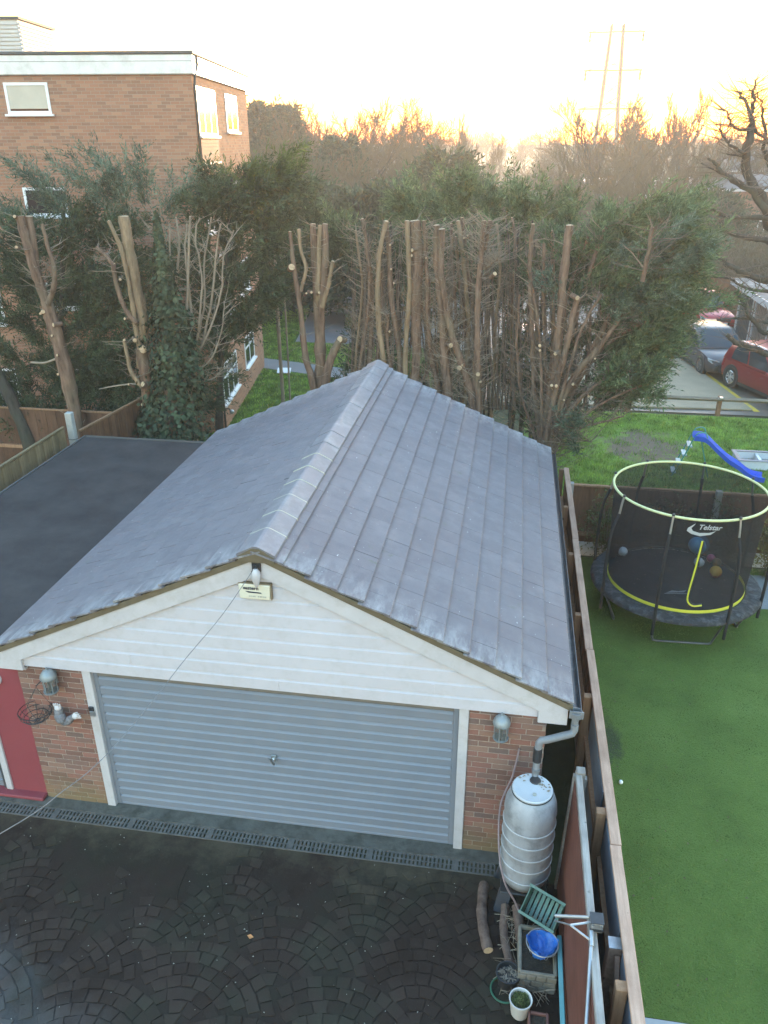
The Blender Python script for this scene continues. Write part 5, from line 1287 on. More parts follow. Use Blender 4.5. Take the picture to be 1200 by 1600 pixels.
ivy(t, [(272, 690, 104), (276, 640, 92), (272, 580, 78), (266, 520, 66), (260, 460, 42), (252, 400, 18), (246, 355, 8)], YC-.05, 5200)
ivy(t, [(300, 640, 60), (296, 560, 40), (290, 500, 16)], YC+.1, 500)
ivy(t, [(232, 690, 70), (232, 660, 50), (240, 630, 20)], YC-.15, 700)
# D: many thin stems right of the ivy
t = thing('coppiced_tree', 'spray of many thin bare stems fanning up to the right of the ivy', 'tree', (*at(295, 640, Y=9.8)[:2], 0), 'topped conifers behind the garage')
YD = 9.8; S = []
for pth, w in (([(292, 640), (290, 560), (292, 470), (294, 410), (297, 338)], 7), ([(292, 620), (300, 540), (296, 460), (290, 400), (292, 350)], 6), ([(296, 600), (308, 530), (320, 470), (318, 420), (330, 340)], 5),
               ([(298, 600), (318, 530), (330, 470), (336, 410), (345, 350)], 5), ([(300, 590), (326, 520), (345, 460), (350, 400), (365, 360)], 4), ([(300, 600), (312, 500), (315, 430), (305, 370), (312, 340)], 4),
               ([(294, 590), (280, 520), (276, 450), (280, 390), (275, 340)], 6), ([(300, 610), (330, 560), (345, 520), (350, 470)], 3), ([(300, 620), (335, 590), (350, 575)], 3), ([(294, 600), (285, 500), (268, 420), (265, 350)], 5)):
    S.append(add_stem(t, pth, YD+RNG.uniform(-.35, .35), w+2, w*.6, m['twig_pale'], n=6, cut=w > 4, wob=.015))
twigs_on(t, S, 230, .3, 1.1, m['twig_pale'], up=.5, t0=.3)
# dark evergreens between trunks and flats
t = thing('dark_evergreen', 'dense dark evergreen filling the gap between the forked trunk and the flats', 'tree', (*at(90, 640, Y=11.2)[:2], 0))
add_stem(t, [(95, 680), (96, 500), (100, 300)], 11.2, 22, 6, m['bark_dark'], cut=False, name='trunk')
add_stem(t, [(45, 690), (20, 630), (0, 590), (-25, 540)], 9.9, 30, 18, m['bark_dark'], cut=False, name='trunk')
g = []
for (x, y, rx, ry, n) in ((30, 380, 60, 40, 420), (105, 370, 60, 40, 420), (150, 430, 50, 50, 420), (20, 470, 50, 50, 320), (170, 520, 45, 60, 420), (120, 620, 70, 55, 620), (40, 540, 50, 45, 320), (170, 640, 60, 50, 560), (60, 650, 60, 40, 420), (200, 390, 45, 45, 360), (140, 350, 60, 30, 320), (60, 430, 40, 35, 240), (200, 600, 50, 60, 420), (150, 575, 40, 40, 300), (110, 480, 50, 45, 380), (165, 460, 40, 40, 300), (20, 610, 45, 40, 320), (215, 470, 35, 50, 300), (110, 560, 40, 35, 300), (215, 660, 40, 40, 300), (10, 420, 35, 35, 240), (150, 500, 30, 30, 220), (40, 670, 45, 30, 300), (300, 420, 35, 45, 300), (310, 500, 30, 45, 280), (270, 400, 30, 35, 220), (325, 600, 22, 35, 160)):
    g.append(clump(x, y, 11.2+RNG.uniform(-.5, .4), rx, ry, .8, int(n*1.7), .42, (95, y+70, 11.3), .3))
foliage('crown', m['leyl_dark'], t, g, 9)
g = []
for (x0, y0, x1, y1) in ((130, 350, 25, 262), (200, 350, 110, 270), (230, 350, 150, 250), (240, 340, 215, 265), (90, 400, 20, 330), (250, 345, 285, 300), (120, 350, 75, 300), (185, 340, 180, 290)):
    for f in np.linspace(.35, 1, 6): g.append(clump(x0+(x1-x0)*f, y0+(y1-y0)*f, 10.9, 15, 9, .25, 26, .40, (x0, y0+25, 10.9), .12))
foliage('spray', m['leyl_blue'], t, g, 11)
S = []
for (x0, y0, x1, y1) in ((140, 360, 25, 262), (210, 360, 110, 270), (235, 360, 150, 250), (243, 345, 215, 265), (200, 345, 200, 290)): S.append(add_stem(t, [(x0, y0), ((x0+x1)/2+5, (y0+y1)/2+6), (x1, y1)], 10.9, 4, 1.5, m['twig_pale'], ground=False, cut=False, n=5, name='branch'))
t = thing('evergreen_tree', 'full green conifer hanging over the corner of the flats left of the grass', 'tree', (*at(345, 620, Y=11.6)[:2], 0))
add_stem(t, [(342, 640), (350, 480), (362, 280)], 11.6, 20, 5, m['bark_dark'], cut=False, name='trunk')
g = []
for (x, y, rx, ry, n, d) in ((370, 318, 40, 26, 320, 0), (410, 312, 40, 30, 320, .2), (430, 330, 35, 35, 320, 0), (345, 350, 40, 40, 360, 0), (390, 380, 50, 40, 460, 0), (360, 430, 40, 35, 320, 0), (395, 440, 40, 30, 340, -.2), (340, 500, 30, 30, 260, 0), (385, 500, 38, 25, 320, 0), (330, 550, 26, 25, 180, 0), (440, 290, 24, 18, 150, .3), (360, 540, 26, 18, 130, 0), (330, 310, 30, 25, 200, 0), (400, 475, 25, 15, 150, 0)):
    g.append(clump(x, y, 11.7+d+RNG.uniform(-.4, .4), rx, ry, .8, int(n*1.35), .45, (355, y+60, 11.7), .3))
foliage('crown', m['leyl_dark'], t, g, 10)
g = [clump(x, y, 11.5, rx, ry, .5, n, .42, (365, y+90, 11.6), .15) for (x, y, rx, ry, n) in ((370, 290, 34, 14, 170), (420, 282, 34, 16, 190), (445, 265, 18, 12, 90), (400, 330, 46, 22, 240), (350, 288, 18, 10, 50))]
foliage('spray', m['yew'], t, g, 11)
# F: middle cluster by the gap
t = thing('topped_conifer', 'cluster of topped trunks with a big round saw cut beside the strip of grass', 'tree', (*at(492, 610, Y=11.0)[:2], 0), 'topped conifers behind the garage')
YF_ = 11.0; S = []
S.append(add_stem(t, [(500, 612), (501, 560), (499, 500), (496, 455), (492, 400), (489, 350)], YF_, 30, 13, m['bark']))
S.append(add_stem(t, [(500, 500), (505, 450), (508, 400), (508, 350)], YF_-.06, 16, 12, m['bark'], ground=False))
S.append(add_stem(t, [(503, 480), (512, 450), (517, 425), (520, 408)], YF_-.12, 10, 7, m['bark_yellow'], ground=False))
S.append(add_stem(t, [(496, 470), (498, 420), (499, 380), (500, 352)], YF_-.1, 10, 9, m['bark_yellow'], ground=False))
S.append(add_stem(t, [(490, 612), (478, 560), (471, 500), (464, 450), (459, 415), (453, 362)], YF_-.2, 17, 7, m['bark']))
S.append(add_stem(t, [(470, 455), (478, 420), (470, 390), (467, 358)], YF_-.15, 8, 7, m['bark_yellow'], ground=False))
S.append(add_stem(t, [(508, 600), (515, 565), (524, 545), (530, 532)], YF_-.3, 18, 13, m['bark'], ground=False))
for q in ((530, 530, 12), (456, 417, 12), (487, 457, 5), (499, 457, 5), (479, 458, 4)): cut_face(t, q[0], q[1], YF_-.36, q[2])
twigs_on(t, S, 80, .2, .7, m['twig_pale'])
t = thing('thin_topped_tree', 'slim bare stem with sawn side stubs standing on the grass by the flats', 'tree', (*at(432, 455, Y=15.5)[:2], 0))
S = [add_stem(t, [(432, 455), (430, 410), (428, 385)], 15.5, 8, 6, m['twig_pale']), add_stem(t, [(444, 455), (440, 420), (438, 390)], 15.5, 4, 3, m['twig_pale'])]
twigs_on(t, S, 30, .3, .8, m['twig_pale'])
# G, H, I: the brown wall of stems behind the ridge
defs = [
 ('topped trunks of reddish bark in a tight group left of the ridge end', 11.2, [([(600, 640), (598, 560), (590, 480), (592, 400), (604, 346)], 13, 9), ([(645, 640), (650, 560), (650, 480), (652, 400), (648, 345)], 20, 22), ([(625, 640), (625, 560), (612, 470), (608, 400), (603, 345)], 13, 10), ([(632, 640), (634, 540), (640, 450), (636, 345)], 12, 10), ([(616, 620), (605, 540), (606, 500), (600, 490)], 9, 5), ([(640, 640), (668, 580), (700, 520), (715, 490)], 6, 3)], [(643, 391, 7), (609, 383, 4), (611, 421, 4), (643, 399, 4), (615, 443, 4), (609, 518, 4)]),
 ('thin topped stems left of the reddish trunk group', 11.4, [([(560, 600), (570, 520), (578, 450), (572, 380), (566, 342)], 9, 7), ([(576, 610), (580, 520), (580, 440), (575, 390)], 12, 8), ([(555, 590), (560, 520), (566, 450), (560, 390), (556, 360)], 6, 4), ([(585, 620), (592, 540), (596, 450), (590, 390)], 7, 4)], [(599, 395, 3)]),
 ('tall twin trunk curving to the right with two round saw cuts', 11.0, [([(740, 640), (728, 590), (712, 540), (698, 490), (690, 430), (690, 358)], 17, 13), ([(700, 630), (694, 560), (690, 480), (682, 400), (682, 352)], 20, 14)], [(705, 540, 9), (718, 575, 9), (722, 571, 4)]),
 ('straight topped trunk with a split pale top right of the twin trunk', 10.9, [([(748, 650), (746, 590), (745, 520), (748, 450), (752, 400), (756, 345)], 16, 10), ([(750, 420), (756, 390), (762, 365), (766, 345)], 9, 9), ([(750, 430), (760, 420), (771, 410), (778, 405)], 4, 3)], [(774, 427, 8), (747, 585, 8), (751, 597, 5)]),
 ('slim greenish bowed stem between the trunk groups', 11.3, [([(690, 640), (678, 580), (668, 510), (668, 450), (665, 390), (662, 345)], 11, 8), ([(684, 620), (682, 560), (660, 480), (655, 410)], 7, 5)], [(666, 403, 4)]),
 ('thicket of thin brown topped stems behind the straight trunk', 11.9, [([(725, 640), (730, 560), (732, 500), (725, 420), (716, 345)], 11, 8), ([(735, 600), (728, 520), (718, 450), (712, 370)], 8, 6), ([(740, 600), (740, 500), (728, 400), (722, 340)], 8, 8), ([(770, 600), (775, 500), (782, 420), (776, 350)], 7, 5), ([(800, 600), (800, 480), (806, 400), (800, 340)], 7, 5), ([(705, 590), (712, 500), (708, 430), (705, 350)], 6, 6)], [(730, 368, 4), (724, 372, 4)]),
]
for lab, Y_, stems, cuts in defs:
    b = at(stems[0][0][0][0], stems[0][0][0][1], Y=Y_)
    t = thing('topped_conifer', lab, 'tree', (b[0], b[1], 0), 'topped conifers behind the garage'); S = []
    for k, (pth, w0, w1) in enumerate(stems): S.append(add_stem(t, pth, Y_+.1*(k % 3)-.1, w0, w1, m['bark'] if RNG.random() < .75 else m['bark_yellow'], wob=.010))
    for q in cuts: cut_face(t, q[0], q[1], Y_-.25, q[2])
    twigs_on(t, S, 330, .25, .95, m['twig_pale'], up=.45, r=.006)
# hedge foliage behind the stems
t = thing('conifer_hedge', 'shaggy dark green conifer hedge behind the topped trunks and the roof ridge', 'hedge', (*at(680, 600, Y=12.9)[:2], 0))
g = []
for (x, y, rx, ry, n) in ((563, 545, 22, 36, 200), (590, 560, 45, 55, 420), (650, 560, 50, 60, 480), (700, 480, 50, 50, 360), (610, 460, 45, 45, 300), (790, 560, 45, 60, 420), (760, 480, 40, 50, 320), (820, 480, 50, 60, 480), (820, 410, 45, 38, 340), (730, 415, 45, 35, 240), (650, 415, 40, 32, 200), (590, 415, 36, 30, 180), (500, 400, 40, 30, 220), (540, 385, 40, 22, 180), (560, 610, 40, 25, 240), (720, 590, 50, 40, 320), (840, 570, 40, 60, 380), (480, 350, 35, 20, 160)):
    g.append(clump(x, y, 13.0+RNG.uniform(-.4, .6), rx, ry, .8, n, .45, (x, y+90, 13.4), .3))
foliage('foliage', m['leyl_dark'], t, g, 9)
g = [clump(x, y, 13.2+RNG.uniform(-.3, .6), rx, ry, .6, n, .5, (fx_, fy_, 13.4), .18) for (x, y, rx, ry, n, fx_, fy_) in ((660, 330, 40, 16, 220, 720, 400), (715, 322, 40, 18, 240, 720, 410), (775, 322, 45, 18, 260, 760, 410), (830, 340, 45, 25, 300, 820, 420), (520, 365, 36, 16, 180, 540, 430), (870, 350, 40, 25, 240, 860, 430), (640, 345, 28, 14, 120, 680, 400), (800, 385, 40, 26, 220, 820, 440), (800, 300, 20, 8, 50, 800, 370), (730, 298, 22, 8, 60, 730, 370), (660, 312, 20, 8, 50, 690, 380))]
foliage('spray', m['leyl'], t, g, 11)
S = []
for _ in range(26):
    x = RNG.uniform(550, 850); S.append(add_stem(t, [(x+RNG.uniform(-10, 10), 640), (x, 520), (x+RNG.uniform(-15, 15), RNG.uniform(340, 420))], 12.6+RNG.uniform(-.4, .4), 6, 3, m['bark_dark'], cut=False, n=5, wob=.02))
twigs_on(t, S, 420, .3, 1.2, m['twig'], up=.4)
mb = MB()
for _ in range(240):
    x = RNG.uniform(545, 985); Yb = RNG.uniform(11.2, 12.4); f = (x-860)/400; top = RNG.uniform(345, 470); dx = RNG.uniform(-14, 14)+max(0, f)*160
    p = [at(x, 640, Y=Yb), at(x+dx*.3+RNG.uniform(-6, 6), 560, Y=Yb), at(x+dx*.6+RNG.uniform(-6, 6), 460+RNG.uniform(-20, 20), Y=Yb), at(x+dx, top, Y=Yb)]
    r = RNG.uniform(.008, .024); mb.tube(smooth_path(p, 3), [r*(1-.06*i) for i in range(10)], 4, False)
o = mb.build('thin_stems', m['twig'], t, fix=False); o['kind'] = 'stuff'
# J: the big bush at the right
t = thing('large_topped_bush', 'huge many stemmed conifer bush leaning over the fence at the right, topped and half green', 'tree', (*at(860, 700, Y=10.6)[:2], 0), 'topped conifers behind the garage')
YJ = 10.6; S = []
for pth, w0, w1, dy in (([(848, 690), (862, 610), (872, 540), (878, 470), (884, 400), (890, 352)], 22, 15, -.2), ([(852, 690), (870, 600), (886, 540), (896, 490), (903, 465)], 14, 11, -.4), ([(858, 690), (890, 600), (930, 550), (960, 510), (975, 480)], 17, 7, -.3),
                ([(843, 690), (835, 610), (832, 540), (830, 470), (828, 400), (833, 350)], 12, 8, .1), ([(846, 690), (846, 600), (842, 520), (830, 440)], 8, 5, -.3), ([(850, 690), (852, 600), (850, 520), (848, 450), (850, 380)], 9, 6, .2),
                ([(862, 690), (900, 630), (950, 590), (1000, 580)], 12, 4, -.3), ([(862, 700), (900, 660), (950, 625), (1010, 600)], 9, 3, -.5), ([(866, 700), (905, 670), (940, 660), (975, 650)], 7, 3, -.5), ([(860, 690), (905, 590), (950, 500), (985, 440), (1018, 352)], 16, 8, .2),
                ([(856, 690), (880, 560), (905, 480), (930, 400), (950, 350)], 12, 7, .3), ([(856, 690), (875, 540), (890, 450), (920, 370)], 9, 6, .5), ([(862, 690), (920, 570), (975, 520), (1020, 500)], 10, 4, .1), ([(850, 690), (862, 560), (865, 450), (862, 360)], 9, 7, .5),
                ([(838, 690), (815, 620), (808, 540), (812, 460)], 8, 4, .2), ([(868, 705), (900, 690), (925, 690)], 5, 2, -.6), ([(860, 690), (890, 570), (915, 500), (940, 460)], 8, 5, -.4), ([(1004, 440), (1012, 400), (1020, 355)], 9, 8, -.9)):
    S.append(add_stem(t, pth, YJ+dy, w0, w1, m['bark'], ground=pth[0][1] > 600, cut=w1 > 6, wob=.012))
for q in ((903, 466, 9), (867, 553, 7), (870, 603, 7), (862, 602, 6), (895, 600, 6), (882, 625, 4), (910, 640, 4), (887, 672, 5), (843, 540, 6), (920, 620, 4), (844, 548, 5), (930, 560, 4)): cut_face(t, q[0], q[1], YJ-.55, q[2])
twigs_on(t, S, 900, .3, 1.3, m['twig'], up=.5)
twigs_on(t, S, 300, .25, .9, m['twig_pale'], name='pale_twigs', up=.5)
g = []
for (x, y, rx, ry, n, d) in ((950, 400, 50, 45, 420, .6), (1010, 380, 50, 45, 520, .3), (1055, 368, 33, 34, 340, .2), (990, 450, 50, 40, 480, .0), (1040, 440, 45, 45, 560, 0), (1070, 415, 24, 36, 230, .1), (1000, 520, 50, 35, 420, -.2), (1030, 505, 32, 36, 340, -.1), (1005, 570, 38, 28, 300, -.3), (970, 600, 40, 25, 240, -.4), (1055, 470, 25, 26, 180, 0), (1035, 325, 40, 14, 180, .6), (960, 370, 40, 25, 220, .8), (920, 420, 35, 35, 160, .6), (880, 370, 40, 25, 170, 1.0), (985, 620, 30, 15, 120, -.4), (925, 355, 36, 20, 150, 1.0), (1080, 370, 22, 28, 160, .3), (1090, 465, 24, 12, 110, 0)):
    g.append(clump(x, y, YJ+d+RNG.uniform(-.3, .3), rx, ry, .8, n, .46, (900, y+110, YJ), .32))
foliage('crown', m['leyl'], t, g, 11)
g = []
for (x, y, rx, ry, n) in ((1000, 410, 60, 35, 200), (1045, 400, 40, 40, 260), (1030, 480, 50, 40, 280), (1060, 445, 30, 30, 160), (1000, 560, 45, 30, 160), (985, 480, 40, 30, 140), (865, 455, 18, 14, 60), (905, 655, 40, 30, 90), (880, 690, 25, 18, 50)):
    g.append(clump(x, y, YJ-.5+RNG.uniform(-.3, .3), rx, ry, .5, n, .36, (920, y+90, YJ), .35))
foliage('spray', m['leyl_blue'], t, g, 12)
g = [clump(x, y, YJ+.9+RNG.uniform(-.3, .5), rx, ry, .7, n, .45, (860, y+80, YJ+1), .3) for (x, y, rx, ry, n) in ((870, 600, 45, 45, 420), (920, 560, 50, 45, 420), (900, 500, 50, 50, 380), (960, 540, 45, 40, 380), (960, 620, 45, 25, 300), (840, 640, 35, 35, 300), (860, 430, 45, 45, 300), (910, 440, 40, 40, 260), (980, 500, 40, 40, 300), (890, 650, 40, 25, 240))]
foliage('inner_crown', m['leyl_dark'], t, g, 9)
# low bushes of the bush's foot and the garden fence
def shrub(label, x, y, h, w, n, mat, leaf=.06, name='shrub', stems=8):
    t = thing(name, label, 'shrub', (x, y, 0), 'shrubs along the garden fence' if name == 'shrub' else None); mb = MB(); P = []
    for _ in range(stems):
        a = RNG.uniform(0, 6.28); e = np.array([x+math.cos(a)*w*RNG.random(), y+math.sin(a)*w*.4*RNG.random(), h*RNG.uniform(.65, 1)]); mid = np.array([(x+e[0])/2, (y+e[1])/2, h*.5]); pts = smooth_path([(x, y, 0), mid, e], 5); mb.tube(pts, [.008]*len(pts), 4, False); P += pts[2:]
    mb.build('stem', m['twig'], t, fix=False)
    P = np.array(P)[NR.integers(0, len(P), n)]+NR.normal(scale=(w*.3, w*.18, h*.09), size=(n, 3))
    A = NR.normal(size=(n, 3)); A[:, 2] -= .3; v = frond_tris(P, A, np.full(n, leaf*2.2)*NR.uniform(.6, 1.3, n), 4, leaf=.6, width=.2); np_mesh('leaves', v, np.arange(len(v)).reshape(-1, 3), mat, t)
shrub('wispy green shrub in the far left corner behind the trampoline net', 6.75, 7.35, 1.55, .55, 700, m['shrub'])
shrub('leafy shrub against the brown fence behind the middle of the trampoline', 8.1, 7.35, 1.5, .75, 900, m['shrub'])
shrub('tall grassy shrub at the right end of the garden fence', 9.75, 7.3, 1.35, .5, 900, mat_foliage('dry_grass_leaf', (.07, .075, .025), (.12, .11, .04), (.18, .16, .07)))
shrub('light green shrub left of the right grey fence post', 9.0, 7.4, 1.45, .5, 600, m['shrub'])

# ------------------------------------------------------------ bare winter trees
def bare_tree_mesh(seed, H, spread=.5, up=.55, levels=4, kids=(7, 5, 5, 4), trunk_r=.16, first=.25, mats=('bark_dark', 'twig_far'), twist=.35, tw=.016):
    R_ = random.Random(seed); mt, mc = MB(), MB()
    def br(p, d, L, r, lv):
        n = 4 if lv < 2 else 3; pts = [p]; dd = d.copy()
        for i in range(n):
            dd = unit(dd+np.array([R_.uniform(-1, 1), R_.uniform(-1, 1), R_.uniform(-.5, .9)])*twist*(.5 if lv == 0 else 1)*.6); pts.append(pts[-1]+dd*L/n)
        rs = [r*(1-.72*i/n) for i in range(n+1)]
        (mt if lv < 2 else mc).tube(pts, rs, 6 if lv == 0 else (5 if lv == 1 else 3), False)
        if lv >= levels: return
        k = kids[min(lv, len(kids)-1)]
        for i in range(k):
            f = first+(1-first)*(i+R_.random())/k if lv == 0 else .2+.8*(i+R_.random())/k
            j = min(int(f*n), n-1); q = pts[j]+(pts[j+1]-pts[j])*(f*n-j); a = R_.uniform(0, 6.28)
            base = unit(pts[j+1]-pts[j]); s = unit(np.cross(base, (math.cos(a), math.sin(a), .3)))
            nd = unit(base*(1-spread)+s*spread+np.array([0, 0, up*.5])); l = L*R_.uniform(.42, .68)*(1.1-.35*f)
            br(q, nd, l, max(tw, r*.5*(1-.5*f)), lv+1)
    br(np.zeros(3), np.array([0, 0, 1.0]), H*.72, trunk_r, 0); return mt, mc
def proto_tree(name, seed, H, **kw):
    mt, mc = bare_tree_mesh(seed, H, **kw); zs = max(v[2] for v in mc.v)
    mats = kw.get('mats', ('bark_dark', 'twig_far'))
    r = thing(name, None, None); mt.build('trunk', m[mats[0]], r, fix=False); mc.build('crown', m[mats[1]], r, fix=False); r['h'] = zs; return r
protos = [proto_tree('bare_tree', 100+i, 10, spread=s, up=u, first=f, levels=4, kids=(9, 6, 6, 4), tw=.026) for i, (s, u, f) in enumerate(((.5, .6, .25), (.45, .9, .3), (.55, .4, .2), (.38, 1.0, .15), (.5, .5, .4), (.3, 1.1, .1)))]
used = set()
def put_tree(k, px, ytop, Y, label, group, wid=1.0, rz=None):
    p = protos[k]; top = at(px, ytop, Y=Y); s = max(.2, top[2]/p['h'])
    o = p if k not in used else copy_tree(p); used.add(k)
    o.location = (top[0], Y, -.02); o.scale = (s*wid, s*wid, s); o.rotation_euler = (0, 0, RNG.uniform(0, 6.28) if rz is None else rz)
    tag(o, label, 'tree', group); return o
GL = 'bare trees of the wood left of the sunset'; LL = 'bare brown winter tree in the hazy wood between the flats and the sunset gap'
GR = 'bare trees behind the hedge right of the sunset'; LR = 'bare brown winter tree in the hazy belt right of the sunset gap'
SPECIAL = {(735, 172): 'lone slender bare tree rising in the dip just left of the sunset glow', (562, 148): 'tallest bare tree of the wood, left of its middle', (668, 175): 'bare tree at the right shoulder of the wood before it drops to the sunset',
           (610, 150): 'broad bare tree near the highest right part of the wood', (960, 148): 'wide fan shaped bare tree just right of the pylon', (1065, 138): 'tall narrow bare tree, left one of the pair before the gnarled tree', (1085, 142): 'tall narrow bare tree, right one of the pair before the gnarled tree',
           (930, 185): 'bare tree standing at the very foot of the pylon', (860, 212): 'low bare tree directly right of the sunset gap'}
GD_ = 'distant treeline under the sunset'; LD = 'small far bare tree in the treeline under the sunset'
for (k, px, yt, Y, w) in ((0, 470, 158, 62, 1.1), (1, 500, 152, 66, 1), (2, 540, 158, 60, 1.1), (3, 562, 148, 70, 1), (0, 610, 150, 64, 1.2), (4, 640, 152, 68, 1.1), (2, 668, 175, 66, 1), (5, 735, 172, 74, .9), (1, 520, 170, 52, 1), (3, 450, 175, 50, 1.2), (4, 580, 178, 50, 1.1), (0, 630, 185, 52, 1),
                        (2, 480, 205, 42, 1.1), (5, 430, 200, 46, 1.2), (1, 545, 215, 42, 1), (3, 600, 210, 44, 1.2), (4, 410, 190, 56, 1.1), (2, 690, 205, 60, 1), (0, 715, 215, 64, 1), (5, 765, 208, 80, 1), (1, 400, 215, 48, 1), (3, 655, 225, 45, 1), (2, 700, 235, 50, 1), (0, 570, 240, 36, 1), (4, 500, 235, 38, 1), (5, 620, 250, 38, 1.2), (1, 455, 240, 38, 1.1)):
    put_tree(k, px, yt, Y, SPECIAL.get((px, yt), LL), GL, w)
for (k, px, yt, Y, w) in ((3, 960, 148, 72, 1.5), (5, 1000, 142, 70, 1.5), (1, 1022, 152, 66, 1.3), (3, 1065, 138, 74, 1.1), (5, 1085, 142, 70, 1.1), (0, 1120, 195, 60, 1), (2, 930, 185, 80, 1.3), (4, 900, 200, 85, 1.3), (0, 860, 212, 95, 1.3), (1, 1040, 190, 60, 1.1), (2, 985, 195, 60, 1.2), (3, 1100, 185, 80, 1.2), (5, 1140, 205, 75, 1.2), (4, 1160, 190, 90, 1.3), (1, 1185, 200, 70, 1.2),
                        (0, 875, 235, 66, 1.1), (3, 915, 225, 58, 1.2), (2, 945, 235, 52, 1.1), (5, 1005, 225, 54, 1.2), (4, 1060, 228, 52, 1.1), (1, 1110, 240, 64, 1.2), (2, 840, 232, 90, 1.3), (0, 1150, 235, 62, 1.2), (4, 970, 250, 46, 1), (5, 900, 255, 46, 1), (1, 1030, 252, 46, 1), (3, 1075, 262, 44, 1), (0, 1130, 250, 85, 1.3), (2, 1190, 225, 95, 1.3)):
    put_tree(k, px, yt, Y, SPECIAL.get((px, yt), LR), GR, w)
for i in range(46):
    px = 690+i*11.5+RNG.uniform(-5, 5); yt = 208+RNG.uniform(-5, 6); yt = yt+3 if 800 < px < 845 else yt
    put_tree(i % 6, px, yt, RNG.uniform(150, 230), LD, GD_, 1.5)
for i in range(30):
    px = -60+i*26+RNG.uniform(-8, 8); put_tree(i % 6, px, 200+RNG.uniform(-8, 6), RNG.uniform(130, 170), 'far bare tree hidden in haze behind the wood left of the sunset', 'far trees behind the wood', 1.5)
for i in range(16):
    px = 1190+i*32; put_tree(i % 6, px, 195+RNG.uniform(-8, 6), RNG.uniform(110, 180), LD, GD_, 1.5)

# evergreens of the wood
def cone_tree(name, label, x, y, h, w, mat, n=1100, group=None, L=.5, pointed=True):
    t = thing(name, label, 'tree', (x, y, 0), group); mb = MB(); mb.tube([(x, y, -.02), (x, y, h*.5), (x, y, h*.97)], [.16, .10, .02], 6); mb.build('trunk', m['bark_dark'], t)
    z = NR.uniform(.06, 1, n)**.9; r = (w*(1-z)**(.85) if pointed else w*np.sqrt(np.clip(1-(2*z-1)**2*.95, .02, 1)))*NR.uniform(.45, 1.05, n); a = NR.uniform(0, 2*np.pi, n)
    P = np.stack([x+r*np.cos(a), y+r*np.sin(a), z*h*.97], 1); A = np.stack([np.cos(a), np.sin(a), NR.uniform(-.35, .35, n)+(.5 if not pointed else 0)], 1)+NR.normal(scale=.35, size=(n, 3))
    v = frond_tris(P, A, L*NR.uniform(.7, 1.4, n), 7, leaf=.55, width=.2, droop=.2); np_mesh('crown', v, np.arange(len(v)).reshape(-1, 3), mat, t); return t
for (px, yt, Y, w, lab) in ((402, 155, 58, 2.2, 'pointed dark spruce at the corner of the flats against the sky'), (428, 160, 60, 2.0, 'second pointed spruce beside the corner of the flats'), (452, 163, 60, 2.6, 'broad dark spruce third from the flats')):
    P = at(px, yt, Y=Y); cone_tree('spruce', lab, P[0], Y, P[2], w, m['far_green'], 1500, 'spruces by the flats', .8)
for (px, yt, Y, w, lab) in ((700, 238, 38, 2.2, 'dark rounded evergreen in the middle of the hazy wood'), (530, 215, 50, 1.8, 'ivy clad tree standing dark in the left of the wood'), (480, 285, 32, 2.6, 'low dark holly bush behind the grass of the flats'), (560, 300, 30, 2.6, 'low dark holly bush behind the small grey roof'), (620, 285, 30, 2.6, 'low dark holly bush left of the light conifer sprays'), (425, 300, 30, 2.0, 'low dark bush close to the end wall of the flats'),
                        (1110, 300, 48, 2.6, 'dull bush left of the far brick house')):
    P = at(px, yt, Y=Y); cone_tree('evergreen_bush', lab, P[0], Y, P[2], w, m['far_green'], 1300, None, .7, False)
# brushwood that closes the view below the trees
def brush(name, label, x0, x1, y0, y1, h, n, mat, L=1.2):
    P = np.stack([NR.uniform(x0, x1, n), NR.uniform(y0, y1, n), np.zeros(n)], 1); P[:, 2] = NR.uniform(0, 1, n)**1.5*h*.8; A = NR.normal(scale=.5, size=(n, 3)); A[:, 2] = np.abs(A[:, 2])+.6
    v = frond_tris(P, A, L*NR.uniform(.5, 1.3, n), 6, leaf=.5, width=.05, droop=-.05); o = np_mesh(name, v, np.arange(len(v)).reshape(-1, 3), mat); tag(o, label, None, None, 'stuff')
brush('undergrowth', 'brown tangled undergrowth of the wood behind the flats', -22, 14, 39.5, 62, 3.4, 16000, m['twig_far'])
brush('brushwood', 'brown brushwood beyond the car park below the pylon', 3.5, 34, 45, 66, 2.6, 9000, m['twig_far'])
brush('far_brushwood', 'far brown brushwood closing the horizon', -60, 120, 70, 140, 4.5, 12000, m['twig_far'], 2.2)
brush('hedgerow', 'tangled brown hedge between car park and houses', 13.5, 26, 36.5, 44, 2.2, 6000, m['twig_far'])

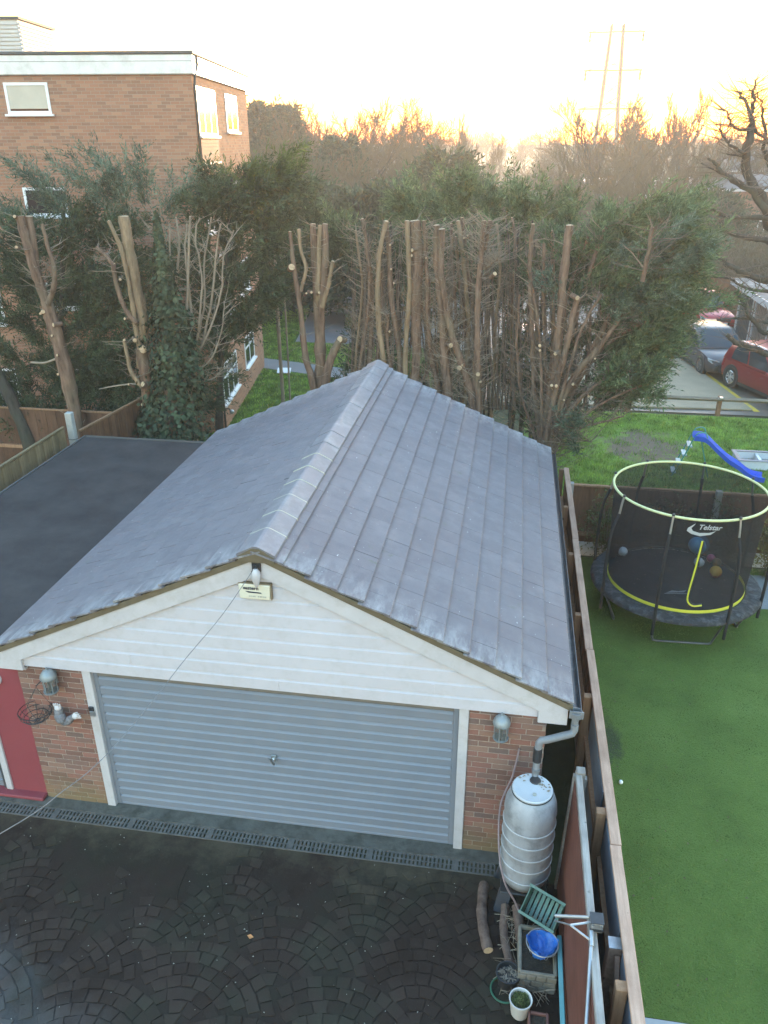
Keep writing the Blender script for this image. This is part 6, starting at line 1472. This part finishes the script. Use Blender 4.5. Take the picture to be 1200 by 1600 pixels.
# ------------------------------------------------------------ gnarled tree at the right edge
t = thing('gnarled_tree', 'large dark bare tree with crooked limbs reaching in from the right edge', 'tree', (*at(1235, 560, Y=19)[:2], 0)); S = []
YK = 19.0
S.append(add_stem(t, [(1262, 640), (1250, 540), (1240, 440), (1225, 380), (1205, 340)], YK, 46, 34, m['bark_dark'], cut=False, name='trunk', wob=.05))
for pth, w0, w1, dy in (([(1206, 342), (1188, 305), (1170, 275), (1165, 240), (1172, 215), (1176, 195)], 22, 13, 0), ([(1176, 197), (1175, 175), (1178, 150), (1180, 124)], 10, 3, 0), ([(1176, 200), (1170, 178), (1160, 150), (1155, 143)], 9, 4, .2), ([(1174, 202), (1155, 203), (1142, 193), (1135, 175), (1130, 172)], 6, 3, -.1),
                (((1178, 200), (1192, 215), (1210, 230)), 7, 4, .2), ([(1195, 240), (1196, 200), (1190, 165), (1183, 146)], 8, 2.5, .3), ([(1166, 240), (1150, 232), (1135, 220), (1128, 205), (1124, 195)], 7, 3, -.3), ([(1165, 245), (1150, 243), (1135, 240)], 4, 2, -.2),
                ([(1200, 335), (1175, 300), (1150, 285), (1130, 270), (1118, 255), (1106, 248)], 16, 4, -.4), ([(1150, 285), (1125, 270), (1095, 255)], 5, 2, .3), ([(1210, 345), (1190, 340), (1165, 340), (1135, 338), (1115, 328), (1104, 330)], 11, 4, -.5),
                ([(1225, 385), (1195, 375), (1170, 372), (1145, 365), (1130, 352), (1126, 342)], 14, 5, -.6), ([(1238, 440), (1205, 438), (1185, 436), (1150, 420), (1130, 408), (1115, 392), (1100, 384)], 17, 5, -.8), ([(1235, 450), (1200, 455), (1165, 450), (1140, 435), (1100, 432)], 8, 3, -.5),
                ([(1250, 540), (1215, 555), (1185, 548), (1165, 540), (1150, 535), (1135, 523)], 16, 9, -1.0), ([(1240, 480), (1200, 520), (1180, 505), (1165, 480), (1158, 465), (1148, 455)], 12, 6, -.9), ([(1240, 500), (1205, 505), (1160, 497), (1120, 500)], 8, 3, -.7), ([(1225, 360), (1215, 300), (1205, 260), (1196, 235)], 15, 8, .2)):
    S.append(add_stem(t, list(pth), YK+dy, w0, w1, m['bark_dark'], ground=False, cut=False, name='limb', wob=.05, n=8))
twigs_on(t, S, 620, .35, 1.5, m['twig'], name='twigs', up=.4, r=.011)

# ------------------------------------------------------------ far buildings
def house(name, label, cat, x0, x1, y0, y1, h, roof, wins, mat='house_brick', eave=.35, roofm=None, flat=False, group=None):
    t = thing(name, label, cat, ((x0+x1)/2, y0, 0), group); mb = MB(); mb.box(x0, y0, 0, x1, y1, h); mb.build('wall', m[mat], t)
    rm = roofm or simple('dull_roof', (.095, .09, .09), .8, .15, 2)
    if flat: mb = MB(); mb.box(x0-eave, y0-eave, h+.001, x1+eave, y1+eave, h+.22); mb.build('roof', rm, t)
    else:
        ym = (y0+y1)/2; mb = MB(); a = [(x0-eave, y0-eave, h), (x1+eave, y0-eave, h), (x1+eave, y1+eave, h), (x0-eave, y1+eave, h), (x0+1.6, ym, h+roof), (x1-1.6, ym, h+roof)]
        mb.add(a, [(0, 1, 5, 4), (2, 3, 4, 5), (1, 2, 5), (3, 0, 4), (3, 2, 1, 0)]); mb.build('roof', rm, t)
        mb = MB(); mb.box(x0-eave, y0-eave-.09, h-.12, x1+eave, y0-eave-.002, h+.02); mb.build('gutter', m['white_paint'], t)
    for (u, z, w, hh) in wins:
        mb = MB(); xw = x0+u; f = .07
        mb.box(xw, y0-.05, z, xw+f, y0-.002, z+hh); mb.box(xw+w-f, y0-.05, z, xw+w, y0-.002, z+hh); mb.box(xw+f, y0-.05, z+hh-f, xw+w-f, y0-.002, z+hh); mb.box(xw+f, y0-.05, z, xw+w-f, y0-.002, z+f); mb.box(xw+w/2-f/2, y0-.048, z+f, xw+w/2+f/2, y0-.002, z+hh-f)
        wd = mb.build('window', m['white_upvc'], t); mb = MB(); mb.box(xw+f, y0-.03, z+f, xw+w-f, y0-.004, z+hh-f); mb.build('pane', m['glass'], wd)
    return t
A_ = at(1093, 400, Y=57); B_ = at(1215, 400, Y=57)
house('brick_house', 'long brick house with white gutter and windows beyond the hedge at the right', 'house', A_[0]+.3, A_[0]+13, 58, 65, 4.3, .9, [(1.9, 1.1, 1.0, 1.1), (3.6, 1.1, 1.0, 1.1), (6.4, 1.4, 1.25, 1.7), (8.6, 1.4, 1.4, 1.7), (11.2, 1.4, 1.2, 1.7)])
C_ = at(1128, 330, Y=72)
house('brick_house', 'taller brick house with a grey hipped roof behind the long brick house', 'house', C_[0], C_[0]+11, 72, 80, 5.1, 1.7, [(3.6, 3.2, 1.5, 1.3), (7.6, 3.2, 1.9, 1.3), (9.2, .6, 1.2, 1.3)])
D_ = at(1118, 312, Y=92)
house('far_house', 'pinkish far house wall glimpsed above the grey hipped roof', 'house', D_[0], D_[0]+8, 92, 100, 5.4, .5, [(2, 3, 3.5, 1.0)], flat=True)
E_ = at(505, 335, Y=44)
house('small_shed', 'low hut with a grey roof half hidden at the edge of the wood', 'shed', E_[0]+.3, E_[0]+4.6, 44, 47, 2.7, .7, [(.5, 1.0, .7, .8)])
# long pale depot and parked vans beyond the brushwood
P0 = at(915, 284, Y=105); P1 = at(1170, 284, Y=105)
t = thing('depot', 'long low pale depot building far off below the pylon', 'building', (P0[0], 105, 0)); mb = MB(); mb.box(P0[0], 105, 0, P1[0], 118, 2.4); mb.build('wall', m['house_brick'], t)
mb = MB(); mb.box(P0[0]-.3, 104.5, 2.41, P1[0]+.3, 118.5, 2.75); mb.build('roof', m['white_paint'], t)
mb = MB()
for k in range(9): mb.box(P0[0]+1+k*2.5, 104.9, .2, P0[0]+2.8+k*2.5, 104.99, 2.1)
mb.build('roller_door', m['door'], t)
def van(x, y, label, L=5.2, col=None):
    t = thing('white_van', label, 'van', (x, y, 0), 'white vans parked far off'); w = .95
    mb = MB(); mb.poly([(x-L/2, y-w, .35), (x+L/2, y-w, .35), (x+L/2, y-w, 1.1), (x+L/2-.9, y-w, 1.35), (x+L/2-1.5, y-w, 2.2), (x-L/2+.1, y-w, 2.3), (x-L/2, y-w, 2.1)], (0, 2*w, 0)); mb.build('body', m['white_upvc'], t, bevel=.08, seg=2)
    mb = MB(); mb.poly([(x+L/2-1.05, y-w-.012, 1.40), (x+L/2-1.55, y-w-.012, 2.08), (x+L/2-2.2, y-w-.012, 2.1), (x+L/2-2.2, y-w-.012, 1.4)], (0, .01, 0)); mb.build('window', m['glass'], t)
    for sx in (-1.5, 1.6): mb = MB(); mb.lathe((x+sx, y-w-.01, .34), [(.34, 0), (.34, .2)], 16, (0, 1, 0)); mb.build('wheel', m['black_plastic'], t)
P = at(1010, 291, Y=88); van(P[0], 88, 'white van parked in front of the far depot, nearer the pylon'); P = at(1068, 292, Y=90); van(P[0], 90, 'white van parked farther right along the far depot')

# row of flat-roofed garages by the car park
t = thing('garage_row', 'row of flat roofed brick garages with white framed doors beside the car park', 'garage', (14.1, 26, 0))
h = 2.15; x0 = 13.95; mb = MB(); mb.box(x0+.12, 19, 0, x0+6, 28.8, h); mb.build('wall', m['house_brick'], t)
mb = MB(); mb.box(x0-.35, 18.8, h+.001, x0+6.2, 29.0, h+.20); mb.build('roof', simple('mossy_flat_roof', (.12, .115, .11), .8, .3, 1.2, dirt=(.34, .34, .33), dirtamt=.8, dscale=.7), t)
mb = MB(); mb.box(x0-.38, 18.8, h-.02, x0-.352, 29.0, h+.215); mb.build('fascia_board', m['white_paint'], t)
dc = (simple('dark_garage_door', (.045, .05, .055), .6, .2), simple('brown_garage_door', (.16, .12, .10), .6, .2), simple('grey_garage_door', (.13, .13, .135), .6, .2))
for k in range(4):
    y1 = 28.45-k*2.35; y0 = y1-1.95
    mb = MB(); mb.box(x0+.03, y0, .02, x0+.10, y1, 1.95); mb.build('garage_door', dc[k % 3], t)
    mb = MB()
    for j in range(8): mb.box(x0+.012, y0+.12+j*.22, .05, x0+.029, y0+.16+j*.22, 1.92)
    mb.build('door_rib', dc[k % 3], t)
    for y in (y0-.09, y1+.001): mb = MB(); mb.box(x0-.02, y, .02, x0+.119, y+.089, 2.05); mb.build('door_jamb', m['white_paint'], t)
    mb = MB(); mb.box(x0+.0, y1+.092, .02, x0+.118, y1+.30, 2.12); mb.build('pier', m['house_brick'], t)
    mb = MB(); mb.box(x0-.02, y0, 1.955, x0+.118, y1, 2.05); mb.build('door_head', m['white_paint'], t)
board_fence('car_park_fence', 'brown boarded fence behind the red car beside the garage row', (9.0, 33.2), (15.2, 33.0), 1.75, 4, m['wood_brown'], m['wood_post'], rail_z=(.8,), cap_w=.06, board=.16)
# pylon
PY = 150.0; pc = at(945, 215, Y=PY); xc = pc[0]+.2
t = thing('electricity_pylon', 'tall lattice electricity pylon with three cross arms standing above the treeline', 'pylon', (xc, PY, 0)); zt = at(958, 38, Y=PY)[2]
pm_ = simple('pylon_steel', (.045, .042, .04), .8, .1)
def hwid(z): return 2.0*(1-z/zt)+.95*(z/zt)
for sx in (-1, 1):
    for sy in (-1, 1): mb = MB(); mb.tube([(xc+sx*hwid(0)*1.2, PY+sy*hwid(0)*1.2, 0), (xc+sx*hwid(zt*.5), PY+sy*hwid(zt*.5), zt*.5), (xc+sx*hwid(zt), PY+sy*hwid(zt), zt)], .19, 4); mb.build('leg', pm_, t)
mb = MB(); z = 1.0
while z < zt-1:
    z2 = z+1.9
    for sy in (-1, 1):
        mb.tube([(xc-hwid(z), PY+sy*hwid(z), z), (xc+hwid(z2), PY+sy*hwid(z2), z2)], .035, 3, False); mb.tube([(xc+hwid(z), PY+sy*hwid(z), z), (xc-hwid(z2), PY+sy*hwid(z2), z2)], .035, 3, False)
    z = z2
mb.build('bracing', pm_, t, fix=False)
for py_, hs in ((50, 4.6), (110, 4.8), (170, 5.2)):
    z = at(955, py_, Y=PY)[2]; mb = MB(); mb.beam((xc-hs, PY, z), (xc+hs, PY, z), .24, .24); mb.tube([(xc-hs, PY, z), (xc, PY, z+.9), (xc+hs, PY, z)], .05, 4, False); mb.build('cross_arm', pm_, t)
    for s in (-1, 1): mb = MB(); mb.lathe((xc+s*(hs-.3), PY, z-1.5), [(.12, 0), (.22, .3), (.12, .6), (.22, .9), (.1, 1.4)], 8); mb.build('insulator', pm_, t)

# ------------------------------------------------------------ cars
def loft(sections):
    n = len(sections[0]); vs = [p for s in sections for p in s]; fs = [(i*n+k, i*n+(k+1) % n, (i+1)*n+(k+1) % n, (i+1)*n+k) for i in range(len(sections)-1) for k in range(n)]
    fs += [tuple(range(n))[::-1], tuple((len(sections)-1)*n+k for k in range(n))]; return vs, fs
def car(name, label, paint, loc, heading, L=4.1, W=1.74, H=1.47, suv=False, roof_rails=False, group=None, plate=True, roof_col=None, front=True):
    """+x is the nose.  Body, glasshouse and wheels follow one side profile."""
    t = thing(name, label, 'car', (0, 0, 0), group); hw = W/2; gr = .20 if suv else .15; wr = .345 if suv else .315
    bz = H*.60; fax, rax = L*.5-.82, -L*.5+.72
    st = [(-.5, .42, .84, .80), (-.485, .28, .95, .91), (-.44, .22, 1.0, .97), (-.30, gr, 1.02, 1.0), (-.10, gr, 1.0, 1.0), (.12, gr, .985, 1.0), (.20, gr, .965, 1.0), (.30, gr, .93, .99), (.40, .19, .86, .965), (.465, .22, .76, .90), (.495, .30, .66, .80), (.505, .40, .58, .74)]
    secs = []
    for f, zb, zt, w in st:
        x = f*L; top = bz*zt; h = hw*w; cr = .035 if f > .2 else .0
        half = [(h*.90, zb), (h*.985, zb+.10), (h, zb+(top-zb)*.45), (h*.985, zb+(top-zb)*.70), (h*.95, top-.045), (h*.86, top), (h*.45, top+cr)]
        secs.append([(x, y, z) for y, z in half]+[(x, -y, z) for y, z in half[::-1]])
    vs, fs = loft(secs); mb = MB(); mb.add(vs, fs); b = mb.build('body', paint, t, smooth=40, bevel=.012, seg=2)
    # glasshouse
    zr = H; zb = bz*.985; x0, x1 = -L*.485, L*.215; xr0, xr1 = -L*(.40 if not suv else .41), L*.03
    rings = []
    for f, xa, xb, w in ((0, x0, x1, .945), (.5, x0+(xr0-x0)*.42, x1+(xr1-x1)*.48, .875), (.93, x0+(xr0-x0)*.86, x1+(xr1-x1)*.95, .79), (1.0, xr0+.06, xr1-.10, .70)):
        z = zb+(zr-zb)*f; h = hw*w; r = []
        for k in range(9): u = k/8; r.append((xb+(-.09*(2*u-1)**2+.0)*1.0, h*(1-2*u), z))
        for k in range(9): u = k/8; r.append((xa+.05*(2*u-1)**2, -h*(1-2*u), z))
        rings.append(r)
    rings.append([(p[0]*.7-.2, p[1]*.72, zr+.022) for p in rings[-1]])
    vs, fs = loft(rings); mb = MB(); mb.add(vs, fs); mb.build('cabin', roof_col or paint, t, smooth=50)
    def ringpt(f, u, side):   # side windows: u along the length, f up
        h = hw*(np.interp(f, (0, .5, .93), (.945, .875, .79))); xa = np.interp(f, (0, .5, .93), (x0, x0+(xr0-x0)*.42, x0+(xr0-x0)*.86))+.05; xb = np.interp(f, (0, .5, .93), (x1, x1+(xr1-x1)*.48, x1+(xr1-x1)*.95))-.09
        return np.array([xa+(xb-xa)*u, side*(h+.006), zb+(zr-zb)*f])
    gl = m['car_glass']
    for s in (-1, 1):
        for (u0, u1, us) in ((.12, .47, .16), (.50, .91, .50)):
            q = [ringpt(.10, u0 if u0 > .3 else u0+.03, s), ringpt(.10, u1+(.05 if u1 > .8 else 0), s), ringpt(.5, u1+(.0 if u1 > .8 else 0), s), ringpt(.84, u1-(.02 if u1 > .8 else 0), s), ringpt(.84, us, s), ringpt(.5, (u0+us)/2, s)]
            mb = MB(); mb.poly(q, (0, s*.004, 0)); mb.build('window', gl, t)
    def front_pt(f, u, rear):
        h = hw*np.interp(f, (0, .5, .93), (.945, .875, .79)); c = (2*u-1)
        if rear: return np.array([np.interp(f, (0, .5, .93), (x0, x0+(xr0-x0)*.42, x0+(xr0-x0)*.86))+.05*c*c-.008, -h*c, zb+(zr-zb)*f+.004])
        return np.array([np.interp(f, (0, .5, .93), (x1, x1+(xr1-x1)*.48, x1+(xr1-x1)*.95))-.09*c*c+.010, h*c, zb+(zr-zb)*f+.006])
    for rear, nm, lo, hi, mg in ((False, 'windscreen', .07, .92, .06), (True, 'rear_window', .18, .86, .12)):
        vs = [front_pt(f, u, rear) for f in np.linspace(lo, hi, 5) for u in np.linspace(mg, 1-mg, 9)]; fs = [(i*9+k, i*9+k+1, (i+1)*9+k+1, (i+1)*9+k) for i in range(4) for k in range(8)]
        mb = MB(); mb.add(vs, fs); mb.build(nm, gl, t, smooth=60)
    # wheels in dark arches
    for ax in (fax, rax):
        for s in (-1, 1):
            mb = MB(); mb.lathe((ax, s*(hw*.93), wr+.02), [(wr+.055, -.10), (wr+.055, .062), (wr+.02, .066), (0, .066)], 28, (0, s, 0)); mb.build('wheel_arch', m['black_plastic'], t, smooth=40)
            mb = MB(); mb.lathe((ax, s*(hw-.10), wr), [(wr*.62, .09), (wr*.66, .12), (wr*.93, .112), (wr, .08), (wr, -.08), (wr*.9, -.11)], 30, (0, s, 0), cap=False); w = mb.build('wheel', m['tyre'], t, smooth=40)
            mb = MB(); c = np.array([ax, s*(hw+.008), wr])
            mb.lathe(c, [(wr*.64, .004), (wr*.60, .012), (wr*.56, -.03)], 28, (0, s, 0), cap=False)
            for k in range(5):
                a = 2*math.pi*k/5+.3; e = np.array([math.cos(a), 0, math.sin(a)]); g = np.array([-math.sin(a), 0, math.cos(a)]); p0 = c+e*.03; p1 = c+e*wr*.60
                for sp in (-.16, .16) if suv else (0,):
                    mb.poly([p0+g*.025, p0-g*.025, p1+g*(-.03+sp*.35), p1+g*(.03+sp*.35)], (0, s*-.02, 0))
            mb.lathe(c, [(.05, 0), (.045, .01), (0, .012)], 12, (0, s, 0)); mb.build('rim', m['alloy'] if suv else m['alloy_dark'], w)
            mb = MB(); mb.lathe((ax, s*(hw-.02), wr), [(wr*.6, 0), (0, .0)], 20, (0, s, 0)); mb.build('brake_disc', m['void'], w)
    xf = L*.5
    for s in (-1, 1):
        q = [(xf-.30, s*hw*.985, bz*.83), (xf-.13, s*hw*.91, bz*.80), (xf-.05, s*hw*.60, bz*.735), (xf-.07, s*hw*.56, bz*.67), (xf-.10, s*hw*.86, bz*.64), (xf-.24, s*hw*.975, bz*.72)]
        mb = MB(); mb.poly([np.array(p)+np.array([.012, s*.012, .012]) for p in q], (-.06, -s*.05, -.01)); mb.build('headlight', m['headlight'], t, bevel=.008)
        q = [(-xf+.02, s*hw*.80, bz*.95), (-xf+.18, s*hw*.965, bz*.97), (-xf+.16, s*hw*.985, bz*.70), (-xf+.0, s*hw*.82, bz*.66)]
        mb = MB(); mb.poly([np.array(p)+np.array([-.010, s*.012, 0]) for p in q], (.05, -s*.05, 0)); mb.build('tail_light', m['red_lens'], t)
        mb = MB(); mb.obox((x1-.36, s*(hw+.075), bz*1.045), (.045, 0, 0), (0, .075, 0), (0, 0, .055)); mb.build('wing_mirror', paint, t, bevel=.03, seg=2)
        mb = MB(); mb.box(*sorted_box(rax+wr+.05, fax-wr-.05, s*(hw*.955), s*(hw*.992), gr+.0, gr+.09)); mb.build('side_skirt', m['black_plastic'], t)
        for ux in ((-.06, .30) if not suv else (-.20, .08)):
            mb = MB(); mb.obox((L*ux*.55, s*(hw*.985+.012), bz*.80), (.085, 0, 0), (0, .012, 0), (0, 0, .014)); mb.build('door_handle', paint, t, bevel=.006)
        if roof_rails: mb = MB(); mb.tube([(xr1-.35, s*hw*.66, zr+.03), (xr1-.45, s*hw*.68, zr+.06), (xr0+.35, s*hw*.68, zr+.06), (xr0+.2, s*hw*.66, zr+.03)], .016, 6); mb.build('roof_rail', m['alloy'], t)
    mb = MB(); mb.poly([(xf+.010, -hw*.50, bz*.70), (xf+.010, hw*.50, bz*.70), (xf+.03, hw*.42, bz*.44), (xf+.03, -hw*.42, bz*.44)], (-.06, 0, 0)); mb.build('grille', m['black_plastic'], t, bevel=.01)
    mb = MB(); mb.poly([(xf+.012, -hw*.66, .36), (xf+.012, hw*.66, .36), (xf+.005, hw*.6, .25), (xf+.005, -hw*.6, .25)], (-.09, 0, 0)); mb.build('lower_grille', m['black_plastic'], t)
    if plate: mb = MB(); mb.box(xf+.032, -.26, bz*.46, xf+.042, .26, bz*.46+.11); mb.build('number_plate', m['white_upvc'], t)
    mb = MB(); mb.lathe((xr0+.3, 0, zr+.02), [(.018, 0), (.008, .05), (.004, .16)], 6); mb.build('aerial', m['black_plastic'], t)
    t.location = loc; t.rotation_euler = (0, 0, heading); return t
def sorted_box(a, b, c, d, e, f): return (min(a, b), min(c, d), min(e, f), max(a, b), max(c, d), max(e, f))
m['car_glass'] = mat_glass('car_glass', (.03, .045, .055), .04); m['tyre'] = simple('tyre_rubber', (.022, .022, .023), .85, .1); m['alloy'] = simple('alloy_wheel', (.62, .63, .64), .25, .05, metal=.8); m['alloy_dark'] = simple('dark_alloy_wheel', (.14, .145, .15), .3, .05, metal=.7)
m['headlight'] = mat_glass('headlight_lens', (.42, .46, .5), .08); m['red_lens'] = simple('red_lens', (.28, .015, .012), .2, .05)
def paint(name, c, metal=.35):
    t = NT(name); t.done(c, .38, metal, .3); t.b.inputs['Coat Weight'].default_value = .35; t.b.inputs['Coat Roughness'].default_value = .05; return t.m
car('parked_car', 'dark grey hatchback parked nose forward on the tarmac beyond the low rail', paint('grey_car_paint', (.045, .045, .048), .0), (11.98, 23.55, .012), math.radians(-80), 3.95, 1.68, 1.40)
car('parked_car', 'red sport utility car parked beside the grey hatchback at the right edge', paint('red_car_paint', (.24, .018, .022)), (13.32, 19.75, .012), math.radians(-68), 4.1, 1.72, 1.48, suv=True, roof_rails=True)
car('parked_car', 'bright red car half hidden by the bush in front of the brown fence', paint('bright_red_paint', (.36, .02, .022)), (12.95, 30.7, .012), math.radians(-75), 3.9, 1.7, 1.5)
car('parked_car', 'pale blue car parked in front of the long brick house', paint('pale_blue_paint', (.26, .33, .38)), (19.6, 51.0, .0), math.radians(-40), 4.2, 1.75, 1.45)
car('parked_car', 'silver white car glimpsed through the bare stems behind the garage roof', paint('white_car_paint', (.55, .56, .57), .1), (5.4, 21.2, .075), math.radians(-80), 4.2, 1.75, 1.45)

# ------------------------------------------------------------ evening haze
hz = MB(); hz.box(-420, -40, -1.2, 420, 420, 34)
hm = bpy.data.materials.new('evening_haze'); hm.use_nodes = True; hn = hm.node_tree; hn.nodes.clear()
ho = hn.nodes.new('ShaderNodeOutputMaterial'); hv = hn.nodes.new('ShaderNodeVolumePrincipled')
hv.inputs['Color'].default_value = (.92, .91, .88, 1); hv.inputs['Density'].default_value = HAZE; hv.inputs['Anisotropy'].default_value = .5
hn.links.new(hv.outputs[0], ho.inputs['Volume'])
h_ = hz.build('haze', hm); h_['kind'] = 'stuff'
